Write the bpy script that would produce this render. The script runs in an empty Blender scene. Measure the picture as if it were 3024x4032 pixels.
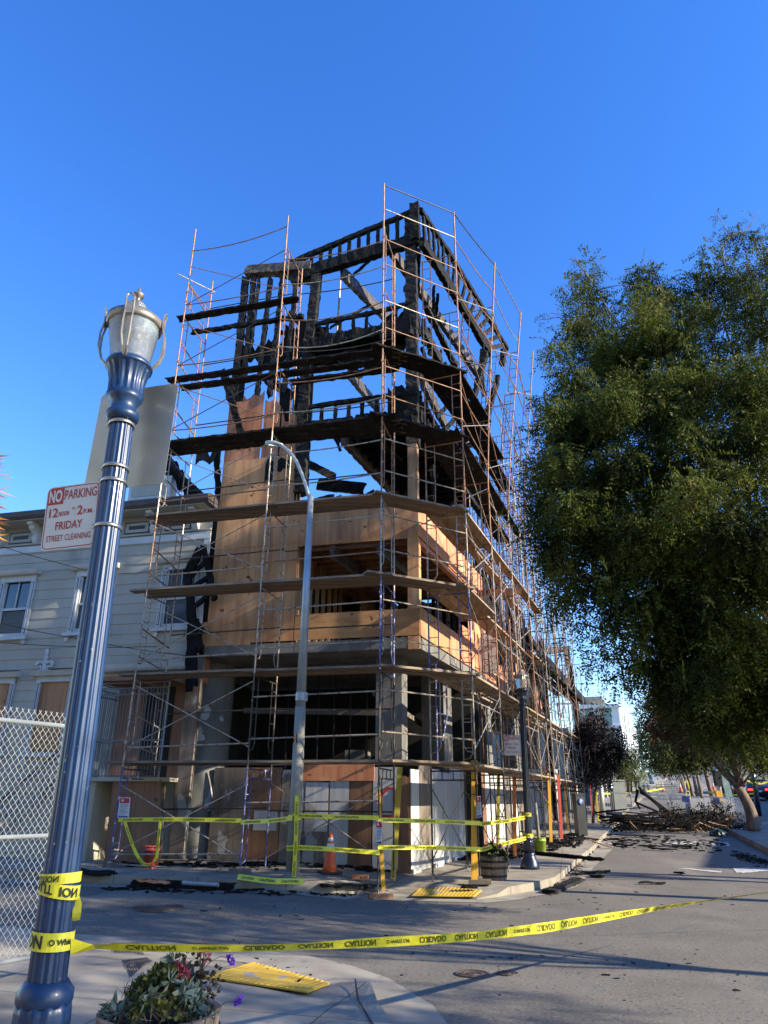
import bpy, math, random
import numpy as np
from mathutils import Vector, Matrix, noise
R_ = math.radians
SC = bpy.context.scene
# ------------------------------------------------------------------ camera, sky, sun, exposure
FPX = 2800.0
PITCH, ROLL = R_(22.0), R_(0.4)
CAM = Vector((0, 0, 1.6))
Fw = Vector((0, math.cos(PITCH), math.sin(PITCH))); Uw = Vector((0, -math.sin(PITCH), math.cos(PITCH))); Xw = Vector((1, 0, 0))
Xc = Xw*math.cos(ROLL) + Uw*math.sin(ROLL); Uc = -Xw*math.sin(ROLL) + Uw*math.cos(ROLL)
cd = bpy.data.cameras.new('camera'); cam = bpy.data.objects.new('camera', cd); SC.collection.objects.link(cam)
cam.matrix_world = Matrix(((Xc.x, Uc.x, -Fw.x, CAM.x), (Xc.y, Uc.y, -Fw.y, CAM.y), (Xc.z, Uc.z, -Fw.z, CAM.z), (0, 0, 0, 1)))
cd.sensor_fit = 'VERTICAL'; cd.sensor_height = 36; cd.lens = FPX/4032*36; cd.clip_end = 3000; cd.clip_start = .05
SC.camera = cam
SC.render.resolution_x = 768; SC.render.resolution_y = 1024
SUN_EL = R_(25); SUN_DIR = Vector((.94, -.34, 0)).normalized()*math.cos(SUN_EL) + Vector((0, 0, math.sin(SUN_EL)))
w = bpy.data.worlds.new('World'); SC.world = w; w.use_nodes = True
nt = w.node_tree; sky = nt.nodes.new('ShaderNodeTexSky'); sky.sky_type = 'NISHITA'; sky.sun_disc = False
sky.sun_elevation = SUN_EL; sky.sun_rotation = math.atan2(SUN_DIR.x, SUN_DIR.y); sky.air_density = 1.1; sky.dust_density = 0.1; sky.ozone_density = 3.0
sky.altitude = 200
hs = nt.nodes.new('ShaderNodeHueSaturation'); hs.inputs['Saturation'].default_value = 1.3; hs.inputs['Hue'].default_value = .5165; hs.inputs['Value'].default_value = 1.3
bgn = nt.nodes['Background']; nt.links.new(sky.outputs[0], hs.inputs['Color']); nt.links.new(hs.outputs[0], bgn.inputs[0]); bgn.inputs[1].default_value = .135
sd = bpy.data.lights.new('sun', 'SUN'); sun = bpy.data.objects.new('sun', sd); SC.collection.objects.link(sun)
sd.energy = 5.0; sd.angle = R_(.5); sd.color = (1, .88, .69)
sun.rotation_euler = (-SUN_DIR).to_track_quat('-Z', 'Y').to_euler(); sun.location = (30, -10, 30)
SC.view_settings.view_transform = 'Standard'; SC.view_settings.look = 'None'; SC.view_settings.gamma = 1; SC.view_settings.exposure = 1.15
SC.cycles.max_bounces = 6; SC.cycles.transparent_max_bounces = 8; SC.cycles.caustics_reflective = False; SC.cycles.caustics_refractive = False

# ------------------------------------------------------------------ measuring helpers (pixels of the 3024 x 4032 photograph -> rays -> real planes)
def ray(u, v): return Fw + Xc*((u-1512)/FPX) - Uc*((v-2016)/FPX)
P0 = Vector((.61, 16.28, 0)); Pu = Vector((.80, 15.46, 0))
Sd = Vector((math.sin(R_(21.5)), math.cos(R_(21.5)), 0)); Wd = Vector((-math.sin(R_(76)), math.cos(R_(76)), 0))
nR = Vector((math.cos(R_(21.5)), -math.sin(R_(21.5)), 0)); nL = Vector((-math.sin(R_(14)), -math.cos(R_(14)), 0))
def sp(t): return t if t > 15 else math.log1p(math.exp(2*t))/2
def H(x, y):
    dx, dy = x-P0.x, y-P0.y
    w_ = -(dx*nR.x+dy*nR.y); a = min(1, max(0, (w_+.4)/1.7)); b = min(1, max(0, (y-9)/4))
    return .014*min(sp(w_), 12) + .037*sp(-(dx*nL.x+dy*nL.y)-2) + .14*a*a*(3-2*a)*b*b*(3-2*b)
def G(u, v, off=0):                                   # pixel -> point on the ground
    d = ray(u, v); t = 1.0; p = CAM
    while t < 700:
        t *= 1.01; p = CAM+d*t
        if p.z < H(p.x, p.y)+off:
            a, b = t/1.01, t
            for i in range(25):
                m = (a+b)/2; p = CAM+d*m
                if p.z < H(p.x, p.y)+off: b = m
                else: a = m
            return p
    return CAM+d*700
def PP(u, v, o, dr):                                  # pixel -> point on the vertical plane through o along dr
    n = Vector((dr.y, -dr.x, 0)); d = ray(u, v); oo = Vector((o[0], o[1], 0))
    return CAM + d*((oo-CAM).dot(n)/d.dot(n))
def AT(u, v, y): d = ray(u, v); return CAM + d*(y/d.y)
def pl(u, v, o=0): return PP(u, v, Pu+nL*o, Wd)
def pr(u, v, o=0): return PP(u, v, Pu+nR*o, Sd)
def L(w_, z, o=0): q = Pu+Wd*w_+nL*o; return Vector((q.x, q.y, z))
def Rr(s, z, o=0): q = Pu+Sd*s+nR*o; return Vector((q.x, q.y, z))
def L0(w_, z, o=0): q = P0+Wd*w_+nL*o; return Vector((q.x, q.y, z))
def R0(s, z, o=0): q = P0+Sd*s+nR*o; return Vector((q.x, q.y, z))
def ST(ro, s, h=0):                                   # point in the side street: ro metres right of the building line, s metres along
    q = P0+nR*ro+Sd*s; return Vector((q.x, q.y, H(q.x, q.y)+h))

# ------------------------------------------------------------------ mesh helpers
BASE = {}
class MB:
    def __init__(s): s.v = []; s.f = []
    def add(s, vs, fs):
        n = len(s.v); s.v += [Vector(a) for a in vs]; s.f += [tuple(i+n for i in f) for f in fs]; return s
    def hexa(s, c): return s.add(c, [(0, 3, 2, 1), (4, 5, 6, 7), (0, 1, 5, 4), (1, 2, 6, 5), (2, 3, 7, 6), (3, 0, 4, 7)])
    def box(s, o, ax, ay, az):                        # o corner, three edge vectors
        o = Vector(o); ax = Vector(ax); ay = Vector(ay); az = Vector(az)
        return s.hexa([o, o+ax, o+ax+ay, o+ay, o+az, o+ax+az, o+ax+ay+az, o+ay+az])
    def cbox(s, c, sx, sy, sz, rz=0):
        ax = Vector((math.cos(rz), math.sin(rz), 0))*sx; ay = Vector((-math.sin(rz), math.cos(rz), 0))*sy
        return s.box(Vector(c)-ax/2-ay/2, ax, ay, (0, 0, sz))
    def beam(s, a, b, w_, h, up=(0, 0, 1)):
        a = Vector(a); b = Vector(b); d = (b-a); up = Vector(up); sd_ = d.cross(up)
        if sd_.length < 1e-6: sd_ = Vector((1, 0, 0))
        sd_.normalize(); u2 = sd_.cross(d).normalized()
        return s.box(a-sd_*w_/2-u2*h/2, sd_*w_, u2*h, d) if False else s.hexa([a-sd_*w_/2-u2*h/2, a+sd_*w_/2-u2*h/2, a+sd_*w_/2+u2*h/2, a-sd_*w_/2+u2*h/2, b-sd_*w_/2-u2*h/2, b+sd_*w_/2-u2*h/2, b+sd_*w_/2+u2*h/2, b-sd_*w_/2+u2*h/2])
    def char(s, a, b, w_, h, up=(0, 0, 1), amp=.012, rag=.05, seed=0, taper=0):   # charred timber: many rings, eaten edges
        a = Vector(a); b = Vector(b); d = (b-a); ln = d.length
        if ln < .02: return s
        up = Vector(up); sd_ = d.cross(up)
        if sd_.length < 1e-4*ln: sd_ = d.cross(Vector((.3, 1, 0)))
        sd_.normalize(); u2 = sd_.cross(d).normalized(); n = max(2, int(ln/.085)); vs = []; fs = []
        cr = [(-1, -1), (0, -1), (1, -1), (1, 0), (1, 1), (0, 1), (-1, 1), (-1, 0)]
        for i in range(n+1):
            t = i/n; c = a+d*t; k = 1-taper*t
            for j, (x, y) in enumerate(cr):
                p = c+sd_*x*w_/2*k+u2*y*h/2*k
                q = noise.noise_vector(p*7+Vector((seed*3.1, 0, 0)))*amp*1.6 + noise.noise_vector(p*23)*amp
                if i in (0, n): q += d.normalized()*random.uniform(-rag, rag)
                vs.append(p+q)
        for i in range(n):
            for j in range(8):
                k = (j+1) % 8; fs.append((i*8+j, i*8+k, i*8+8+k, i*8+8+j))
        fs.append(tuple(range(7, -1, -1))); fs.append(tuple(n*8+j for j in range(8)))
        return s.add(vs, fs)
    def tube(s, pts, r, n=6, r2=None):
        pts = [Vector(p) for p in pts]; m = len(pts); vs = []; fs = []; ref = None
        for i, p in enumerate(pts):
            t = (pts[min(i+1, m-1)]-pts[max(i-1, 0)])
            if t.length < 1e-9: t = Vector((0, 0, 1))
            t.normalize()
            if ref is None: ref = t.orthogonal().normalized()
            ref = (ref-t*ref.dot(t))
            if ref.length < 1e-6: ref = t.orthogonal()
            ref.normalize(); b = t.cross(ref); rr = r if r2 is None else (r[i] if isinstance(r, (list, tuple)) else r+(r2-r)*i/(m-1))
            for j in range(n):
                an = 2*math.pi*j/n; vs.append(p+(ref*math.cos(an)+b*math.sin(an))*rr)
        for i in range(m-1):
            for j in range(n):
                k = (j+1) % n; fs.append((i*n+j, i*n+k, i*n+n+k, i*n+n+j))
        fs.append(tuple(range(n-1, -1, -1))); fs.append(tuple((m-1)*n+j for j in range(n)))
        return s.add(vs, fs)
    def lathe(s, prof, c=(0, 0, 0), n=24, fl=0, flz=None, lean=(0, 0), cap=True):
        c = Vector(c); vs = []; fs = []; N = n
        for (r, z) in prof:
            for j in range(N):
                an = 2*math.pi*j/N; rr = r
                if fl and flz and flz[0] <= z <= flz[1]: rr = r*(1-.055*(1 if (j % 4 in (2, 3)) else 0)) if fl == 1 else r*(1-.05*abs(math.cos(an*fl/2)))
                vs.append(c+Vector((math.cos(an)*rr+lean[0]*z, math.sin(an)*rr+lean[1]*z, z)))
        for i in range(len(prof)-1):
            for j in range(N):
                k = (j+1) % N; fs.append((i*N+j, i*N+k, i*N+N+k, i*N+N+j))
        if cap: fs.append(tuple(range(N-1, -1, -1))); fs.append(tuple((len(prof)-1)*N+j for j in range(N)))
        return s.add(vs, fs)
    def prism(s, pts, vec):
        pts = [Vector(p) for p in pts]; n = len(pts); vec = Vector(vec)
        return s.add(pts+[p+vec for p in pts], [tuple(range(n)), tuple(range(2*n-1, n-1, -1))]+[(i, i+n, (i+1) % n+n, (i+1) % n) for i in range(n)])
    def quad(s, a, b, c, d): return s.add([a, b, c, d], [(0, 1, 2, 3)])
    def build(s, name, m, parent=None, smooth=False, origin=None):
        if parent is not None: o = BASE[parent.name]
        elif origin is not None: o = Vector(origin)
        elif s.v:
            o = Vector((sum(p.x for p in s.v)/len(s.v), sum(p.y for p in s.v)/len(s.v), min(p.z for p in s.v)))
        me = bpy.data.meshes.new(name); me.from_pydata([tuple(p-o) for p in s.v], [], s.f); me.update()
        if m: me.materials.append(m)
        if smooth: me.polygons.foreach_set('use_smooth', [True]*len(me.polygons))
        ob = bpy.data.objects.new(name, me); SC.collection.objects.link(ob)
        if parent is not None: ob.parent = parent
        else: ob.location = o
        BASE[ob.name] = o
        return ob
def tag(o, label=None, cat=None, group=None, kind=None):
    if label: o['label'] = label
    if cat: o['category'] = cat
    if group: o['group'] = group
    if kind: o['kind'] = kind
    return o
def empty(name, loc, label=None, cat=None, group=None, kind=None):
    o = bpy.data.objects.new(name, None); SC.collection.objects.link(o); o.location = loc; o.empty_display_size = .2
    BASE[o.name] = Vector(loc); return tag(o, label, cat, group, kind)
def copy_tree(o, parent=None, kids=None):
    c = o.copy(); SC.collection.objects.link(c)
    if parent is not None: c.parent = parent
    BASE[c.name] = BASE[o.name]
    for ch in KIDS.get(o.name, []): copy_tree(ch, c)
    return c
KIDS = {}
def index_kids():
    KIDS.clear()
    for o in bpy.data.objects:
        if o.parent: KIDS.setdefault(o.parent.name, []).append(o)

# ------------------------------------------------------------------ materials
KA = .82
def mat(name, c1, c2=None, scale=6, rough=.7, metal=0, bump=.2, st=(1, 1, 1), rz=0, lo=.35, hi=.65, detail=6, spots=None, dist=.01, rnd=0, coat=0, sss=0, trans=0, spec=None):
    m = bpy.data.materials.new(name); m.use_nodes = True; n = m.node_tree.nodes; l = m.node_tree.links; b = n['Principled BSDF']
    b.inputs['Roughness'].default_value = rough; b.inputs['Metallic'].default_value = metal
    if spec is not None: b.inputs['Specular IOR Level'].default_value = spec
    if coat: b.inputs['Coat Weight'].default_value = coat; b.inputs['Coat Roughness'].default_value = .12
    if trans: b.inputs['Transmission Weight'].default_value = trans
    c2 = c2 or c1; c1 = tuple(x*KA for x in c1); c2 = tuple(x*KA for x in c2); spots = [(tuple(x*KA for x in q[0]),)+tuple(q[1:]) for q in spots] if spots else None
    tc = n.new('ShaderNodeTexCoord'); mp = n.new('ShaderNodeMapping'); mp.inputs['Scale'].default_value = st; mp.inputs['Rotation'].default_value = (0, 0, rz)
    l.new(tc.outputs['Object'], mp.inputs['Vector']); nz = n.new('ShaderNodeTexNoise'); nz.inputs['Scale'].default_value = scale; nz.inputs['Detail'].default_value = detail
    nz.inputs['Distortion'].default_value = .3; vec = mp.outputs[0]
    l.new(vec, nz.inputs['Vector']); cr = n.new('ShaderNodeValToRGB'); cr.color_ramp.elements[0].position = lo; cr.color_ramp.elements[1].position = hi
    cr.color_ramp.elements[0].color = (*c1, 1); cr.color_ramp.elements[1].color = (*c2, 1); l.new(nz.outputs[0], cr.inputs[0]); col = cr.outputs[0]
    if spots:                                          # (colour, scale, threshold, softness)
        for (sc_, ss, th, so, sst) in spots:
            mp2 = n.new('ShaderNodeMapping'); mp2.inputs['Scale'].default_value = sst; mp2.inputs['Rotation'].default_value = (0, 0, rz); mp2.inputs['Location'].default_value = (3.7, 1.1, 5.3); l.new(tc.outputs['Object'], mp2.inputs[0])
            n2 = n.new('ShaderNodeTexNoise'); n2.inputs['Scale'].default_value = ss; n2.inputs['Detail'].default_value = 5; l.new(mp2.outputs[0], n2.inputs['Vector'])
            r2 = n.new('ShaderNodeValToRGB'); r2.color_ramp.elements[0].position = th; r2.color_ramp.elements[1].position = th+so
            l.new(n2.outputs[0], r2.inputs[0]); mx = n.new('ShaderNodeMix'); mx.data_type = 'RGBA'; l.new(r2.outputs[0], mx.inputs[0]); l.new(col, mx.inputs[6]); mx.inputs[7].default_value = (*sc_, 1); col = mx.outputs[2]
    if rnd:
        oi = n.new('ShaderNodeObjectInfo'); mr = n.new('ShaderNodeMapRange'); mr.inputs[3].default_value = 1-rnd; mr.inputs[4].default_value = 1+rnd; l.new(oi.outputs['Random'], mr.inputs[0])
        hv = n.new('ShaderNodeHueSaturation'); l.new(mr.outputs[0], hv.inputs['Value']); l.new(col, hv.inputs['Color']); col = hv.outputs[0]
    l.new(col, b.inputs['Base Color'])
    if bump:
        bp = n.new('ShaderNodeBump'); bp.inputs['Strength'].default_value = bump; bp.inputs['Distance'].default_value = dist
        n3 = n.new('ShaderNodeTexNoise'); n3.inputs['Scale'].default_value = scale*4; n3.inputs['Detail'].default_value = 5; l.new(vec, n3.inputs['Vector']); l.new(n3.outputs[0], bp.inputs['Height']); l.new(bp.outputs[0], b.inputs['Normal'])
    return m
def leafmat(name, c1, c2, c3=None, trans=.35, rough=.45):
    m = bpy.data.materials.new(name); m.use_nodes = True; n = m.node_tree.nodes; l = m.node_tree.links; n.remove(n['Principled BSDF'])
    tc = n.new('ShaderNodeTexCoord'); nz = n.new('ShaderNodeTexNoise'); nz.inputs['Scale'].default_value = 1.3; nz.inputs['Detail'].default_value = 8; l.new(tc.outputs['Object'], nz.inputs['Vector'])
    cr = n.new('ShaderNodeValToRGB'); cr.color_ramp.elements[0].position = .36; cr.color_ramp.elements[1].position = .62; cr.color_ramp.elements[0].color = (*c1, 1); cr.color_ramp.elements[1].color = (*c2, 1)
    if c3: e = cr.color_ramp.elements.new(.70); e.color = (*c3, 1)
    l.new(nz.outputs[0], cr.inputs[0])
    df = n.new('ShaderNodeBsdfPrincipled'); df.inputs['Roughness'].default_value = rough; df.inputs['Specular IOR Level'].default_value = .22; l.new(cr.outputs[0], df.inputs['Base Color'])
    tr = n.new('ShaderNodeBsdfTranslucent'); l.new(cr.outputs[0], tr.inputs['Color']); mx = n.new('ShaderNodeMixShader'); mx.inputs[0].default_value = trans
    l.new(df.outputs[0], mx.inputs[1]); l.new(tr.outputs[0], mx.inputs[2]); l.new(mx.outputs[0], n['Material Output'].inputs[0]); return m
A0 = (1, 1, 1); AZ = (5, 5, .35); LH = R_(-14)
M = {}
M['asphalt'] = mat('asphalt', (.125, .110, .086), (.205, .180, .142), 1.1, .9, bump=.5, dist=.006, lo=.3, hi=.7, detail=12, spots=[((.12, .115, .11), 90, .55, .1, A0), ((.30, .29, .265), 140, .6, .08, A0), ((.15, .135, .11), .5, .56, .10, A0), ((.25, .22, .175), .8, .60, .12, (1, .35, 1)), ((.27, .24, .19), 34, .60, .05, A0), ((.06, .055, .048), 26, .60, .05, A0), ((.10, .092, .08), 1.7, .66, .08, A0), ((.075, .07, .062), 7, .72, .05, A0)])
M['asphalt2'] = mat('asphalt_patch', (.10, .10, .10), (.15, .15, .145), 1.3, .9, bump=.5, dist=.006, spots=[((.2, .2, .19), 120, .6, .1, A0)])
def concrete_walk(name, a, b, ang, step):
    m = mat(name, a, b, 1.7, .88, bump=.25, dist=.004, detail=10, spots=[((.16, .155, .145), 2.2, .6, .12, A0), ((.12, .115, .11), 60, .66, .04, A0)])
    n = m.node_tree.nodes; l = m.node_tree.links; bs = n['Principled BSDF']; src = bs.inputs['Base Color'].links[0].from_socket
    tc = n.new('ShaderNodeTexCoord'); mp = n.new('ShaderNodeMapping'); mp.inputs['Rotation'].default_value = (0, 0, ang); mp.inputs['Location'].default_value = (.4, .2, 0); l.new(tc.outputs['Object'], mp.inputs[0])
    br = n.new('ShaderNodeTexBrick'); br.offset = 0; br.inputs['Scale'].default_value = 1; br.inputs['Brick Width'].default_value = step; br.inputs['Row Height'].default_value = step; br.inputs['Mortar Size'].default_value = .009; br.inputs['Mortar Smooth'].default_value = .3
    br.inputs['Color1'].default_value = (1, 1, 1, 1); br.inputs['Color2'].default_value = (.88, .88, .88, 1); br.inputs['Mortar'].default_value = (.35, .34, .33, 1); l.new(mp.outputs[0], br.inputs['Vector'])
    mx = n.new('ShaderNodeMix'); mx.data_type = 'RGBA'; mx.blend_type = 'MULTIPLY'; mx.inputs[0].default_value = 1; l.new(src, mx.inputs[6]); l.new(br.outputs[0], mx.inputs[7]); l.new(mx.outputs[2], bs.inputs['Base Color']); return m
M['walk'] = concrete_walk('sidewalk_concrete', (.27, .235, .18), (.40, .355, .28), R_(14), 1.5)
M['gutter'] = mat('gutter_concrete', (.27, .24, .19), (.38, .345, .275), 1.9, .88, bump=.25, dist=.004, detail=10, spots=[((.14, .135, .13), 2.7, .6, .12, A0)])
M['concrete'] = mat('raw_concrete', (.13, .125, .115), (.24, .23, .205), 2.2, .85, bump=.25, dist=.004, st=(1, 1, .3), detail=9, spots=[((.15, .15, .15), 3.5, .6, .1, (1, 1, .25)), ((.5, .5, .48), 9, .66, .06, (1, 1, .3))])
M['concrete_paint'] = mat('half_painted_concrete', (.15, .15, .14), (.24, .24, .225), 2.4, .8, bump=.2, st=(1, 1, .3), spots=[((.50, .53, .58), 1.3, .60, .015, (1, 1, .8))])
KN = ((.13, .04, .02), 6.5, .665, .025, A0)
M['ply'] = mat('plywood', (.47, .215, .085), (.68, .36, .155), 1.6, .72, bump=.12, dist=.003, st=AZ, detail=10, lo=.32, hi=.68, rnd=.22, spots=[KN, ((.30, .13, .07), 1.9, .58, .14, (1, 1, .3)), ((.10, .055, .035), .9, .66, .14, (1, 1, .5))])
M['plyh'] = mat('plywood_sideways', (.44, .21, .08), (.62, .33, .13), 1.5, .72, bump=.12, dist=.003, st=(.4, 5, 6), rz=R_(14), detail=10, rnd=.1, spots=[KN])
M['plyr'] = mat('red_sheathing', (.60, .20, .09), (.74, .32, .15), 2, .7, bump=.12, dist=.003, st=AZ, detail=8, rnd=.12, spots=[KN, ((.78, .45, .24), 1.4, .55, .1, A0)])
M['plyburn'] = mat('scorched_plywood', (.40, .14, .07), (.62, .28, .14), 1.5, .75, bump=.3, st=AZ, detail=10, spots=[((.018, .016, .015), 1.6, .60, .07, (1, 1, .7))])
M['plyold'] = mat('old_plywood_hoarding', (.13, .105, .085), (.22, .18, .145), 1.8, .8, bump=.2, st=AZ, rnd=.3, detail=9, spots=[((.36, .35, .34), 2.1, .6, .02, (1, 1, .5))])
M['plybrown'] = mat('brown_plywood_hoarding', (.20, .095, .05), (.30, .155, .085), 1.8, .75, bump=.2, st=AZ, rnd=.15, detail=9, spots=[KN, ((.42, .38, .35), 2.6, .68, .02, (1, 1, .4))])
M['plywhite'] = mat('whitewashed_plywood', (.46, .46, .45), (.60, .60, .59), 1.6, .75, bump=.2, st=AZ, rnd=.1, detail=9, spots=[((.33, .31, .28), 1.7, .63, .05, (1, 1, .35))])
M['char'] = mat('charred_timber', (.004, .004, .004), (.013, .0125, .012), 5, .8, spec=.2, bump=1.0, dist=.02, st=(1, 1, 1), detail=10, lo=.35, hi=.75, spots=[((.07, .066, .062), 16, .70, .08, A0)])
M['chargrey'] = mat('ash_grey_char', (.006, .0055, .005), (.034, .031, .028), 9, .75, spec=.25, bump=1.0, dist=.02, detail=12, lo=.4, hi=.66, spots=[((.20, .19, .17), 22, .66, .06, A0)])
M['glulam'] = mat('scorched_glulam', (.03, .026, .024), (.12, .09, .07), 4, .7, bump=.7, dist=.01, detail=9, spots=[((.25, .21, .17), 12, .66, .05, A0)])
M['joist'] = mat('raw_joist_timber', (.20, .09, .04), (.36, .18, .085), 3, .7, bump=.2, st=A0, rnd=.2, spots=[((.03, .025, .02), 2.2, .6, .1, A0)])
M['stud'] = mat('raw_stud_timber', (.32, .17, .08), (.48, .28, .15), 3, .7, bump=.2, st=AZ, rnd=.2)
M['plank'] = mat('weathered_plank', (.17, .125, .085), (.32, .245, .17), 1.7, .8, bump=.3, st=(.5, 6, 6), rz=R_(14), rnd=.25, detail=10, spots=[((.13, .10, .08), 3, .62, .1, (1, 4, 1))])
M['plank2'] = mat('weathered_plank_side', (.22, .155, .10), (.40, .30, .20), 1.7, .8, bump=.3, st=(6, .5, 6), rz=R_(-21.5), rnd=.25, detail=10, spots=[((.14, .11, .08), 3, .62, .1, (4, 1, 1))])
M['plankburn'] = mat('burnt_plank', (.008, .007, .007), (.03, .026, .022), 2.5, .85, spec=.2, bump=.8, dist=.01, rnd=.3, detail=10, spots=[((.20, .15, .10), 2.4, .63, .06, (1, 2, 1))])
M['galv'] = mat('galvanised_tube', (.30, .26, .20), (.52, .46, .37), 7, .45, .35, bump=.15, spots=[((.24, .10, .05), 11, .58, .05, A0)])
M['rust'] = mat('rusty_orange_tube', (.24, .11, .055), (.42, .23, .13), 6, .6, .2, bump=.2, spots=[((.33, .26, .21), 14, .62, .08, A0)])
M['blue'] = mat('blue_painted_tube', (.055, .07, .22), (.11, .13, .30), 6, .5, .1, bump=.15, spots=[((.62, .62, .66), 13, .60, .03, A0)])
M['dark'] = mat('dark_tube', (.035, .032, .03), (.10, .085, .07), 7, .55, .3, bump=.2, spots=[((.45, .43, .4), 16, .68, .04, A0)])
M['green'] = mat('green_tube', (.05, .13, .10), (.12, .22, .17), 6, .5, .2, bump=.15, spots=[((.5, .5, .48), 12, .6, .05, A0)])
M['lampblue'] = mat('glossy_blue_enamel', (.006, .030, .095), (.012, .048, .14), 2, .4, 0, bump=.12, coat=.12, spots=[((.05, .10, .24), 2.6, .60, .05, (1, 1, .5)), ((.25, .27, .28), 9, .68, .02, A0), ((.16, .18, .22), 26, .68, .03, A0), ((.008, .015, .04), 5, .64, .08, (1, 1, .4))])
M['lampblue2'] = mat('dark_blue_enamel', (.006, .012, .035), (.010, .02, .05), 2, .35, 0, bump=.04, coat=.4)
M['bronze'] = mat('pewter_trim', (.28, .245, .19), (.40, .35, .28), 20, .38, .6, bump=.1)
M['glass'] = mat('ribbed_lamp_glass', (.60, .64, .52), (.84, .86, .74), 30, .14, 0, bump=.6, st=(.2, .2, 6), dist=.004, trans=.82)
M['wire'] = mat('bright_wire', (.66, .66, .58), (.85, .85, .76), 9, .35, .4, bump=0)
M['alu'] = mat('brushed_aluminium', (.42, .43, .38), (.50, .51, .455), 3, .42, .75, bump=.05, spots=[((.62, .62, .56), 5, .68, .1, A0)])
M['steel'] = mat('stainless_strap', (.55, .54, .47), (.7, .68, .6), 9, .28, .9, bump=.05)
M['signwhite'] = mat('sign_white', (.82, .81, .72), (.88, .87, .78), 3, .5, bump=.03)
M['signred'] = mat('sign_red', (.52, .02, .028), (.58, .03, .035), 3, .45, bump=.03)
M['tape'] = mat('yellow_plastic_tape', (.80, .73, .03), (.90, .84, .08), 4, .35, bump=.25, dist=.01, st=(2, 2, .6))
M['ink'] = mat('black_print', (.02, .02, .015), rough=.6, bump=0)
M['inkt'] = mat('olive_print', (.13, .12, .015), rough=.5, bump=0)
M['siding'] = mat('grey_painted_siding', (.41, .375, .29), (.48, .445, .35), 1.2, .6, bump=.1, st=(1, 1, .5), spots=[((.30, .285, .24), 1.8, .60, .15, (1, 1, .3)), ((.17, .16, .14), .7, .66, .12, (1, 1, .6))])
M['trim'] = mat('pale_trim_paint', (.52, .54, .53), (.62, .64, .62), 3, .55, bump=.1)
M['trimdark'] = mat('navy_trim_line', (.035, .035, .055), rough=.5, bump=.05)
M['cornice'] = mat('dark_brown_cornice', (.055, .045, .045), (.085, .07, .07), 3, .6, bump=.15)
M['soffit'] = mat('cream_soffit', (.38, .36, .30), (.46, .44, .37), 2, .6, bump=.1)
M['pane'] = mat('window_glass', (.02, .03, .045), (.05, .07, .10), 1.2, .06, bump=.02, spec=1.0)
M['blind'] = mat('window_blind', (.05, .06, .06), (.12, .13, .12), 40, .6, bump=.3, st=(.1, .1, 3))
M['iron'] = mat('grey_painted_iron', (.13, .16, .19), (.20, .23, .26), 5, .5, .2, bump=.1)
M['irondark'] = mat('dark_iron', (.03, .03, .035), (.05, .05, .06), 5, .5, .2, bump=.1)
M['orange'] = mat('fluorescent_orange', (.80, .10, .02), (.88, .15, .03), 3, .5, bump=.05)
M['conew'] = mat('reflective_white', (.7, .7, .68), (.85, .85, .82), 5, .4, bump=.05)
M['rubber'] = mat('black_rubber', (.012, .012, .012), (.03, .03, .03), 5, .8, bump=.1)
M['bucketred'] = mat('scuffed_red_bucket', (.42, .05, .04), (.55, .12, .10), 4, .55, bump=.1, spots=[((.5, .45, .42), 5, .58, .05, A0)])
M['bucketgreen'] = mat('lime_bucket', (.30, .42, .04), (.42, .55, .08), 4, .5, bump=.05)
M['yellowpost'] = mat('yellow_painted_timber', (.68, .33, .015), (.85, .45, .03), 3, .6, bump=.15, st=AZ)
M['yellowdull'] = mat('dull_yellow_timber', (.42, .33, .03), (.55, .44, .05), 3, .65, bump=.15, st=AZ)
M['orangepost'] = mat('orange_painted_timber', (.55, .14, .02), (.70, .22, .04), 3, .6, bump=.15, st=AZ)
M['redpost'] = mat('red_painted_timber', (.55, .06, .03), (.65, .10, .05), 3, .6, bump=.15, st=AZ)
M['tactile'] = mat('yellow_tactile_paving', (.62, .38, .04), (.78, .50, .07), 3, .7, bump=.2, spots=[((.36, .35, .33), 3.2, .62, .03, (1, .5, 1))])
M['barrel'] = mat('barrel_staves', (.17, .115, .075), (.36, .26, .18), 2, .8, bump=.3, st=AZ, rnd=.1)
M['hoop'] = mat('barrel_hoop', (.02, .02, .02), (.05, .045, .04), 6, .5, .6, bump=.2)
M['soil'] = mat('potting_soil', (.02, .015, .01), (.05, .035, .025), 20, .95, bump=1)
M['bark'] = mat('tree_bark', (.13, .09, .065), (.27, .19, .14), 5, .85, bump=.7, dist=.02, st=(1, 1, .35), detail=9)
M['paintw'] = mat('worn_road_paint', (.55, .54, .5), (.66, .65, .6), 3, .8, bump=.1, spots=[((.22, .215, .2), 9, .55, .06, A0)])
M['iron2'] = mat('cast_iron_cover', (.07, .05, .045), (.14, .11, .095), 12, .7, .5, bump=.5)
M['polegalv'] = mat('streetlight_galvanised', (.33, .37, .39), (.45, .49, .50), 3, .45, .4, bump=.08)
M['polebeige'] = mat('streetlight_beige_paint', (.27, .255, .20), (.33, .31, .24), 3, .6, bump=.08)
M['black'] = mat('void_black', (.008, .008, .008), (.016, .016, .015), 3, .9, bump=0)
M['interior'] = mat('shade_black_interior', (.010, .010, .0095), (.026, .025, .023), 2.5, .85, bump=.2, st=(1, 1, .4))  # near-black: the dimness of the inside is put into the colour
M['insul'] = mat('torn_white_membrane', (.62, .62, .6), (.78, .78, .76), 4, .7, bump=.3, spots=[((.05, .05, .05), 5, .62, .05, A0)])
M['white'] = mat('white_render', (.74, .74, .72), (.80, .80, .78), 2, .6, bump=.03)
M['tealglass'] = mat('teal_glass', (.10, .24, .24), (.20, .38, .37), .6, .12, bump=.02, spec=.8)
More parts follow.
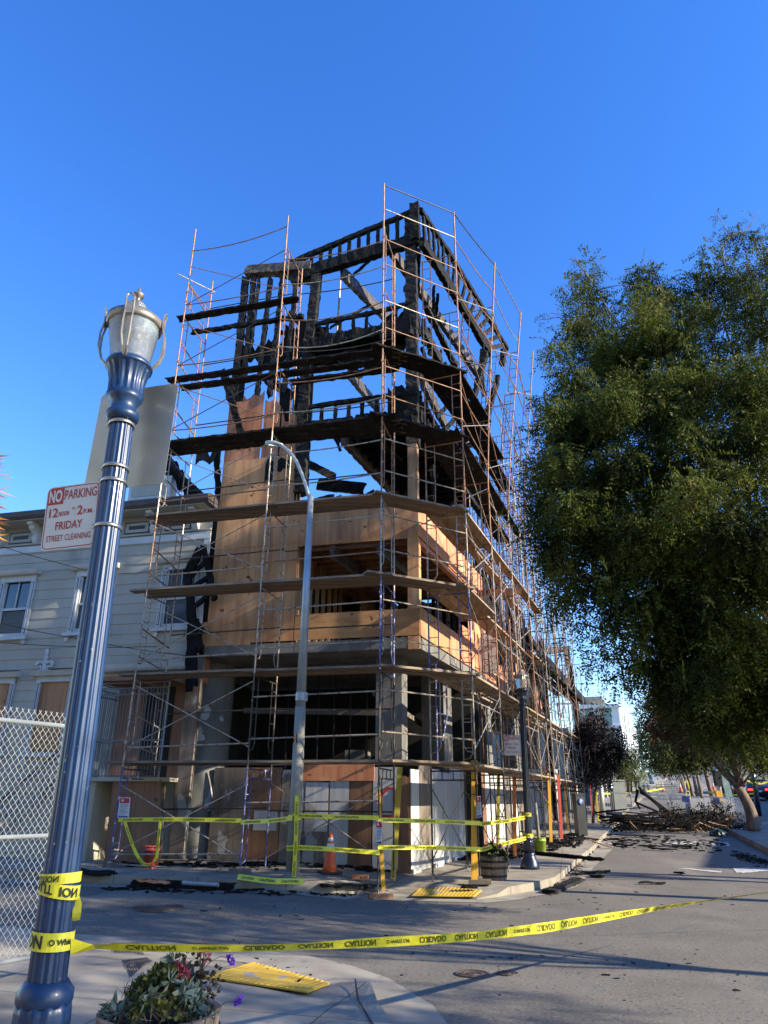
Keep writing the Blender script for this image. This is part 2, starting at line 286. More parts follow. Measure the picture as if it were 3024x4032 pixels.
M['grey'] = mat('grey_render', (.22, .25, .25), (.30, .33, .32), 2, .7, bump=.1)
M['beige'] = mat('beige_render', (.40, .36, .30), (.48, .44, .37), 2, .7, bump=.1)
M['barr'] = mat('galvanised_barrier', (.45, .46, .46), (.6, .61, .6), 6, .4, .5, bump=.1)
M['cablem'] = mat('cable_black', (.02, .02, .02), rough=.6, bump=0)
M['bluesign'] = mat('blue_placard', (.03, .08, .32), (.04, .10, .38), 3, .5, bump=.02)
M['paper'] = mat('notice_paper', (.68, .68, .70), (.76, .76, .78), 4, .6, bump=.03)
M['meter'] = mat('meter_dark_grey', (.018, .02, .02), (.035, .037, .037), 3, .4, .2, bump=.05)
M['box'] = mat('green_grey_cabinet', (.16, .18, .15), (.21, .23, .19), 3, .6, bump=.05)
M['leaf'] = leafmat('elm_leaf', (.024, .036, .007), (.095, .118, .016), (.16, .13, .035), .42, .6)
M['leaf2'] = leafmat('far_leaf', (.025, .038, .010), (.075, .09, .02), (.14, .09, .04), .3, .65)
M['leafbrown'] = leafmat('scorched_leaf', (.045, .025, .014), (.12, .07, .035), None, .3)
M['leafburn'] = leafmat('burnt_leaf', (.008, .008, .008), (.035, .03, .028), None, .05, .7)
M['leafbright'] = leafmat('street_tree_leaf', (.05, .09, .015), (.12, .17, .03), None, .35)
# ================================================================== GROUND
random.seed(5)
def lerp(a, b, t): return a+(b-a)*t
def xs_(lo, hi, pts): return sorted(set([lo, hi]+pts))
gx = [-60, -40, -28, -20, -15]+[-12+i*.8 for i in range(0, 46)]+[26, 28, 31, 35, 40, 46, 53, 62, 75, 90, 110, 140, 180, 260, 400]
gy = [-60, -30, -12, -5]+[i*.8 for i in range(0, 60)]+[49, 51, 54, 58, 63, 70, 78, 88, 100, 115, 135, 160, 200, 260, 340, 450, 700]
mb = MB(); mb.v = [Vector((x, y, H(x, y))) for y in gy for x in gx]; nx = len(gx)
mb.f = [(j*nx+i, j*nx+i+1, (j+1)*nx+i+1, (j+1)*nx+i) for j in range(len(gy)-1) for i in range(nx-1)]
tag(mb.build('road', M['asphalt'], origin=(0, 0, 0)), kind='structure')
def resamp(pts, step=.3):
    out = []
    for a, b in zip(pts[:-1], pts[1:]):
        n = max(1, int((Vector(a[:2])-Vector(b[:2])).length/step))
        out += [tuple(lerp(a[k], b[k], i/n) for k in range(len(a))) for i in range(n)]
    return out+[tuple(pts[-1])]
def ribbon(rows, hfun, skirt=True, n=9, drop=.25):      # rows: (ox, oy, ix, iy, h)
    m = MB(); cols = n+1+(1 if skirt else 0)
    for (ox, oy, ix, iy, h) in rows:
        if skirt: m.v.append(Vector((ox, oy, H(ox, oy)-drop)))
        for k in range(n+1):
            t = (k/n)**1.7; x = lerp(ox, ix, t); y = lerp(oy, iy, t); d = math.hypot(x-ox, y-oy); m.v.append(Vector((x, y, H(x, y)+hfun(h, d))))
    for i in range(len(rows)-1):
        for k in range(cols-1): m.f.append((i*cols+k, (i+1)*cols+k, (i+1)*cols+k+1, i*cols+k+1))
    return m
far_px = [(400, 3481, .15), (700, 3490, .15), (920, 3503, .15), (1300, 3519, .15), (1400, 3523, .10), (1471, 3530, .02), (1634, 3535, .02), (1878, 3543, .02), (1960, 3534, .06), (2003, 3524, .13), (2100, 3510, .15), (2182, 3488, .15), (2262, 3416, .15), (2348, 3344, .15)]
rows = []
p = G(400, 3481)
for k in (30, 15, 6): q = p+Wd*k; rows.append((q.x, q.y, .15))
for u, v, h in far_px: q = G(u, v); rows.append((q.x, q.y, h))
for s in (11.5, 14, 17, 20.5): q = ST(2.65, s); rows.append((q.x, q.y, .15))
q = ST(1.5, 21.3); rows.append((q.x, q.y, .15))
q = ST(-4, 21.5); rows.append((q.x, q.y, .15))
full = []
for (x, y, h) in resamp(rows, .35):
    d = Vector((x, y, 0))-P0; ww = d.dot(-nR); ss = d.dot(-nL)
    if x < -.3: q = P0+Wd*max(0, d.dot(Wd))-nL*1.6-nR*1.6
    elif ss > .6: q = P0+Sd*min(max(0, d.dot(Sd)), 19.8)-nR*2-nL*1.2
    else: t = (x+.3)/2.6; q = P0-nL*1.4-nR*1.8
    full.append((x, y, q.x, q.y, h))
tag(ribbon(full, lambda h, d: h+(.15-h)*min(1, d/1.3)).build('sidewalk', M['walk'], origin=(0, 0, 0)), kind='structure')
gr = []
for i, (x, y, ix, iy, h) in enumerate(full):
    a = Vector(full[max(0, i-1)][:2]); b = Vector(full[min(len(full)-1, i+1)][:2]); t = (b-a).normalized(); nn = Vector((t.y, -t.x)); gr.append((x, y, x+nn.x*.45, y+nn.y*.45, 0))
tag(ribbon(gr, lambda h, d: .007, False, 3).build('gutter', M['gutter'], origin=(0, 0, 0)), kind='structure')
A_px = [(285, 3678), (550, 3698), (1000, 3743), (1205, 3764), (1386, 3806), (1530, 3855), (1627, 3915), (1705, 3963), (1760, 4032)]
B_px = [(250, 3740, .01), (500, 3752, .01), (850, 3782, .01), (1000, 3795, .01), (1150, 3832, .01), (1301, 3879, .02), (1386, 3899, .07), (1458, 3933, .13), (1485, 4032, .15)]
Ap = [Vector((-14, 12.6, 0)), Vector((-8, 11.4, 0))]+[G(*a) for a in A_px]+[Vector((.82, 5.2, 0)), Vector((.9, 2, 0)), Vector((.9, -14, 0))]
Bp = [Vector((-14, 12.0, .15)), Vector((-8, 10.8, .15))]+[Vector((*G(u, v)[:2], h)) for u, v, h in B_px]+[Vector((.27, 5.0, .15)), Vector((.3, 2, .15)), Vector((.3, -14, .15))]
nn_ = []
for a, b in zip(Ap, Bp): nn_.append((a.x, a.y, b.x, b.y, b.z))
rs = resamp(nn_, .25)
tag(ribbon([(a[0], a[1], a[2], a[3], 0) for a in rs], lambda h, d: .008, False, 4).build('gutter', M['gutter'], origin=(0, 0, 0)), kind='structure')
inn = [(-14, -14), (-8, -8)]; rows = []
for a in rs:
    bx, by, h = a[2], a[3], a[4]
    q = (lerp(-14, -1, (bx+14)/14.3), -14.3)
    rows.append((bx, by, q[0], q[1], h))
tag(ribbon(rows, lambda h, d: h+(.15-h)*min(1, d/1.2), True, 26).build('sidewalk', M['walk'], origin=(0, 0, 0)), kind='structure')
jn = MB(); pv = None                                   # open joint behind the kerb line
for a in rs:
    d_ = Vector((a[2]-a[0], a[3]-a[1], 0)).normalized()
    if a[3] > 9 or a[3] < 3: pv = None; continue
    q0, q1 = [Vector((a[2], a[3], 0))+d_*k for k in (.14, .155)]
    q0, q1 = [Vector((q.x, q.y, H(q.x, q.y)+a[4]+(.15-a[4])*min(1, .14/1.2)+.004)) for q in (q0, q1)]
    if pv: jn.quad(pv[0], q0, q1, pv[1])
    pv = (q0, q1)
tag(jn.build('kerb_joint', M['irondark']), kind='structure')
# score grooves of the near ramp
g0 = [G(442, 3700, .05), G(545, 3697, .05), G(600, 3800, .1), G(515, 3860, .13)]
mb = MB()
for i in range(13):
    t = i/12; a = lerp(g0[0], g0[1], t); b = lerp(g0[3], g0[2], t); dd = (b-a).normalized().cross(Vector((0, 0, 1)))*.006
    for k in range(6):
        p = lerp(a, b, k/6); q = lerp(a, b, (k+1)/6)
        def zz(p): return Vector((p.x, p.y, H(p.x, p.y)+.15*min(1, max(.1, (9.0-p.y)/1.2))+.006))
        mb.quad(zz(p)-dd, zz(q)-dd, zz(q)+dd, zz(p)+dd)
tag(mb.build('sidewalk_grooves', M['irondark']), kind='structure')

def tactile(c4, label):
    t = empty('tactile_paving', sum(c4, Vector())/4, label, 'tactile paving'); m = MB(); m.prism(c4, (0, 0, .012)); m.build('paving_slab', M['tactile'], t)
    d = MB(); a, b, c, e = c4; nu = max(6, int((b-a).length/.062)); nv = max(5, int((e-a).length/.062))
    for i in range(nu):
        for j in range(nv):
            u = (i+.5)/nu; v = (j+.5)/nv; p = lerp(lerp(a, b, u), lerp(e, c, u), v)+Vector((0, 0, .012))
            d.lathe([(.021, 0), (.013, .005)], p, 6)
    d.build('domes', M['tactile'], t)
tactile([G(800, 3850, .158), G(1211, 3910, .158), G(1298, 3876, .06), G(995, 3793, .05)], 'yellow bumpy paving on the near corner ramp beside the flower tub')
tactile([G(1621, 3528, .045), G(1868, 3532, .045), G(1898, 3508, .10), G(1666, 3484, .10)], 'yellow bumpy paving crossed by shadows at the foot of the scaffold')
def disc(u, v, r, label):
    p = G(u, v, .004); m = MB(); prof = [(0.01, .006), (r*.35, .006), (r*.36, .002), (r*.5, .002), (r*.51, .006), (r*.78, .006), (r*.8, .0), (r*.86, .0), (r*.87, .008), (r, .008), (r*1.02, -.02)]
    m.lathe(prof, p, 28, cap=False); tag(m.build('manhole_cover', M['iron2']), label, 'manhole cover')
disc(1860, 3835, .17, 'round iron cover in the sunlit road left of its small neighbour'); disc(1998, 3833, .11, 'small round iron cover at the right of another in the road'); disc(620, 3572, .36, 'wide iron manhole cover in the shaded part of the cross street')
# road markings of the side street
mk = MB()
def strip(a, b, wd, h=.01): a = Vector(a); b = Vector(b); d = (b-a).normalized().cross(Vector((0, 0, 1)))*wd/2; mk.quad(a-d, b-d, b+d, a+d)
for (a, b, c, d) in (((2664, 3418), (2722, 3419), (2838, 3436), (2842, 3429)), ((2900, 3436), (2885, 3418), (2935, 3416), (3060, 3420)), ((2905, 3434), (3040, 3422), (3060, 3424), (2925, 3438))):
    mk.quad(*[G(*q, .009) for q in (a, b, c, d)][::-1])
mk.build('worn_arrow', M['paintw'])['kind'] = 'structure'
mk = MB()
for i in range(14): strip(ST(11.3, 30+i*3.2, .012), ST(11.3, 31.1+i*3.2, .012), .12)
for s in (26, 42): strip(ST(3, s, .012), ST(5.2, s, .012), .3)
strip(ST(9, 62, .014), ST(14, 62, .014), .4); strip(ST(2.8, 60, .014), ST(5.4, 60, .014), .4)
o = mk.build('lane_markings', M['paintw']); o['kind'] = 'structure'
random.seed(91); ck = MB()                               # tar-dark cracks and seams
for (x0, y0, x1, y1, wd) in ((-7, 12.2, 3, 10.4, .007), (-2.5, 9.6, 3.2, 13.6, .006), (1.2, 10.2, 7.5, 11.6, .007), (-5, 10.6, -1, 13, .010), (7.6, 13, 13, 28, .010)):
    n = int(math.hypot(x1-x0, y1-y0)/.16); pv = None; a = Vector((x0, y0, 0)); b = Vector((x1, y1, 0)); nn2 = (b-a).normalized().cross(Vector((0, 0, 1))); off = 0
    for i in range(n+1):
        off = off*.93+random.gauss(0, .035); q = lerp(a, b, i/n)+nn2*off; q = Vector((q.x, q.y, H(q.x, q.y)+.0035)); wq = wd*random.uniform(.3, 1.1)
        if pv: ck.quad(pv[0]-nn2*pv[1], q-nn2*wq, q+nn2*wq, pv[0]+nn2*pv[1])
        pv = (q, wq)
tag(ck.build('road_cracks', M['asphalt2']), kind='structure')
def text_mesh(s, size=1.0, bold=0.0, ext=0.0):
    cu = bpy.data.curves.new('tmp', 'FONT'); cu.body = s; cu.size = size; cu.offset = bold; cu.extrude = ext; cu.align_x = 'LEFT'; cu.resolution_u = 3
    ob = bpy.data.objects.new('tmp', cu); SC.collection.objects.link(ob); dg = bpy.context.evaluated_depsgraph_get(); dg.update()
    me = bpy.data.meshes.new_from_object(ob.evaluated_get(dg)); vs = [tuple(v.co) for v in me.vertices]; fs = [tuple(p.vertices) for p in me.polygons]
    bpy.data.objects.remove(ob); bpy.data.curves.remove(cu); bpy.data.meshes.remove(me); return vs, fs
_tc = {}
def add_text(mb_, s, size, fn, bold=0.012, xs=1.0):      # fn maps (x, y) of the text plane to 3D
    if (s, bold) not in _tc: _tc[(s, bold)] = text_mesh(s, 1.0, bold)
    vs, fs = _tc[(s, bold)]; mb_.add([fn(a[0]*size*xs, a[1]*size) for a in vs], fs); return max(a[0] for a in vs)*size*xs
a = G(2872, 3318, .01); ax = (G(2625, 3309, .01)-a); ax.z = 0; wlen = ax.length; ax.normalize(); ay = -Sd   # BUMP, read from the far side
mk = MB(); add_text(mk, 'BUMP', 1.35, lambda x, y: (lambda q: Vector((q.x, q.y, H(q.x, q.y)+.012)))(a+ax*x*wlen/3.45+ay*y*1.0*1.3), 0.02)
mk.build('road_lettering', M['paintw'])['kind'] = 'structure'
# median and the far pavements
def kerbstrip(name, fa, fb, s0, s1, h, m, n=24):
    mb = MB()
    for i in range(n+1):
        s = lerp(s0, s1, i/n); a = ST(fa(s), s); b = ST(fb(s), s)
        mb.v += [a-Vector((0, 0, .2)), a+Vector((0, 0, h)), b+Vector((0, 0, h)), b-Vector((0, 0, .2))]
    for i in range(n): mb.f += [(i*4+k, i*4+4+k, i*4+5+k, i*4+1+k) for k in range(3)]
    mb.f += [(0, 1, 2, 3), (n*4+3, n*4+2, n*4+1, n*4)]
    return tag(mb.build(name, m, origin=(0, 0, 0)), kind='structure')
fm = lambda s: 7.55-.085*max(0, min(s, 22)-8)+(-.6 if s > 24 else 0)
kerbstrip('median_strip', fm, lambda s: fm(s)+2.6, 4.5, 21.5, .15, M['walk']); kerbstrip('median_strip', fm, lambda s: fm(s)+2.7, 27, 58, .15, M['walk']); kerbstrip('median_strip', fm, lambda s: fm(s)+2.7, 66, 180, .15, M['walk'])
kerbstrip('sidewalk', lambda s: 2.3, lambda s: -3, 27, 60, .15, M['walk']); kerbstrip('sidewalk', lambda s: 2.3, lambda s: -3, 66, 220, .15, M['walk'])
kerbstrip('sidewalk', lambda s: 16.2, lambda s: 22, -4, 58, .15, M['walk']); kerbstrip('sidewalk', lambda s: 16.2, lambda s: 22, 66, 220, .15, M['walk'])

# ================================================================== BURNT BUILDING
bb = empty('burnt_building', (P0.x, P0.y, .2), 'charred timber building with bare upper frame and orange plywood storey inside scaffolding', 'building')
def part(mb_, name, m, par=None, smooth=False): return mb_.build(name, M[m] if isinstance(m, str) else m, par or bb, smooth)
def Lbox(w0, w1, z0, z1, d=.03, o=0, F=L): return MB().hexa([F(w0, z0, o-d), F(w1, z0, o-d), F(w1, z0, o), F(w0, z0, o), F(w0, z1, o-d), F(w1, z1, o-d), F(w1, z1, o), F(w0, z1, o)])
def lower(z): return z
# slab
def Z(p, z): return Vector((p.x, p.y, z))
sl = [L(5.15, 0), L(0, 0), Rr(6.15, 0), R0(6.15, 0), R0(21, 0), R0(21, 0)-nR*9, R0(6, 0)-nR*9]
part(MB().prism([Z(p, 4.66) for p in sl], (0, 0, .25)), 'concrete_slab', 'concrete')
for i, (w0, w1) in enumerate(((0, 1.1), (1.11, 2.9), (2.91, 5.13))): part(Lbox(w0+.02, w1, 4.675, 4.905, .02, .008), 'slab_edge_panel', 'concrete')
part(Lbox(0, .26, 4.64, 4.93, .03, .012), 'corner_block', 'ply')
# ground storey: hoarding panels
for (w0, w1, z0, z1, m) in ((0, .27, .12, 2.05, 'plybrown'), (.28, .83, .12, 2.25, 'plywhite'), (.86, 1.36, .2, 2.0, 'plybrown'), (1.37, 1.80, .2, 2.0, 'plywhite'), (1.82, 2.38, .2, 1.95, 'plyold'), (2.4, 2.93, .2, 2.2, 'plyold'), (2.95, 3.75, .2, 2.25, 'plybrown'), (3.76, 4.6, .2, 2.25, 'plyold')):
    part(Lbox(w0, w1, z0, z1, .03, 0, L0), 'hoarding_panel', m)
part(Lbox(1.84, 2.36, .95, 1.93, .004, .006, L0), 'painted_patch', 'plywhite'); part(Lbox(3.0, 3.55, .95, 1.35, .004, .006, L0), 'painted_patch', 'plywhite')
for (w0, w1) in ((.80, 1.62), (1.625, 2.42)): part(Lbox(w0, w1, 1.97, 2.34, .03, .035, L0), 'red_panel', 'plyr')
part(MB().beam(L0(4.4, 2.33, -.1), L0(0, 2.33, -.1), .12, .06), 'sill_beam', 'plyold')
mk = MB()                                               # red spray mark on the white panel
for a, b in (((.36, 1.82), (.36, 1.25)), ((.36, 1.82), (.52, 1.82)), ((.52, 1.82), (.64, 1.66)), ((.36, 1.27), (.70, 1.27))):
    mk.beam(L0(a[0], a[1], .008), L0(b[0], b[1], .008), .006, .045, up=(0, 0, 1) if a[1] == b[1] else Wd)
part(mk, 'spray_mark', 'signred')
mk = MB(); mk.cbox(L0(2.05, 1.0, .012), .03, .004, .03); part(mk, 'spray_mark', 'signred')
for i, s in enumerate([0]+[.55, 1.5, 2.1]+[3.0+k*1.2 for k in range(15)]):
    s1 = [.55, 1.5, 2.1, 3.0][i] if i < 4 else s+1.18
    m = ('plywhite', 'plyold', 'plywhite', 'plywhite', 'plywhite', 'plywhite', 'plybrown', 'plywhite', 'plywhite', 'plyold')[i % 10]
    hh = H(*R0(s, 0)[:2]); part(Lbox(s+.01, s1, hh+.18, hh+2.22+random.uniform(-.05, .08), .03, 0, R0), 'hoarding_panel', m)
    part(MB().beam(R0(s, hh+.2, .03), R0(s1, hh+.2, .03), .05, .09), 'base_rail', 'plywhite') if i % 2 == 0 and i < 12 else None
part(MB().beam(R0(0, 2.36, -.05), R0(19, 2.75, -.05), .1, .08), 'sill_beam', 'plyold')
# columns
part(Lbox(.2, .80, 2.3, 4.66, .6, -.05, L0), 'concrete_column', 'concrete')
for s in (2.9, 7.5, 12, 16.5):
    m = MB(); q = R0(s, .15, -.1); m.box(q, Sd*.75, -nR*.6, (0, 0, 4.51)); part(m, 'concrete_column', 'concrete')
c = L0(5.14, 0, -.5); part(MB().lathe([(.56, .2), (.56, 2), (.56, 4.66)], (c.x, c.y, 0), 72), 'round_column', 'concrete_paint')
c = L0(5.86, 0, -.15); part(MB().lathe([(.2, .2), (.2, 2.1)], (c.x, c.y, 0), 20), 'drain_pipe', 'iron', smooth=True)
# shop storey: near-black walls added to block light, indoor shade in their colour
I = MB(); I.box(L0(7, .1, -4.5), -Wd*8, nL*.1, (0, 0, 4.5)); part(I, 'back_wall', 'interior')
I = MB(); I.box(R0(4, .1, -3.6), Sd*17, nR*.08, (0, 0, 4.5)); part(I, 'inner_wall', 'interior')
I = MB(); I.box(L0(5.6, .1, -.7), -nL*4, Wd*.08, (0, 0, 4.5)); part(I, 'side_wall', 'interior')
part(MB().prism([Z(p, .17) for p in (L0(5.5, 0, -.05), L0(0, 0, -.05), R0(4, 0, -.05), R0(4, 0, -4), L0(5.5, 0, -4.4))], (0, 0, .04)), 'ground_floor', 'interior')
for k in range(7): part(MB().beam(L0(.9+k*.45, 2.3, -1.2-k*.1), L0(.9+k*.45, 4.6, -1.2-k*.1), .04, .08), 'stud', 'interior')
part(MB().beam(L0(.8, 3.5, -.9), L0(4.4, 3.62, -.9), .06, .14), 'cross_timber', 'plyold'); part(MB().beam(R0(.3, 3.9, -1), R0(4.2, 3.4, -.9), .06, .12), 'cross_timber', 'plyold')
part(Lbox(1.55, 2.15, 2.3, 2.75, .3, -2.2, L0), 'concrete_block', 'concrete')
# plywood storey, left face
for (w0, w1) in ((.0, .86), (.865, 2.93)): part(Lbox(w0, w1, 4.95, 5.55), 'plywood_panel', 'plyh')
for (w0, w1) in ((0.27, 1.2), (1.205, 1.9), (1.905, 2.95)): part(Lbox(w0, w1, 7.22, 8.07), 'plywood_panel', 'ply')
part(Lbox(0, .265, 7.22, 8.07), 'plywood_panel', 'ply')
for (w0, w1, z0, z1) in ((2.955, 4.0, 4.95, 7.3), (4.005, 5.14, 4.85, 7.3), (2.955, 4.0, 7.305, 9.7), (4.005, 5.14, 7.305, 9.72)): part(Lbox(w0, w1, z0, z1, .03, .001), 'plywood_panel', 'ply')
def jag(w0, w1, z0, z1, seed, m, o=0, F=L, lowjag=False, name='scorched_panel'):
    random.seed(seed); n = max(4, int((w1-w0)/.09)); pts = [F(w0, z0, o), F(w1, z0, o)] if not lowjag else []
    top = [F(lerp(w1, w0, i/n), z1-abs(random.gauss(0, .16))*random.choice((1, 1, 2.2)), o) for i in range(n+1)]
    if lowjag: pts = [F(lerp(w0, w1, i/n), z0+abs(random.gauss(0, .14))*random.choice((1, 2)), o) for i in range(n+1)]
    part(MB().prism(pts+top, (nL if F in (L, L0) else nR)*-.025), name, m)
jag(2.99, 3.6, 9.7, 11.15, 3, 'plyburn'); jag(3.65, 4.1, 9.72, 11.45, 4, 'plyburn'); jag(4.15, 5.14, 9.72, 11.75, 8, 'plyburn')
jag(2.85, 3.9, 9.75, 11.0, 6, 'char', -.05); jag(2.8, 3.35, 9.9, 12.1, 61, 'char', -.07); jag(3.4, 3.75, 10.5, 11.9, 62, 'char', -.08)
jag(3.3, 3.62, 9.2, 9.72, 63, 'char', .01, lowjag=True); jag(3.72, 3.95, 8.9, 9.75, 64, 'char', .012, lowjag=True); jag(2.98, 3.12, 8.3, 9.75, 65, 'char', .01, lowjag=True)
# right face
for (s0, s1) in ((0.02, 1.2), (1.205, 2.4), (2.405, 3.6), (3.605, 4.8), (4.805, 6.05)): part(Lbox(s0, s1, 4.95, 5.60 if s1 < 4.2 else 5.95, .03, 0, Rr), 'plywood_panel', 'plyr' if s0 > 2 else 'ply')
part(Lbox(4.25, 6.05, 5.96, 7.25, .03, 0, Rr), 'plywood_panel', 'ply')
for (s0, s1) in ((0.02, 1.9), (1.905, 4.2), (4.205, 6.1)): part(Lbox(s0, s1, 7.28, 8.07-.02*s0, .03, 0, Rr), 'red_panel', 'plyr')
for (s0, s1) in ((0.05, 6.1),): part(MB().beam(Rr(s0, 7.2, -.1), Rr(s1, 7.2, -.1), .14, .12), 'lintel', 'plyr')
# corner post: sheathed below, bare, then charred
part(Lbox(0, .26, 5.55, 7.22, .26, .002), 'corner_post', 'ply'); part(Lbox(.02, .25, 8.07, 9.75, .24, -.02), 'corner_post', 'stud')
tp = pl(1650, 817); T0 = Vector((tp.x, tp.y, tp.z))
part(MB().char(L(.13, 9.7, -.13), L(.13, 17.0, -.13), .30, .30, up=Wd, amp=.02, seed=1), 'charred_post', 'chargrey')
part(MB().char(L(-.02, 15.9, .05), L(-.02, 17.15, .05), .26, .26, up=Wd, amp=.02, seed=2), 'charred_post', 'char')
# plywood storey inside: ceiling joists, beams, partitions
for k in range(13): part(MB().beam(L(3.0, 7.28, -.3-k*.42), Rr(.3+k*.42, 7.28, -.05) if k < 12 else L(-2, 7.28, -.3-k*.42), .045, .2), 'joist', 'joist')
part(MB().prism([Z(p, 7.42) for p in (L(5.1, 0, -.05), L(.05, 0, -.05), Rr(6.0, 0, -.05), Rr(6.0, 0, -5.5), L(5.1, 0, -6))], (0, 0, .04)), 'floor_deck', 'joist')
for w_ in (.95, 2.1): a = L(w_, 7.05, -.05); part(MB().beam(a, a+Sd*5.6, .12, .3), 'ceiling_beam', 'glulam')
for k in range(8): part(MB().beam(L(2.98-.0*k, 4.95, -.1-k*.5), L(2.98, 7.2, -.1-k*.5), .09, .045, up=nL), 'stud', 'stud')
part(Lbox(2.93, 2.97, 4.95, 7.3, 1.0, -.03), 'return_panel', 'stud')
for k in range(11): part(MB().char(L(2.9-k*.33, 4.95, -5.0), L(2.9-k*.33+random.uniform(-.05, .05), 7.2, -5.0), .10, .08, amp=.015, seed=k), 'charred_stud', 'char' if k % 3 else 'glulam')
jag(.1, 1.9, 4.9, 7.1, 31, 'insul', -5.15, name='torn_membrane'); jag(-1.2, -.1, 4.9, 6.3, 32, 'insul', -5.2, name='torn_membrane')
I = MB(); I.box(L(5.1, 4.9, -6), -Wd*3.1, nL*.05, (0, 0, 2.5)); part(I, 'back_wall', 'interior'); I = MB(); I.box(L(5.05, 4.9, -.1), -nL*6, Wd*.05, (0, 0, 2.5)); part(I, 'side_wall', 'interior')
for k in range(10): part(MB().char(Rr(1.2+k*.5, 4.95, -3.6), Rr(1.2+k*.5, 7.2-random.random(), -3.6), .10, .08, amp=.02, seed=k+40), 'charred_stud', 'char')
I = MB(); I.box(Rr(3.6, 4.95, -3.0), Sd*2.4, nR*.05, (0, 0, 2.3)); part(I, 'inner_wall', 'plybrown')
# charred upper frame ------------------------------------------------
def PS(u, v, s): return PP(u, v, Pu+Sd*s, nR)
def cb(a, b, w_, h, name='charred_beam', m='char', amp=.014, up=(0, 0, 1), seed=0, rag=.05): return part(MB().char(a, b, w_, h, up, amp, rag, seed), name, m)
chords = [pl(1115, 1050), pl(1240, 995), pl(1420, 918), pl(1500, 886), pl(1650, 822)]
for a, b in zip(chords[:-1], chords[1:]): cb(a, b+(b-a).normalized()*.03, .12, .13, 'top_rail', seed=3)
bl = [pl(1150, 1110, -.02), pl(1235, 1065, -.02), pl(1500, 985, -.02), pl(1645, 945, -.02)]
for a, b in zip(bl[:-1], bl[1:]): cb(a, b+(b-a).normalized()*.03, .20, .36, 'top_beam', seed=4, amp=.018)
def interp(line, w_):
    f = lambda p: (p-Pu).dot(Wd)
    for a, b in zip(line[:-1], line[1:]):
        if min(f(a), f(b)) <= w_ <= max(f(a), f(b)): return lerp(a, b, (w_-f(a))/(f(b)-f(a)))
    return None
for k in range(13):
    a = interp(bl, .22+k*.28); b = interp(chords, .22+k*.28)
    if a and b: cb(a, b, .05, .10, 'stud', amp=.008, up=Wd, seed=k)
cb(pl(975, 1072), pl(1225, 1052), .25, .30, 'header', 'glulam', .02, seed=9); cb(pl(1090, 1075, -.1), pl(1250, 1120, -.1), .2, .12, seed=9)
for i, (u0, v0, u1, v1, w_) in enumerate(((968, 1090, 925, 1560, .20), (1000, 1090, 960, 1500, .14), (1020, 1100, 985, 1400, .06), (1066, 1095, 1012, 1560, .12), (1116, 1060, 1062, 1560, .13), (1172, 1055, 1120, 1540, .11))):
    cb(pl(u0, v0), pl(u1, v1), .10, w_, 'charred_stud', 'chargrey', .016, up=Wd, seed=20+i, rag=.1)
cb(pl(1250, 1080, -.05), pl(1213, 1400, -.05), .22, .25, 'charred_post', 'chargrey', .02, up=Wd, seed=31); cb(pl(1213, 1400, -.05), pl(1200, 1560, -.05), .24, .27, 'charred_post', 'char', .02, up=Wd, seed=32); cb(pl(1200, 1560, -.05), pl(1185, 1950, -.05), .24, .30, 'charred_post', 'chargrey', .02, up=Wd, seed=33)
jag(3.05, 5.1, 12.55, 13.45, 35, 'char', -.02, lowjag=True, name='charred_sheet'); jag(4.75, 5.15, 11.5, 13.2, 36, 'char', 0, name='charred_sheet'); jag(3.1, 3.7, 13.2, 13.9, 37, 'char', -.04, name='charred_sheet')
cb(pl(1195, 1290, -.2), pl(1420, 1480, -.6), .09, .2, 'fallen_beam', seed=37); cb(pl(1142, 1235, -.1), pl(1215, 1300, -.2), .09, .18, 'fallen_beam', seed=38)
for i, (u0, v0, u1, v1, w_, o) in enumerate(((878, 1462, 958, 1735, .17, .3), (850, 1745, 868, 2080, .14, -.4), (905, 1760, 893, 2000, .12, -.6), (755, 1310, 1190, 1245, .10, .6), (1040, 1500, 1180, 1330, .09, -.3), (1140, 1240, 1490, 1445, .20, -.3), (1185, 1400, 1500, 1345, .16, -.5), (1170, 1450, 1480, 1392, .14, -.9), (1240, 1350, 1560, 1300, .30, -.25), (1300, 1490, 1620, 1425, .12, -.4), (1060, 1500, 1150, 1560, .25, -.1))): cb(pl(u0, v0, o), pl(u1, v1, o), .12, w_, 'fallen_beam', 'char', .022, seed=400+i)
jag(.2, 2.9, 12.95, 13.35, 401, 'char', -.3, name='charred_sheet'); jag(5.2, 5.9, 9.6, 10.3, 402, 'char', .1, name='charred_sheet', lowjag=True)
for k in range(18):
    q = pl(random.uniform(1180, 1560), random.uniform(1290, 1440), -random.uniform(.1, 1.4)); d = Wd*random.uniform(.2, .7)+Vector((0, 0, random.uniform(-.2, .2)))+Sd*random.uniform(-.3, .3); cb(q-d, q+d, .05, random.uniform(.06, .2), 'burnt_debris', 'char', .02, seed=k+460)
for k in range(22):
    q = pl(random.uniform(1200, 1640), random.choice((1290, 1350, 1640, 1690))+random.uniform(-20, 30), -random.uniform(.1, .8)); cb(q, q+Vector((random.uniform(-.3, .3), 0, -random.uniform(.15, .5))), .03, random.uniform(.03, .12), 'hanging_splinter', 'char', .015, seed=420+k)
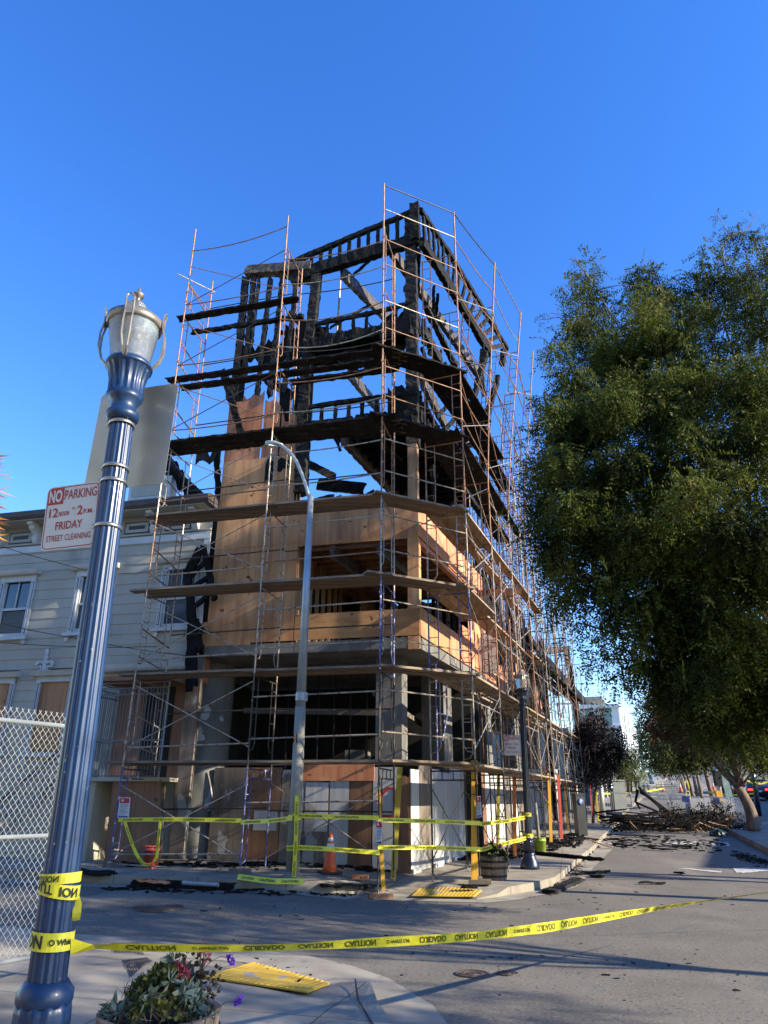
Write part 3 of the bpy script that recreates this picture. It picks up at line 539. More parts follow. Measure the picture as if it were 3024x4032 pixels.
# rails of floors four and three
for (u0, v0, u1, v1) in ((1240, 1277, 1500, 1226), (1500, 1226, 1625, 1190)): cb(pl(u0, v0), pl(u1, v1), .09, .10, 'floor_rail', seed=41)
for (u0, v0, u1, v1, th) in ((1215, 1365, 1380, 1328, .34), (1380, 1328, 1500, 1310, .32), (1500, 1310, 1625, 1288, .5)): cb(pl(u0, v0), pl(u1, v1), .25, th, 'charred_beam', seed=42, amp=.035)
for u in (1290, 1340, 1393, 1445, 1515, 1560, 1595): v = lerp(1270, 1195, (u-1240)/385); cb(pl(u, v), pl(u-3, v+75), .06, .08, 'stud', up=Wd, seed=u)
for (u0, v0, u1, v1) in ((1215, 1603, 1500, 1563), (1500, 1563, 1625, 1552)): cb(pl(u0, v0), pl(u1, v1), .09, .11, 'floor_rail', seed=43)
for u in (1222, 1268, 1322, 1375, 1428, 1485, 1538, 1590): v = lerp(1603, 1550, (u-1213)/400); cb(pl(u, v), pl(u-3, v+85), .07, .09, 'stud', up=Wd, seed=u)
for (u0, v0, u1, v1, th) in ((1195, 1690, 1400, 1668, .28), (1400, 1668, 1630, 1650, .34)): cb(pl(u0, v0, -.03), pl(u1, v1, -.03), .3, th, 'charred_beam', seed=44, amp=.03)
jag(0.0, .75, 10.2, 11.4, 45, 'char', .0, name='charred_sheet'); jag(0.0, .9, 13.0, 14.0, 46, 'char', -.25, name='charred_sheet', lowjag=True)
# floor four deck, joists below it
part(MB().prism([Z(p, 10.32) for p in (L(1.95, 0, -.1), L(.05, 0, -.1), Rr(6.0, 0, -.1), Rr(6.0, 0, -2.4), L(1.95, 0, -2.2)+Sd*3.6)], (0, 0, .05)), 'charred_deck', 'char')
for k in range(13): q = L(1.9, 10.2, -.3)+Sd*k*.42; part(MB().beam(q, q-Wd*1.8, .04, .2), 'joist', 'char')
a = L(1.93, 10.08, -.1); cb(a, a+Sd*5.4, .13, .34, 'floor_beam', 'glulam', seed=50)
# roof and floor five beams running back
for i, (a, b, th) in enumerate(((pl(1345, 1072, -.2), PS(1600, 1330, 5), .36), (PS(1540, 985, .4), PS(1885, 1475, 6), .36), (PS(1376, 1470, 1.5), PS(1490, 1610, 5), .33), (PS(1663, 1500, .6), PS(1760, 1690, 4.5), .33), (PS(1590, 1330, .3), PS(1640, 1400, 1.2), .3))):
    cb(a, b, .14, th, 'roof_beam', 'glulam', .014, seed=60+i)
    for k in range(9): q = lerp(a, b, (k+.5)/9.5); part(MB().cbox(q+Vector((0, 0, -.12)), .17, .07, .22, .3), 'joist_hanger', 'steel') if k % 2 and i < 2 else None
cb(pl(1500, 985, -.3), pl(1390, 1085, -.9), .05, .09, 'brace', seed=66); cb(pl(1450, 1205, -.8), pl(1300, 1290, -.3), .04, .07, 'brace', seed=67)
part(MB().tube([pl(1340, 1100, -1.5), pl(1326, 1330, -1.5)], .03), 'vent_pipe', 'galv')
# right face upper frame, leaning out towards the street
TR = [PS(1655, 826, 0), PS(1760, 985, 1.6), PS(1880, 1180, 3.8), PS(1997, 1373, 6.2)]
for a, b in zip(TR[:-1], TR[1:]): cb(a, b+(b-a).normalized()*.04, .12, .15, 'top_rail', seed=70)
BR = [PS(1662, 952, 0), PS(1760, 1110, 1.6), PS(1846, 1250, 3.1), PS(1925, 1385, 4.8)]
for a, b in zip(BR[:-1], BR[1:]): cb(a, b+(b-a).normalized()*.04, .16, .36, 'top_beam', seed=71, amp=.02)
for k in range(16):
    t = (k+.6)/16; i = min(2, int(t*3)); f = t*3-i; cb(lerp(BR[i], BR[i+1], f), lerp(TR[i], TR[i+1], f*.98), .06, .13, 'stud', 'chargrey' if k % 2 else 'char', .012, up=Sd, seed=k+80)
for i, (pts, w_) in enumerate((([(1918, 1373), (1864, 1568), (1850, 1760)], .22), ([(1962, 1480), (1913, 1650), (1895, 1900)], .16), ([(1985, 1380), (1975, 1440)], .25), ([(1900, 1380), (1893, 1450), (1905, 1560)], .14))):
    q = [PS(u, v, 4.6+.5*i) for u, v in pts]
    for a, b in zip(q[:-1], q[1:]): cb(a, b, .15, w_, 'leaning_post', 'chargrey', .02, up=Sd, seed=90+i)
for (u0, v0, u1, v1, w_) in ((1674, 1205, 1794, 1443, .12), (1665, 1300, 1730, 1420, .3), (1665, 1590, 1760, 1780, .14), (1680, 1690, 1890, 2010, .38)): cb(pr(u0, v0), pr(u1, v1), .16, w_, 'charred_beam', 'chargrey', .02, seed=u0+v0)
for k in range(11): s = .35+k*.5; cb(Rr(s, 13.1, -.05), Rr(s, 13.9+random.uniform(-.3, .1), -.05), .1, .14, 'stud', 'char', .02, up=Sd, seed=k+100)
for k in range(11): s = .4+k*.52; cb(Rr(s, 10.45, -.05), Rr(s, 11.2+random.uniform(-.2, .2), -.05), .1, .12, 'stud', 'char', .02, up=Sd, seed=k+120)
for k in range(5): cb(PS(1720+30*k, 1640+55*k, 2+k), PS(1760+30*k, 1600+50*k, 2.5+k), .06, .12, 'brace', seed=k+130)
for k in range(9): s = 1.5+k*.55; cb(Rr(s, 8.1, -.1), Rr(s, 8.5+random.random()*1.3, -.1), .08, .1, 'charred_stud', 'char', .02, seed=k+140)
for k in range(14): q = Rr(1+k*.4, 8.7+.05*k, -.6); cb(q, q-nR*1.8+Vector((0, 0, random.uniform(-.3, .2))), .05, .12, 'joist', 'char', .01, seed=k+150)
for k in range(14):
    s = random.uniform(.3, 4.5); z = random.choice((13.3, 11, 10.2, 15.2))+random.uniform(-.2, .5); q = Rr(s, z, -random.uniform(0, 1.2)); d = Sd*random.uniform(.3, .8)+Vector((0, 0, random.uniform(-.35, .35)))+nR*random.uniform(-.3, .2); cb(q-d, q+d, .08, random.uniform(.08, .22), 'burnt_debris', 'char', .02, seed=k+600)
# debris heaped on floor three
random.seed(11)
for k in range(16):
    q = L(random.uniform(.6, 2.9), 8.15+random.random()*.5, -random.uniform(.5, 3)); d = Vector((random.uniform(-1, 1), random.uniform(-.6, .6), random.uniform(-.35, .5)))*random.uniform(.4, .9)
    cb(q-d, q+d, .05, random.uniform(.1, .25), 'burnt_debris', seed=k+170)
cb(pl(1200, 1820, -2), pl(1320, 1880, -2.2), .12, .2, 'fallen_beam', 'chargrey', seed=188); cb(pl(1250, 1905, -2.5), pl(1432, 1925, -2.4), .12, .35, 'fallen_beam', seed=189)
# rear wing ---------------------------------------------------------------
random.seed(21)
part(MB().prism([Z(p, 7.35) for p in (R0(6.2, 0), R0(19, 0), R0(19, 0, -5), R0(6.2, 0, -5))], (0, 0, .2)), 'charred_deck', 'char')
for k in range(34):
    s = 6.3+k*.4; top = (9.6 if s < 10 else 8.6)+random.uniform(-.9, .6); a = R0(s, 4.9, -.05)
    cb(a, R0(s+random.uniform(-.1, .1), 7.4, -.05), .09, .12, 'charred_stud', random.choice(('char', 'chargrey', 'glulam')), .015, up=Sd, seed=k)
    if random.random() < .8: cb(R0(s, 7.5, -.05), R0(s+random.uniform(-.3, .3), top, random.uniform(-.3, .1)), .08, .11, 'charred_stud', 'char', .02, up=Sd, seed=k+300)
for k, (s0, s1, z0, z1, m) in enumerate(((6.4, 7.6, 5, 7.2, 'plyburn'), (7.7, 8.9, 4.9, 6.4, 'plyr'), (9.4, 10.6, 5, 6.1, 'plyburn'), (10.8, 12, 4.9, 7.1, 'char'), (12.4, 14.2, 5, 6.8, 'plyburn'), (14.5, 16.5, 4.9, 7.0, 'char'), (16.8, 18.6, 5, 6.2, 'plyburn'), (7, 9.5, 7.5, 8.6, 'char'), (12.5, 15, 7.5, 8.4, 'char'))): jag(s0, s1, z0, z1, 200+k, m, 0, R0)
for (s0, s1, z) in ((6.2, 13, 9.3), (6.2, 10, 8.4), (12, 18.8, 8.3)): cb(R0(s0, z, 0), R0(s1, z-.2, 0), .14, .3, 'charred_beam', seed=int(s0*7), amp=.03)
for k in range(3): q = R0(9+k*4.2, 7.5, -3); cb(q, q+Vector((0, 0, 1.6)), .3, .3, 'charred_post', 'chargrey', .02, seed=k+220)
q = [PP(u, v, R0(17, 0, .1), Sd) for u, v in ((2228, 2550), (2245, 2650), (2268, 2800), (2290, 2960))]
for a, b in zip(q[:-1], q[1:]): cb(a, b, .3, .42, 'charred_post', 'chargrey', .03, up=Sd, seed=333)
cb(PP(2120, 2568, R0(17, 0, 0), Sd), PP(2240, 2553, R0(17, 0, 0), Sd), .2, .3, 'charred_beam', 'glulam', seed=334); cb(PP(2150, 2600, R0(17, 0, 0), Sd), PP(2300, 2760, R0(17, 0, 0), Sd), .2, .4, 'charred_beam', seed=335)
for k in range(16): s = 12+k*.6; cb(R0(s, 5, -.3), R0(s+random.uniform(-.4, .4), random.uniform(6.8, 8.4), -.3), .12, .22, 'charred_stud', 'char', .03, up=Sd, seed=k+340) if k < 8 else None
I = MB(); I.box(R0(6.2, 4.9, -3.5), Sd*12.6, nR*.08, (0, 0, 2.5)); part(I, 'inner_wall', 'interior')
cb(R0(18.8, .5, 0), R0(18.9, 8.6, 0), .3, .3, 'charred_post', 'char', .03, up=Sd, seed=230); cb(R0(14, 8.2, .2), R0(17.6, 4.6, .3), .12, .3, 'fallen_beam', seed=231)

for k in range(40):
    s = random.uniform(6.3, 18.5); z = random.uniform(7.4, 8.8); q = R0(s, z, random.uniform(-2.5, .1)); d = Vector((random.uniform(-.8, .8), random.uniform(-.8, .8), random.uniform(-.4, .8))); cb(q-d*.6, q+d*.6, .06, random.uniform(.08, .2), 'burnt_debris', seed=k+500) if k < 34 else None
# ================================================================== GREY HOUSE ON THE LEFT
hs_ = empty('house', L(9, .2), 'grey clapboard Victorian house with bracketed cornice left of the burnt building', 'house')
def hp(mb_, name, m, par=None, smooth=False): return mb_.build(name, M[m], par or hs_, smooth)
HW0, HW1 = 5.28, 16.0
prof = MB(); z = 1.9; random.seed(2)
def course(mb_, w0, w1, z0, z1, o=0): mb_.hexa([L(w0, z0, o-.03), L(w1, z0, o-.03), L(w1, z0, o+.014), L(w0, z0, o+.014), L(w0, z1, o-.03), L(w1, z1, o-.03), L(w1, z1, o-.002), L(w0, z1, o-.002)])
hp(Lbox(HW0, HW1, 0, 8.7, .1, -.06), 'wall', 'siding')
wins = [(5.55, 5.45, 6.85), (8.0, 5.45, 6.85), (10.28, 5.42, 6.83), (12.6, 5.42, 6.83)]  # left edge w of opening, z0, z1 (opening .9 wide)
lowb = [(8.62, 2.62, 4.2), (10.3, 2.62, 4.2), (12.6, 2.62, 4.2)]
cs = MB(); z = .45
while z < 7.6:
    z2 = z+.255; segs = [(HW0, HW1)]
    holes = [(w0-.14, w0+.96) for (w0, a, b) in wins if a-.1 < z2 and z < b+.15]+[(w0-.14, w0+.96) for (w0, a, b) in lowb if a-.1 < z2 and z < b+.15]
    for (h0, h1) in holes: segs = [t for (a, b) in segs for t in ((a, min(b, h0)), (max(a, h1), b)) if t[1]-t[0] > .02]
    for (a, b) in segs: course(cs, a, b, z, z2)
    z = z2
hp(cs, 'clapboards', 'siding')
hp(Lbox(HW0, HW0+.16, 4.6, 7.7, .04, .03), 'corner_board', 'trim'); part(Lbox(5.12, 5.47, .3, 4.7, .12, .08), 'scorched_shade_board', 'plyold'); part(Lbox(5.12, 5.3, 4.72, 8.3, .05, -.02), 'charred_sheet', 'char')  # dark boards fill a sunlit strip, standing for shade and charred remains
hp(Lbox(HW0, HW1, 7.62, 7.80, .05, .04), 'frieze_board', 'trim'); hp(Lbox(HW0, HW1, 7.78, 8.44, .05, -.005), 'frieze', 'soffit'); hp(Lbox(HW0, HW1, 7.84, 7.88, .05, .06), 'frieze_moulding', 'soffit')
for k in range(8):
    w0 = 5.62+k*1.17; t = Lbox(w0+.25, w0+.98, 7.92, 8.24, .02, .012); fp = hp(t, 'frieze_panel', 'trimdark'); hp(Lbox(w0+.28, w0+.95, 7.95, 8.21, .02, .018), 'panel_field', 'soffit', fp); hp(Lbox(w0+.38, w0+.85, 8.03, 8.13, .02, .026), 'panel_inset', 'trimdark', fp)
    br = MB(); pf = [(0, 8.38), (.42, 8.38), (.42, 8.30), (.34, 8.28), (.30, 8.2), (.20, 8.14), (.13, 8.08), (.16, 8.0), (.13, 7.93), (.08, 7.87), (0, 7.84)]
    br.prism([L(w0, z, d) for d, z in pf], Wd*.16); hp(br, 'bracket', 'trim')
ro = MB(); ro.prism([L(HW0-.12, z, d) for d, z in ((-.3, 8.39), (.52, 8.39), (.58, 8.46), (.60, 8.58), (.50, 8.64), (-.3, 8.78))], Wd*(HW1-HW0+.1)); hp(ro, 'cornice', 'cornice')
hp(Lbox(HW0, HW1, 8.37, 8.41, .62, .5), 'soffit', 'soffit')
pp_ = Lbox(6.75, 8.0, 9.0, 9.62, .3, -.25); f_ = hp(pp_, 'roof_parapet', 'trim'); hp(Lbox(6.88, 7.9, 9.08, 9.5, .02, -.238), 'parapet_panel', 'siding', f_)
for (w0, z0, z1) in wins:
    f = hp(Lbox(w0-.13, w0, z0-.05, z1+.05, .06, .045), 'window', 'trim'); q = lambda m_, n_, c_: hp(m_, n_, c_, f)
    q(Lbox(w0+.82, w0+.95, z0-.05, z1+.05, .06, .045), 'frame', 'trim'); q(Lbox(w0-.13, w0+.95, z1+.0, z1+.16, .06, .05), 'frame', 'trim')
    for ww in (w0-.095, w0+.86):
        q(Lbox(ww, ww+.055, z0+.02, z1-.03, .01, .053), 'frame', 'trimdark'); q(Lbox(ww+.012, ww+.043, z0+.04, z1-.05, .01, .057), 'frame', 'trim')
    q(MB().prism([L(w0-.25, z, d) for d, z in ((-.0, z1+.16), (.16, z1+.16), (.2, z1+.2), (.24, z1+.27), (0, z1+.29))], Wd*1.32), 'frame', 'trim')
    q(Lbox(w0-.2, w0+1.02, z0-.14, z0-.06, .06, .12), 'sill', 'trim'); q(Lbox(w0-.15, w0-.05, z0-.27, z0-.14, .06, .06), 'sill', 'trim'); q(Lbox(w0+.87, w0+.97, z0-.27, z0-.14, .06, .06), 'sill', 'trim')
    q(Lbox(w0, w0+.82, z0, z1, .02, -.055), 'pane', 'pane'); mid = (z0+z1)/2-.05
    q(Lbox(w0, w0+.82, mid, mid+.06, .04, 0), 'sash', 'trim')
    for ww in (w0, w0+.77): q(Lbox(ww, ww+.05, z0, z1, .04, -.005), 'sash', 'trim')
    q(Lbox(w0+.395, w0+.42, mid+.05, z1, .03, -.01), 'sash', 'trim'); q(Lbox(w0, w0+.82, z0-.06, z0+.05, .04, -.006), 'sash', 'trim')
    if w0 < 6: q(Lbox(w0+.05, w0+.77, mid-.1, z1, .01, -.045), 'blind', 'blind')
    else: q(Lbox(w0+.06, w0+.76, z0+.05, mid-.02, .01, -.042), 'screen', 'blind')
for (w0, z0, z1) in lowb:
    f = hp(Lbox(w0-.12, w0, z0-.05, z1+.05, .06, .045), 'window', 'trim'); q = lambda m_, n_, c_: hp(m_, n_, c_, f)
    q(Lbox(w0+.82, w0+.94, z0-.05, z1+.05, .06, .045), 'frame', 'trim'); q(Lbox(w0-.12, w0+.94, z1, z1+.14, .06, .05), 'frame', 'trim')
    for ww in (w0-.09, w0+.855): q(Lbox(ww, ww+.055, z0, z1-.03, .01, .053), 'frame', 'trimdark'); q(Lbox(ww+.014, ww+.041, z0+.02, z1-.05, .01, .057), 'frame', 'trim')
    q(MB().prism([L(w0-.24, z, d) for d, z in ((-.0, z1+.14), (.16, z1+.14), (.2, z1+.2), (.24, z1+.25), (0, z1+.27))], Wd*1.3), 'frame', 'trim')
    q(Lbox(w0, w0+.82, z0, z1, .03, -.01), 'boarding', 'ply'); q(Lbox(w0-.2, w0+1.02, z0-.14, z0-.06, .06, .1), 'sill', 'trim')
    q(Lbox(w0-.13, w0-.02, z0-.3, z0-.14, .06, .06), 'sill', 'trim'); q(Lbox(w0+.84, w0+.95, z0-.3, z0-.14, .06, .06), 'sill', 'trim')
hp(MB().prism([L(5.35, z, d) for d, z in ((0, 4.35), (.2, 4.37), (.24, 4.42), (.28, 4.52), (0, 4.55))], Wd*2.35), 'door_hood', 'trim'); hp(Lbox(5.4, 6.75, 4.2, 4.36, .05, .03), 'door_hood', 'siding')
om = MB()                                               # plaster ornament
def blob(w_, z_, rw, rz, d=.035, n=12):
    om.prism([L(w_+rw*math.cos(2*math.pi*i/n), z_+rz*math.sin(2*math.pi*i/n), .01) for i in range(n)], nL*d)
for a in ((9.42, 4.93, .05, .10), (9.42, 4.80, .06, .06), (9.42, 4.7, .09, .045), (9.42, 4.58, .055, .12), (9.42, 4.36, .03, .09), (9.42, 4.27, .02, .08)): blob(*a)
for sg in (-1, 1):
    om.tube([L(9.42+sg*x*1.5, z, .03) for x, z in ((.03, 4.66), (.12, 4.72), (.17, 4.66), (.14, 4.58), (.07, 4.58), (.05, 4.5), (.12, 4.47), (.15, 4.40), (.10, 4.36), (.03, 4.42))], .03, 5)
    blob(9.42+sg*.2, 4.67, .045, .045, .05); blob(9.42+sg*.18, 4.41, .04, .04, .05)
hp(om, 'plaster_ornament', 'trim')
# iron cage before the door, its floor slab, siding below, steps
cg = empty('window_cage', L(6.4, 2, .3), 'grey iron security cage around the raised house door', 'security grille')
g = MB(); O1 = .85
for k in range(23): w_ = 5.5+k*.078; g.tube([L(w_, 2.02, O1), L(w_, 3.85, O1)], .009, 4)
for k in range(12): o_ = O1*k/12+.03; g.tube([L(7.28, 2.02, o_), L(7.28, 3.85, o_)], .009, 4)
g.build('bars', M['iron'], cg); g = MB()
for z_ in (2.02, 2.75, 3.72, 3.86, 3.98): g.tube([L(5.45, z_, O1), L(7.28, z_, O1), L(7.28, z_, 0)], .016, 5)
for w_ in (5.45, 7.28): g.tube([L(w_, 2.0, O1), L(w_, 4.0, O1)], .022, 5)
for k in range(15):
    c_ = 5.56+k*.115; g.tube([L(c_+.05*math.cos(t*math.pi/4), 3.79+.05*math.sin(t*math.pi/4), O1) for t in range(9)], .006, 4)
g.build('rails', M['iron'], cg); Lbox(5.42, 7.34, 4.02, 4.12, 1.0, .95).build('roof', M['plybrown'], cg); Lbox(5.42, 7.34, 1.92, 2.0, 1.0, .92).build('floor', M['siding'], cg)
hp(Lbox(5.75, 6.5, 2.0, 4.0, .03, .03), 'door', 'black'); hp(Lbox(6.55, 7.2, 2.0, 4.0, .03, .03), 'boarding', 'plybrown'); hp(Lbox(5.45, 5.75, 2.0, 4.0, .03, .035), 'boarding', 'plybrown')
stp = empty('steps', L(8, .2, .4), 'grey boarded outside steps rising behind the blue lamp post', 'steps')
m = MB(); m.prism([L(6.95, .3, .8), L(9.6, .3, .8), L(9.6, .5, .8), L(7.9, 1.75, .8), L(6.95, 1.9, .8)], -nL*.75); m.build('stringer_wall', M['siding'], stp)
m = MB()
for k in range(7): z_ = .5+k*.24; m.hexa([L(6.97, z_, .8), L(9.6-k*.33, z_, .8), L(9.6-k*.33, z_, .815), L(6.97, z_, .815), L(6.97, z_+.22, .8), L(9.6-k*.33, z_+.22, .8), L(9.6-k*.33, z_+.22, .803), L(6.97, z_+.22, .803)])
m.build('boards', M['siding'], stp); m = MB(); m.box(L(7.5, .75, .83), Wd*.26, -nL*.03, (0, 0, .26)); m.build('vent_frame', M['trim'], stp); m = MB(); m.box(L(7.57, .83, .835), Wd*.11, -nL*.03, (0, 0, .12)); m.build('vent', M['black'], stp)
g = MB(); g.tube([L(7.3, 3.0, .85), L(8.1, 2.45, .85), L(9.4, 1.4, .85)], .02); g.tube([L(7.3, 2.9, .85), L(8.1, 2.33, .85), L(9.4, 1.3, .85)], .01)
for k in range(16): w_ = 7.34+k*.13; z_ = 2.9-(w_-7.3)*.74; g.tube([L(w_, z_-.85, .85), L(w_, z_, .85)], .008, 4)
g.tube([L(7.5, 2.15, .84), L(8.2, 1.75, .84), L(8.2, 1.5, .84)], .014, 5); g.build('handrail', M['irondark'], stp)
# charred bits of the house roof and the burnt frame leaning on it
def ctop(name, pts_, w_, h, label, m='char', cat='timber', grp=None, amp=.02, seed=0, up=(0, 0, 1)):
    mbb = MB()
    for a, b in zip(pts_[:-1], pts_[1:]): mbb.char(a, b, w_, h, up, amp, .05, seed)
    return tag(mbb.build(name, M[m]), label, cat, grp)
rf = MB()
for k in range(9):
    a = pl(lerp(655, 860, k/8), lerp(1790, 2050, k/8), -.3); rf.char(a, a+Vector((.1, .1, -.5+k*.03)), .06, .26, Wd, .02, .1, k)
rf.char(pl(640, 1770, -.2), pl(720, 1880, -.2), .3, .1, seed=4); rf.char(pl(720, 1880, -.2), pl(870, 2010, -.2), .3, .1, seed=5); rf.build('burnt_eave', M['char'], hs_)
cf_ = empty('charred_wall_frame', L(5.55, .2, .1), 'charred studded frame leaning upright between the house and the plywood wall', 'burnt frame')
for i, (a, b, c, d, w_) in enumerate(((735, 2240, 762, 2460, .17), (762, 2440, 748, 2660, .24), (800, 2150, 845, 2360, .13), (750, 2340, 762, 2700, .2), (740, 2260, 790, 2160, .2), (752, 2270, 805, 2215, .1), (755, 2315, 830, 2265, .1), (765, 2390, 835, 2330, .1), (748, 2650, 745, 2720, .14), (775, 2450, 800, 2490, .1), (780, 2500, 790, 2560, .16))):
    MB().char(pl(a, b, .25), pl(c, d, .25), .08, w_, Wd, .015, .05, i).build('charred_stud', M['char'], cf_)
for i, (a, b, c, d) in enumerate(((765, 2490, 800, 2470), (770, 2520, 800, 2455), (795, 2560, 810, 2450))): MB().beam(pl(a, b, .2), pl(c, d, .2), .04, .08, Wd).build('splintered_board', M['stud'], cf_)
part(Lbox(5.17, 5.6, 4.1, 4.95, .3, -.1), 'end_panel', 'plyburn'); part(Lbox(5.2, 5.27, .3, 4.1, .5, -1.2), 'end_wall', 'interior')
# ================================================================== SCAFFOLD
random.seed(33)
CF = Vector((-.01, 13.93, 0)); C2 = Vector((1.84, 14.89, 0)); DL, DR = 1.2, .92
LEV = [.22, 2.18, 3.95, 5.80, 7.60, 9.48, 11.33, 13.2, 15.05]
sc1 = empty('scaffold', CF, 'tubular scaffold tower across the front and corner of the burnt building', 'scaffold')
sc2 = empty('scaffold', C2+Sd*6, 'long tubular scaffold running down the side street face of the burnt building', 'scaffold')
def sag(a, b, s, n=7): return [lerp(a, b, i/n)+Vector((0, 0, -s*4*(i/n)*(1-i/n))) for i in range(n+1)]
def frame(par, o, inn, z0, z1, D, m, lean=Vector((0, 0, 0)), walk=False, lz=10.):
    g = MB(); up = Vector((0, 0, 1))
    def P(d, z): return Vector((o.x, o.y, 0))+inn*d+up*z+lean*max(0, z-lz)
    g.tube([P(0, z0), P(0, z1)], .0185); g.tube([P(D, z0), P(D, z1)], .018); g.tube([P(0, z1-.05), P(D, z1-.05)], .016)
    if walk:
        g.tube([P(0, z1-.22), P(D, z1-.22)], .016)
        for k in (1, 2, 3): g.tube([P(D*k/4, z1-.22), P(D*k/4, z1-.05)], .012, 5)
        g.tube([P(.22, z1-.22), P(.22, z0+.35), P(.16, z0+.27), P(0, z0+.25)], .014, 5)
        for k in range(3): g.tube([P(0, z0+.55+k*.45), P(.22, z0+.55+k*.45)], .011, 5)
    else:
        a = min(.3, D*.3); g.tube([P(0, z1-.2), P(D, z1-.2)], .014, 5) if False else None
        for (d0, d1) in ((0, a*.8), (D, D-a*.8)):
            g.tube([P(d1, z1-.05), P(d1, z0+.42), P(lerp(d1, d0, .3), z0+.32), P(d0, z0+.29)], .0125, 5)
            for k in range(4): g.tube([P(d0, z0+.55+k*.33), P(d1, z0+.55+k*.33)], .0095, 5)
    for z in (z0+.45, z1-.35): g.cbox(P(0, z), .06, .05, .05)
    return part(g, 'frame', m, par)
def rail(par, a, b, m, s=0.0, r=.016, name='guard_rail'): return part(MB().tube(sag(a, b, s) if s else [a, b], r), name, m, par)
def fm_(k): return 'rust' if k >= 5 else random.choice(('galv', 'rust', 'galv'))
LW = [0.05, 2.67, 5.38]
for i, w_ in enumerate(LW):
    o = CF+Wd*w_
    for k in range(8):
        m = fm_(k)
        if k == 0: m = 'dark' if i == 0 else 'blue'
        if i == 0 and k == 2: m = 'blue'
        if k == 1: m = ('dark', 'dark', 'galv')[i]
        frame(sc1, o, -nL, LEV[k], LEV[k+1] if k < 7 else (15.0 if i != 2 else 14.3), DL, m, walk=(k == 0))
    part(MB().tube([Z(o, 14.5), Z(o, (16.45, 15.95, 16.1)[i])], .022), 'post', 'rust', sc1); part(MB().tube([Z(o-nL*DL, 14.2), Z(o-nL*DL, (15.1, 15.2, 15.3)[i])], .022), 'post', 'rust', sc1)
    j = MB(); z0 = H(o.x, o.y)+(.1 if i else .02); j.tube([Z(o, z0), Z(o, .3)], .018); j.cbox(Z(o, z0+.12), .09, .05, .03); part(j, 'screw_jack', 'galv', sc1)
    j = MB(); q = o-nL*DL; j.tube([Z(q, H(q.x, q.y)+.15), Z(q, .35)], .018); part(j, 'screw_jack', 'galv', sc1)
P_ = lambda w_, z, d=0: Z(CF+Wd*w_-nL*d, z)
for k in range(8):
    z = LEV[k]; m = fm_(k) if k else 'green'
    # corner to middle bay: two rails outside, one inside
    s_ = 0 if k < 4 else (.05, .1, .22, .14)[k-4]
    rail(sc1, P_(LW[0], z+1.35), P_(LW[1], z+1.3), 'galv' if k < 5 else 'rust', s_); rail(sc1, P_(LW[0], z+.55), P_(LW[1], z+.5), 'rust' if k == 3 else ('galv' if k != 4 else 'galv'), s_) if k else None
    rail(sc1, P_(LW[0], z+1.15, DL), P_(LW[1], z+1.15, DL), 'dark', s_*.5, .016, 'inner_rail')
    # middle to left bay: cross brace
    rail(sc1, P_(LW[1], z+1.62), P_(LW[2], z+.35), 'galv' if k < 5 else 'dark', 0, .0115, 'cross_brace'); rail(sc1, P_(LW[2], z+1.62), P_(LW[1], z+.35), 'galv' if k < 5 else 'rust', 0, .0115, 'cross_brace')
    rail(sc1, P_(LW[1], z+.42), P_(LW[2], z+.36), 'galv' if k < 4 else 'rust', 0 if k < 5 else .06); rail(sc1, P_(LW[1], z+1.2, DL), P_(LW[2], z+1.15, DL), 'dark', 0, .016, 'inner_rail')
    rail(sc1, P_(LW[2], z+1.05), P_(LW[2], z+.85, DL), m, 0, .017, 'end_rail'); rail(sc1, P_(LW[2], z+.45), P_(LW[2], z+.3, DL), 'galv', 0, .017, 'end_rail')
rail(sc1, P_(LW[1], 15.6), P_(LW[2], 15.35), 'rust', .14); rail(sc1, P_(LW[2]+.45, 14.75, .1), P_(LW[2]-.1, 14.9, DL), 'galv')
rail(sc1, P_(LW[2], .42), P_(LW[1], .34), 'galv'); rail(sc1, P_(LW[2], .4, DL), P_(LW[1], .45, DL), 'galv')
rail(sc1, P_(LW[1], 1.9, DL), P_(LW[0], .4, DL), 'galv', 0, .0115, 'cross_brace'); rail(sc1, P_(LW[1], .5, DL), P_(LW[0], 1.9, DL), 'galv', 0, .0115, 'cross_brace')
# chamfer bay
c_in = CF-nL*DL
for k in range(1, 9):
    z = LEV[k] if k < 9 else 15; s_ = 0
    if k < 8:
        for dz in (1.33, .55): rail(sc1, Z(CF, z+dz+.05), Z(C2, z+dz-.02), ('galv' if k < 5 else 'rust') if not (k == 6 and dz > 1) else 'galv')
rail(sc1, Z(CF, 16.35), Z(C2, 16.4), 'dark'); rail(sc1, Z(CF, 15.55), Z(C2, 15.55), 'galv'); rail(sc1, Z(CF, .9), Z(C2, 3.6), 'galv', 0, .0115, 'cross_brace') if False else None
for (u0, v0, u1, v1, m) in ((1627, 2700, 1715, 2700, 'blue'),):
    q0 = R0(.35, 2.35, .5); g = MB(); g.tube([q0, Z(q0, 4.5)], .02); q1 = q0+Sd*.5+nR*.1; g.tube([Z(q1, 4.4), Z(q1, 3.4), q0+Vector((.12, 0, .45))], .018); [g.tube([Z(q0, 2.9+.5*k), Z(q1, 2.9+.5*k)], .012, 5) for k in range(4)]; part(g, 'ladder_frame', 'blue', sc1)
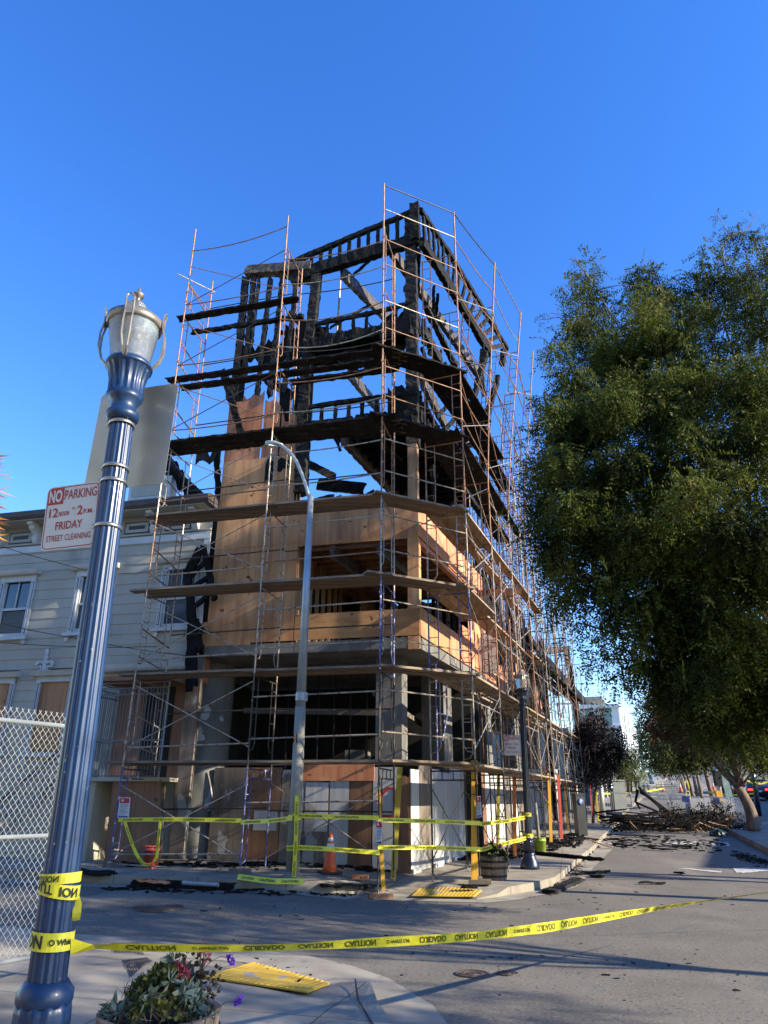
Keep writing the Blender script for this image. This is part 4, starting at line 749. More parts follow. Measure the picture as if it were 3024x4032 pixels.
# side street run
def lean_for(s, u, v):
    q = PP(u, v, C2+Sd*s, nR); return (q-C2-Sd*s).dot(nR), q.z
SB = [0, 2.5, 5.0, 7.5, 10.0, 12.5, 15.0, 17.6, 20.2]
LN = [0, .085, .13, .12, .09, .05, .02, 0, 0]
TOPK = [8, 8, 8, 8, 8, 7, 5, 5, 4]
SP = lambda i, z, d=0: Z(C2+Sd*SB[i]-nR*d+nR*LN[i]*max(0, z-10), z)
for i, s in enumerate(SB):
    o = C2+Sd*s; hg = H(o.x, o.y)
    for k in range(TOPK[i]):
        m = fm_(k) if k else 'dark'
        if i == 0 and k == 2: m = 'blue'
        if k == 1 and i < 3: m = 'galv'
        frame(sc2, o, -nR, max(LEV[k], hg+.25), LEV[k+1]+(hg if k == 0 else 0)*0, DR, m, nR*LN[i], walk=(k == 0))
    if i < 5: part(MB().tube([SP(i, 14.8), SP(i, (16.45, 16.6, 16.5, 16.6, 16.3)[i])], .022), 'post', 'rust', sc2)
    j = MB()
    for d in (0, DR): q = o-nR*d; j.tube([Z(q, H(q.x, q.y)+.15), Z(q, max(.5, H(q.x, q.y)+.3))], .018); j.cbox(Z(q, H(q.x, q.y)+.24), .09, .05, .03)
    part(j, 'screw_jack', 'galv', sc2)
for i in range(8):
    for k in range(min(TOPK[i], TOPK[i+1])):
        z = max(LEV[k], H(*SP(i, 0)[:2])+.2); bend = .0 if k < 5 else random.uniform(0, .25)
        if k == 0:
            a, b = SP(i, z+.3, DR), SP(i+1, z+1.6, DR); rail(sc2, a, b, 'dark', 0, .012, 'cross_brace'); rail(sc2, SP(i, z+1.6, DR), SP(i+1, z+.3, DR), 'dark', 0, .012, 'cross_brace'); continue
        if (i+k) % 2 or k > 5: rail(sc2, SP(i, z+1.3), SP(i+1, z+1.3), 'galv' if k < 5 else 'rust', bend)
        if k > 4: rail(sc2, SP(i, z+.6), SP(i+1, z+.55), 'rust', bend*.8)
        rail(sc2, SP(i, z+1.65), SP(i+1, z+.35), 'galv' if k < 5 else 'rust', 0, .0115, 'cross_brace'); rail(sc2, SP(i, z+.35), SP(i+1, z+1.65), 'galv' if k % 2 else 'dark', 0, .0115, 'cross_brace')
        if i > 1: rail(sc2, SP(i, z+1.2, DR), SP(i+1, z+1.2, DR), 'dark', 0, .014, 'inner_rail')
for k in range(64):
    i = random.uniform(1.6, 7); s = i*2.5; d0, d1 = random.choice((0, DR, .4)), random.choice((0, DR, .5)); z = random.uniform(2.4, 9.5 if i > 5 else 14.5); q = C2+Sd*s-nR*d0; p = C2+Sd*(s+random.uniform(.9, 2.6))-nR*d1
    rail(sc2, Z(q, z), Z(p, z+random.choice((-1.3, 1.3, .05, -.9))), random.choice(('galv', 'rust', 'rust')), random.choice((0, 0, .06)), .0125, 'loose_brace')
for k in range(16):
    s = random.uniform(4, 19); q = C2+Sd*s-nR*random.choice((.3, .6, DR)); z = random.uniform(2, 7); rail(sc2, Z(q, z), Z(q+Sd*random.uniform(-.1, .1), z+random.uniform(3, 5)), random.choice(('rust', 'galv')), 0, .016, 'standard')
rail(sc2, SP(0, 16.4), SP(1, 16.5), 'dark', .05); rail(sc2, SP(1, 16.5), SP(2, 16.4), 'galv', 0)
rail(sc2, SP(0, 15.5), SP(1, 15.5), 'rust', .1); rail(sc2, SP(1, 15.5), SP(2, 15.4), 'galv', .25)
for i in range(1, 8):
    for k in range(1, min(TOPK[i], 6) if i > 1 else 4):
        if (i*3+k) % 4 == 0: continue
        o = C2+Sd*(SB[i]+1.15); frame(sc2, o+nR*random.uniform(-.1, .12), -nR, max(LEV[k], 1)+random.uniform(-.2, .2), LEV[k+1]+random.uniform(-.2, .2), DR*random.uniform(.8, 1), random.choice(('rust', 'galv', 'dark')))
# rear scaffold behind the burnt wing
sc3 = empty('scaffold', R0(11, .2, -1.5), 'dense rusty scaffold rising behind the leaning charred posts, partly hidden by the tree', 'scaffold')
for a in range(5):
    for b_ in range(2):
        o = R0(9.6+a*1.55, 0, .55-b_*1.3)
        for k in range(4, 8 if a < 4 else 7):
            frame(sc3, o, -nR, LEV[k], LEV[k+1], .9, 'rust' if (a+k) % 3 else 'galv')
        if a < 4:
            for k in range(4, 7): rail(sc3, Z(o, LEV[k]+1.6), Z(o+Sd*1.55, LEV[k]+.3), 'rust', 0, .0115, 'cross_brace'); rail(sc3, Z(o, LEV[k]+1.2), Z(o+Sd*1.55, LEV[k]+1.2), 'rust', 0, .016)
    part(MB().tube([R0(9.6+a*1.55, 14.8, .55), R0(9.6+a*1.55, 15.8, .55)], .022), 'post', 'rust', sc3)
# planks: every board on the decks is its own thing
ORD = ['', 'first', 'second', 'third', 'fourth', 'fifth', 'sixth', 'seventh', 'top']
GP = 'planks laid on the scaffold decks'
def plank(a, b, label, m, wd=.235, th=.045, grp=GP, ragged=False):
    mb_ = MB()
    if ragged: mb_.char(a, b, wd, th, (0, 0, 1), .012, .1, int(abs(a.x*100)))
    else: mb_.beam(a, b, wd, th)
    return tag(mb_.build('scaffold_plank', M[m]), label, 'plank', grp)
def deck(f, k, n, D, label, ms, ext=.3, burnt=False, skip=()):
    z = LEV[k]+.06
    for j in range(n):
        if j in skip or (D == DR and k > 1 and f(0, 0, 0).y > 17 and random.random() < .35): continue
        d = (j+.5)*D/n; a, b = f(0, z, d), f(1, z, d); dr = (b-a).normalized(); e = ext+random.uniform(-.1, .25); dz = Vector((0, 0, random.uniform(0, .03)))
        mid = (a+b)/2-Vector((0, 0, .05 if burnt else 0))
        plank(a-dr*e+dz, b+dr*(.12+random.uniform(0, .15))+dz, (('outermost ', 'second ', 'middle ', 'fourth ', 'innermost ') if n == 5 else (('outermost ', 'middle ', 'innermost ') if n == 3 else ('outermost ', 'second ', 'third ', 'innermost ') if n == 4 else ('outer ', 'inner ')))[j]+label, ms, min(.245, D/n*.955), ragged=burnt)
for k in range(1, 7):
    bt = k >= 5; nm = 'charred' if bt else 'weathered'
    deck(lambda t, z, d: P_(lerp(LW[2]+.1, LW[1], t), z, d), k, (3 if k != 6 else 2), .74, f'{nm} plank on the {ORD[k]} deck of the front scaffold, left bay', 'plankburn' if bt else 'plank', .16, bt)
    deck(lambda t, z, d: P_(lerp(LW[1]-.05, LW[0], t), z, d), k, 3, (1.15 if k == 6 else .76), f'{nm} plank on the {ORD[k]} deck of the front scaffold, beside the corner pole', 'plankburn' if bt or k == 5 else 'plank', .15, bt)
    deck(lambda t, z, d: lerp(CF-nL*d*.9, C2+(Sd*.2-nR*.7)*d, t)+Vector((0, 0, z)), k, 3, .8, f'{nm} plank on the {ORD[k]} deck round the scaffold corner', 'plankburn' if bt else 'plank', .2, bt)
for k in range(1, 7):
    for i in range(8 if k < 4 else (4 if k == 4 else 3)):
        bt = k >= 5 or (i > 3 and k > 2)
        bay = ('first', 'second', 'third', 'fourth', 'fifth', 'sixth', 'seventh', 'eighth')[i]
        deck(lambda t, z, d: SP(lerp_i(i, t), z, d) if False else lerp(SP(i, z, d), SP(i+1, z, d), t), k, 4 if i < 3 else 3, DR, f'{"charred" if bt else "weathered"} plank on the {ORD[k]} deck of the side scaffold, {bay} bay from the corner', 'plankburn' if bt else 'plank2', .12, bt)
a = P_(LW[2]+.25, 13.3, .2); plank(a, P_(LW[1]-.35, 13.3, .15), 'narrow charred plank on the topmost deck of the front scaffold, left bay', 'plankburn', ragged=True)
# timber sole plates
def block(q, rz, label, m='plybrown', s=(.42, .2, .07)): mb_ = MB(); mb_.cbox(q, *s, rz); return tag(mb_.build('timber_block', M[m]), label, 'wood block', 'blocks under the scaffold feet')
q = CF; block(Z(q, H(q.x, q.y)+.0), .1, 'short timber block under the corner foot of the scaffold'); q = C2; block(Z(q, H(q.x, q.y)+.152), -.15, 'broken timber block under the scaffold foot by the flower barrel', 'plank')
q = CF+Wd*LW[2]; block(Z(q, H(q.x, q.y)+.15), .2, 'timber block under the leftmost front foot of the scaffold', 'plyold'); q = CF+Wd*LW[1]; block(Z(q, H(q.x, q.y)+.15), .2, 'timber block under the middle front foot of the scaffold', 'plyold')
q = G(1418+0, 3462, .15); block(q, -.1, 'brick red block on the pavement below the leaning orange board', 'plyr', (.3, .14, .08))
# painted posts beside the scaffold legs
def board(px0, px1, y, m, label, wd=.10, th=.045, name='painted_post'):
    a = AT(*px0, y); b = AT(*px1, y+.1); mb_ = MB(); mb_.beam(a, b, wd, th, up=(0, 1, 0)); return tag(mb_.build(name, M[m]), label, 'post')
board((1868, 3480), (1868, 2995), G(1868, 3480, .15).y, 'yellowpost', 'tall bright yellow timber post at the scaffold foot beside the flower barrel', .12)
board((1510, 3505), (1490, 3110), 14.0, 'yellowpost', 'thin yellow board tied to the corner scaffold pole', .07)
board((1548, 3462), (1575, 3020), G(1548, 3462, .15).y, 'yellowdull', 'dull yellow timber scrawled with marks leaning by the wall corner', .11)
mb_ = MB(); mb_.prism([PP(u, v, L0(0, 0, .12), Wd) for u, v in ((1565, 3440), (1616, 3440), (1606, 3150), (1598, 3055), (1578, 3055), (1572, 3200))], nL*.02); tag(mb_.build('leaning_board', M['plybrown']), 'brown board leaning on the wall corner right of the dull yellow timber', 'board')
for (u, v, u1, v1, m, lb) in ((1960, 3350, 1963, 3030, 'yellowdull', 'dull yellow post behind the flower barrel'), (2028, 3375, 2024, 3040, 'orangepost', 'orange timber post left of the far blue lamp post'), (2170, 3320, 2160, 3045, 'yellowpost', 'amber timber post just right of the far blue lamp post'), (2212, 3308, 2197, 3052, 'redpost', 'red timber post under the side scaffold'), (2238, 3268, 2222, 3075, 'yellowpost', 'amber timber post right of the red one'), (2270, 3235, 2262, 3085, 'orangepost', 'orange timber post behind the dark parking meter'), (2357, 3237, 2345, 3090, 'yellowdull', 'dull yellow post beyond the burnt street tree'), (2334, 3230, 2325, 3080, 'redpost', 'thin red post beyond the burnt street tree')):
    q = G(u, v, .15); board((u, v), (u1, v1), q.y, m, lb, .09)

# ================================================================== STREET FURNITURE
def lamp(x, y, z0, label, blue, glass, lean=(0, 0)):
    t = empty('lamp_post', (x, y, z0), label, 'lamp post'); c = (x, y, z0)
    F = 96
    b = MB(); b.lathe([(.215, 0), (.215, .06), (.20, .10), (.185, .16), (.15, .22), (.135, .26), (.13, .30), (.125, .34)], c, 32, lean=lean)
    b.lathe([(.128, .34), (.122, .56), (.118, .60)], c, 48, 2*0+1, (.34, .6), lean=lean); b.lathe([(.112, .58), (.122, .60), (.122, .64), (.106, .66), (.092, .68)], c, 32, lean=lean); b.build('base', blue, t, True)
    s = MB(); n = 96
    def flut(r, z, dep=.06): return [(r*(1-dep*(.5-.5*math.cos(16*2*math.pi*j/n))), z) for j in range(n)]
    rings = [(.085, .66), (.080, 1.6), (.074, 2.6), (.069, 3.42), (.066, 3.60)]; vs = []; fs = []
    for (r, z) in rings:
        for j in range(n):
            rr = r*(1-.075*(.5-.5*math.cos(16*2*math.pi*j/n))); an = 2*math.pi*j/n; vs.append(Vector((x+math.cos(an)*rr+lean[0]*z, y+math.sin(an)*rr+lean[1]*z, z0+z)))
    for i in range(len(rings)-1):
        for j in range(n): k = (j+1) % n; fs.append((i*n+j, i*n+k, i*n+n+k, i*n+n+j))
    s.add(vs, fs); s.build('shaft', blue, t, True)
    c = (x, y, z0-.1); s = MB(); s.lathe([(.072, 3.66), (.094, 3.68), (.098, 3.70), (.094, 3.72), (.074, 3.735), (.074, 3.78), (.096, 3.81), (.112, 3.84)], c, 32, lean=lean); vs = []; fs = []
    rings = [(.112, 3.84), (.106, 3.86), (.108, 3.94), (.124, 4.01), (.140, 4.04)]
    for (r, z) in rings:
        for j in range(n):
            rr = r*(1-(.09 if 3.85 < z < 4.02 else 0)*(.5-.5*math.cos(16*2*math.pi*j/n))); an = 2*math.pi*j/n; vs.append(Vector((x+math.cos(an)*rr+lean[0]*z, y+math.sin(an)*rr+lean[1]*z, z0-.1+z)))
    for i in range(len(rings)-1):
        for j in range(n): k = (j+1) % n; fs.append((i*n+j, i*n+k, i*n+n+k, i*n+n+j))
    s.add(vs, fs); s.lathe([(.140, 4.035), (.143, 4.05), (.138, 4.065), (.128, 4.08), (.118, 4.085)], c, 32, lean=lean); s.build('capital', blue, t, True)
    g = MB(); g.lathe([(.118, 4.085), (.128, 4.15), (.142, 4.24), (.152, 4.32), (.158, 4.36)], c, 40, lean=lean, cap=False); g.lathe([(.158, 4.40), (.13, 4.435), (.075, 4.46), (.06, 4.48), (.062, 4.51), (.045, 4.54), (.02, 4.55)], c, 32, lean=lean, cap=False); g.build('globe', glass, t, True)
    r = MB(); r.lathe([(.162, 4.345), (.172, 4.35), (.174, 4.395), (.164, 4.40), (.160, 4.37), (.162, 4.345)], c, 40, lean=lean, cap=False)
    r.lathe([(.022, 4.545), (.012, 4.57), (.014, 4.585), (.036, 4.60), (.034, 4.615), (.014, 4.625), (.010, 4.65), (.002, 4.68)], c, 16, lean=lean); r.build('crown_ring', M['bronze'], t, True)
    for k in range(4):
        an = math.radians(8+90*k); d = Vector((math.cos(an), math.sin(an), 0)); a_ = MB()
        f = lambda rr, z: Vector((x+lean[0]*z, y+lean[1]*z, z0-.1+z))+d*rr; sd_ = Vector((-d.y, d.x, 0))
        prof = [(.135, 4.05), (.175, 4.10), (.196, 4.18), (.195, 4.28), (.178, 4.36), (.180, 4.43), (.19, 4.455)]
        for sg in (-1, 1): a_.tube([f(rr, z)+sd_*sg*(.006+.018*min(1, max(0, (z-4.05)/.12))) for rr, z in prof], .007, 5)
        a_.beam(f(.181, 4.33), f(.178, 4.42), .036, .01, up=d); a_.tube([f(.19, 4.455)+sd_*.018*math.cos(q)+Vector((0, 0, .018*math.sin(q))) for q in [math.pi*j/5 for j in range(6)]], .006, 5); a_.build('bracket_arm', M['bronze'], t)
    return t
NL = Vector((-1.5, 3.8, .15))
nearlamp = lamp(NL.x, NL.y, NL.z, 'fluted blue lamp post with ribbed glass globe in the left foreground', M['lampblue'], M['glass'], (-.026, 0))
q = G(2087, 3421, .15); farlamp = lamp(q.x, q.y, q.z, 'dark blue lamp post on the far pavement beside the scaffold', M['lampblue2'], M['glass'], (.018, 0)); FL = q
def strap(z, r, par=nearlamp):
    m = MB(); m.lathe([(r, z), (r+.004, z), (r+.004, z+.02), (r, z+.02)], (NL.x, NL.y, NL.z), 32, lean=(-.026, 0), cap=False); m.cbox((NL.x-r-.0-.026*z, NL.y-.01, NL.z+z-.005), .02, .03, .03); m.build('strap', M['steel'], par, True)
for v in (1680, 1852, 1908, 2085): strap(AT(470, v, 3.8).z-.15, .073)
def rrect(w_, h, r, n=6):
    pts = []
    for cx, cy, a0 in ((w_-r, h-r, 0), (r, h-r, 90), (r, r, 180), (w_-r, r, 270)):
        for i in range(n+1): an = math.radians(a0+90*i/n); pts.append((cx+r*math.cos(an), cy+r*math.sin(an)))
    return pts
def nosign(o, ax, az, wd, ht, label):
    ny = ax.cross(az).normalized(); ny = ny if ny.y < 0 else -ny     # towards the camera
    t = empty('no_parking_sign', o+ax*wd/2, label, 'road sign'); f = lambda x, y, e=0: o+ax*x+az*y+ny*e; k = wd/.30; kv = ht/.385
    m = MB(); m.prism([f(x, y) for x, y in rrect(wd, ht, .03*k)], -ny*.003); m.build('panel', M['signwhite'], t)
    e = .006*k; outer = rrect(wd-2*e, ht-2*e, .026*k); w2 = .0045*k; inner = rrect(wd-2*e-2*w2, ht-2*e-2*w2, .022*k); m = MB(); n = len(outer); vs = [f(x+e, y+e, .0012) for x, y in outer]+[f(x+e+w2, y+e+w2, .0012) for x, y in inner]
    m.add(vs, [(i, (i+1) % n, n+(i+1) % n, n+i) for i in range(n)]); m.build('border', M['signred'], t)
    m = MB(); x0, x1, y0, y1 = e+w2*.5, .098*k, ht-.112*kv, ht-e-w2*.5; r = .02*k; m.add([f(x, y, .0016) for x, y in [(x0, y0), (x1, y0), (x1, y1), (x0+r, y1)]+[(x0+r+r*math.cos(math.radians(90+a)), y1-r+r*math.sin(math.radians(90+a))) for a in range(15, 91, 15)]], [tuple(range(10))]); m.build('red_field', M['signred'], t)
    def fit(s, x, y, h, wt, mname, b=.02, e_=.0022):
        m = MB(); vs, fs = text_mesh(s, 1, b); mx = max(a[0] for a in vs); mn = min(a[0] for a in vs); hy = max(a[1] for a in vs); ly = min(a[1] for a in vs); m.add([f(x+(a[0]-mn)/(mx-mn)*wt, y+(a[1]-ly)/(hy-ly)*h, e_) for a in vs], fs); m.build('lettering', M[mname], t)
    fit('NO', .016*k, ht-.100*kv, .078*kv, .074*k, 'signwhite', .035, .0026); fit('PARKING', .104*k, ht-.088*kv, .058*kv, .180*k, 'signred', .01)
    fit('12', .026*k, ht-.190*kv, .055*kv, .05*k, 'signred', .02); fit('NOON', .082*k, ht-.187*kv, .028*kv, .058*k, 'signred'); fit('TO', .152*k, ht-.157*kv, .016*kv, .02*k, 'signred'); fit('2', .184*k, ht-.190*kv, .055*kv, .03*k, 'signred', .02); fit('P.M.', .220*k, ht-.187*kv, .026*kv, .052*k, 'signred')
    fit('FRIDAY', .07*k, ht-.268*kv, .048*kv, .15*k, 'signred', .015); fit('STREET CLEANING', .026*k, ht-.335*kv, .036*kv, .245*k, 'signred', .005); return t
def level_edge(uL, vL, uR, vR, y):     # left end of a horizontal edge whose right end is at depth y
    b = AT(uR, vR, y); d = ray(uL, vL); return CAM+d*((b.z-1.6)/d.z), b
TL, TR = level_edge(190, 1922, 398, 1893, 3.78); ax = (TR-TL); wd = ax.length; ax.normalize()
sc_ = wd/.30; print('sign width', wd, TL, TR)
dn = AT(152, 2168, 1); d = ray(158, 2172); nrm = ax.cross(Vector((0, 0, 1))); bt = CAM+d*((TL-CAM).dot(nrm)/d.dot(nrm)); az = (TL-bt); ht = az.length; az.normalize()
nosign(bt, ax, az, wd, ht, 'red and white no parking sign strapped to the near blue lamp post')
TL, TR = level_edge(403, 1552, 704, 1508, 3.92); ax = (TR-TL); wd = ax.length; ax.normalize(); d = ray(645, 1905); nrm = ax.cross(Vector((0, 0, 1))); br_ = CAM+d*((TR-CAM).dot(nrm)/d.dot(nrm)); az = TR-br_; ht = az.length; az.normalize()
o = TL-az*ht; ny = ax.cross(az).normalized(); m = MB(); m.prism([o+ax*x+az*y for x, y in rrect(wd, ht, .035, 6)], ny*.003); tag(m.build('road_sign', M['alu']), 'bare aluminium back of a road sign behind the near lamp post', 'road sign')
# far no parking sign
TLf = PP(1982, 2905, FL+nL*.1, Vector((1, 0, 0))); TRf = PP(2046, 2903, FL+nL*.1, Vector((1, 0, 0))); BLf = PP(1984, 2975, FL+nL*.1, Vector((1, 0, 0)))
ax = Vector((1, 0, 0)); nosign(Vector((TLf.x, TLf.y, BLf.z)), ax, Vector((0, 0, 1)), .40, .47, 'small red and white no parking sign hung on the far lamp post')
# cobra-head street light
CB = G(1150, 3462, .15); tl = empty('street_light', CB, 'tall galvanised street light with a curved arm in front of the plywood wall', 'street light')
top = AT(1224, 1950, CB.y); m = MB(); m.lathe([(.17, 0), (.17, .05), (.13, .12)], CB, 20); m.build('foot', M['concrete'], tl, True)
m = MB(); m.tube([CB+Vector((0, 0, .05)), lerp(CB, top, .40)], .118, 20, .100); m.build('lower_pole', M['polebeige'], tl, True); m = MB(); m.tube([lerp(CB, top, .40), top], .094, 20, .058); m.build('pole', M['polegalv'], tl, True)
m = MB(); q = lerp(CB, top, .415); m.lathe([(.10, 0), (.107, .01), (.107, .15), (.10, .16)], q, 20); m.cbox(q+Vector((.11, 0, 0)), .03, .05, .16); m.build('clamp', M['polegalv'], tl)
m = MB(); arm = [PP(u, v, CB, Wd) for u, v in ((1224, 1985), (1207, 1920), (1190, 1870), (1168, 1818), (1140, 1778), (1110, 1755), (1090, 1750))]; m.tube(arm, .036, 12); m.build('arm', M['polegalv'], tl, True)
hd = [PP(u, v, CB, Wd) for u, v in ((1112, 1757), (1080, 1748), (1052, 1740))]; m = MB(); m.tube([hd[0], lerp(hd[0], hd[1], .5), hd[1], hd[2], hd[2]+Vector((-.04, 0, 0))], [.04, .07, .115, .095, .03], 16, r2=0); m.v = [Vector((p.x, p.y, hd[1].z+(p.z-hd[1].z)*.55)) for p in m.v]; m.build('lamp_head', M['polegalv'], tl, True)
m = MB(); m.cbox(hd[1]+Vector((-.02, -.0, -.078)), .22, .13, .02, 0.3); m.build('lens', M['signwhite'], tl)
for ch_, v in (('2', 2905), ('3', 2925)):
    q = AT(1168, v, CB.y-.13); m = MB(); m.beam(q+Vector((-.03, .004, .0)), q+Vector((-.03, .004, .075)), .07, .003, up=(0, 1, 0)); m.build('number_plate', M['ink'], tl); m = MB(); add_text(m, ch_, .09, lambda x, y: q+Vector((x-.055, -.003, y+.005))); m.build('number', M['yellowpost'], tl)
# traffic cone
def cone(p, label, s=1.0, grp=None):
    t = empty('traffic_cone', p, label, 'traffic cone', grp); m = MB(); m.cbox(p, .38*s, .38*s, .035*s, .4); m.build('base', M['rubber'], t)
    m = MB(); m.lathe([(.14*s, .035*s), (.125*s, .14*s), (.030*s, .70*s), (.028*s, .72*s)], p, 20); m.build('body', M['orange'], t, True)
    for z0, z1 in ((.42, .52), (.56, .62)):
        rr = lambda z: lerp(.125, .030, (z-.14)/.56)*s+.002; m = MB(); m.lathe([(rr(z0), z0*s), (rr(z1), z1*s)], p, 20, cap=False); m.build('reflective_band', M['conew'], t, True)
    return t
cone(G(1298, 3440, .15), 'orange traffic cone with white bands before the boarded shop front')
def bucket(p, m, label, hnd=True):
    t = empty('bucket', p, label, 'bucket'); b = MB(); b.lathe([(.12, 0), (.145, .30), (.152, .30), (.152, .33), (.147, .33), (.147, .37), (.155, .37), (.155, .385), (.145, .385), (.135, .05), (0.01, .05)], p, 24, cap=False); b.build('body', M[m], t, True)
    h = MB(); h.tube([Vector(p)+Vector((.155*math.cos(a), .03, .37-.13*math.sin(a))) for a in [math.pi*i/8 for i in range(9)]], .004, 4); h.build('handle', M['galv'], t); return t
bucket(G(592, 3418, .15), 'bucketred', 'scuffed red and white bucket under the left end of the scaffold'); bk = G(2130, 3360, .15); bucket(bk, 'bucketgreen', 'lime green bucket on the pavement right of the far lamp post')
m = MB(); m.tube([bk+Vector((-.02, .05, .35)), bk+Vector((-.05, .08, 1.25))], .05, 8); tag(m.build('timber_stub', M['plyold']), 'short upright timber behind the lime green bucket', 'post')
def barrel(p, r, h, label):
    t = empty('barrel_planter', p, label, 'planter'); b = MB(); n = 24
    for i in range(n):
        a0, a1 = 2*math.pi*(i+.06)/n, 2*math.pi*(i+.94)/n
        f = lambda a, rr, z: Vector(p)+Vector((math.cos(a)*rr, math.sin(a)*rr, z))
        b.hexa([f(a0, r*.82, 0), f(a1, r*.82, 0), f(a1, r*.74, 0), f(a0, r*.74, 0), f(a0, r, h), f(a1, r, h), f(a1, r*.91, h), f(a0, r*.91, h)])
    b.lathe([(r*.80, .0), (r*.96, h-.02)], p, 24, cap=False); b.build('staves', M['barrel'], t)
    for z in (.07, h*.52, h-.09): rr = lerp(r*.82, r, z/h)+.004; m = MB(); m.lathe([(rr, z-.025), (rr+.004, z-.025), (rr+.008, z+.02), (rr+.004, z+.02)], p, 32, cap=False); m.build('hoop', M['hoop'], t)
    m = MB(); m.lathe([(0.01, h-.05), (r*.92, h-.06)], p, 24, cap=False); m.build('soil', M['soil'], t); return t
bf = G(1945, 3462, .15); barrel(bf, .30, .42, 'dark hooped half barrel planter on the far pavement'); bn = Vector((-1.15, 4.42, .15)); barrel(bn, .315, .42, 'weathered half barrel planter in the near foreground')
# leaf plants ---------------------------------------------------------------
def leafmesh(name, P, D, U, Lh, Wh, m, parent=None, curl=0.15, origin=None):
    """numpy leaves: base P, direction D, side U, half length/width arrays; one pointed quad pair each"""
    n = len(P); N = np.cross(D, U); N /= np.linalg.norm(N, axis=1)[:, None]+1e-9
    v = np.zeros((n, 4, 3)); v[:, 0] = P; v[:, 1] = P+D*(Lh*.5)[:, None]+U*(Wh*.5)[:, None]; v[:, 2] = P+D*Lh[:, None]-N*(Lh*curl)[:, None]; v[:, 3] = P+D*(Lh*.5)[:, None]-U*(Wh*.5)[:, None]
    o = np.array(BASE[parent.name] if parent is not None else (origin if origin is not None else P.mean(0))); v = (v.reshape(-1, 3)-o)
    me = bpy.data.meshes.new(name); me.vertices.add(4*n); me.vertices.foreach_set('co', v.astype(np.float32).ravel()); me.loops.add(4*n); me.loops.foreach_set('vertex_index', np.arange(4*n, dtype=np.int32))
    me.polygons.add(n); me.polygons.foreach_set('loop_start', np.arange(0, 4*n, 4, dtype=np.int32)); me.update(calc_edges=True); me.materials.append(m)
    ob = bpy.data.objects.new(name, me); SC.collection.objects.link(ob)
    if parent is not None: ob.parent = parent
    else: ob.location = tuple(o)
    BASE[ob.name] = Vector(tuple(o)); return ob
rng = np.random.default_rng(7)
def unit(a): return a/(np.linalg.norm(a, axis=-1, keepdims=True)+1e-9)
def rand_dirs(n, up=0.0): d = rng.normal(size=(n, 3)); d[:, 2] += up; return unit(d)
def rosettes(cent, nleaf, Lr, Wr, up=.5):
    P, D, U, A, B = [], [], [], [], []
    for c in cent:
        ax_ = unit(np.array([rng.normal()*.35, rng.normal()*.35, 1.0])); k = nleaf
        d = rand_dirs(k, up); P.append(np.array(c)+d*.006); D.append(d); u = unit(np.cross(d, rand_dirs(k))); U.append(u); s = rng.uniform(.7, 1.15)
        A.append(rng.uniform(*Lr, k)*s); B.append(rng.uniform(*Wr, k)*s)
    return np.concatenate(P), np.concatenate(D), np.concatenate(U), np.concatenate(A), np.concatenate(B)
def dome(c, r, h, n, z0=0):
    a = rng.uniform(0, 2*np.pi, n); q = np.sqrt(rng.uniform(0, 1, n)); z = z0+h*(1-q**2)*rng.uniform(.55, 1.1, n); return np.stack([c[0]+np.cos(a)*q*r, c[1]+np.sin(a)*q*r, c[2]+z], 1)
M['suc1'] = leafmat('succulent_olive', (.075, .085, .02), (.19, .20, .055), (.26, .12, .06), .12, .45); M['suc2'] = leafmat('succulent_blue', (.14, .18, .13), (.27, .32, .24), None, .1, .5); M['dry'] = leafmat('dry_stem', (.12, .07, .05), (.25, .16, .10), None, .1, .7)
M['pink'] = leafmat('pink_petal', (.80, .10, .14), (.85, .20, .22), None, .3, .5); M['purple'] = leafmat('purple_petal', (.16, .02, .52), (.22, .05, .65), None, .3, .5)
M['palm'] = leafmat('orange_frond', (.55, .18, .05), (.72, .38, .08), None, .3, .5)
rt = (bn.x, bn.y, bn.z+.40)
pt = empty('succulent_plant', rt, 'olive and red tinged succulents filling the near barrel planter', 'plant')
leafmesh('leaves', *rosettes(dome(rt, .20, .19, 150, .02), 15, (.024, .044), (.018, .030), .5), M['suc1'], pt, .3)
pt2 = empty('succulent_plant', (rt[0]-.2, rt[1]-.1, rt[2]), 'blue grey succulents spilling over the rim of the near barrel planter', 'plant')
leafmesh('leaves', *rosettes(np.concatenate([dome((rt[0]-.15, rt[1]-.08, rt[2]), .09, .1, 9), dome((rt[0]+.2, rt[1]-.06, rt[2]), .06, .1, 5), dome((rt[0]+.05, rt[1]-.05, rt[2]+.08), .16, .2, 14)]), 14, (.05, .08), (.025, .034), .2), M['suc2'], pt2, .2)
n = 260; P = dome(rt, .26, .18, n); leafmesh('dead_stems', P, rand_dirs(n, .3), rand_dirs(n), rng.uniform(.05, .12, n), np.full(n, .006), M['dry'], pt)
gp = empty('geranium', (rt[0]+.12, rt[1], rt[2]), 'leggy geranium with coral pink blooms standing in the near barrel', 'plant')
def pix(u, v, y): return AT(u, v, y)
sm = MB(); heads = []
for (u, v, uu, vv) in ((712, 3806, 700, 3920), (735, 3840, 720, 3930), (805, 3745, 775, 3930), (790, 3755, 770, 3900), (620, 3860, 650, 3930), (675, 3752, 660, 3860)):
    a = pix(uu, vv, bn.y); b = pix(u, v, bn.y-.02); sm.tube([a, lerp(a, b, .5)+Vector((.01, 0, .01)), b], .0035, 5); heads.append(b)
sm.build('stems', M['dry'], gp)
fp = []
for i, h in enumerate(heads[:3]): fp += [tuple(np.array(h)+rng.normal(size=3)*(.016 if i != 2 else .02)) for _ in range(10)]
leafmesh('blooms', *rosettes(fp, 6, (.012, .02), (.012, .018), .2), M['pink'], gp, .1)
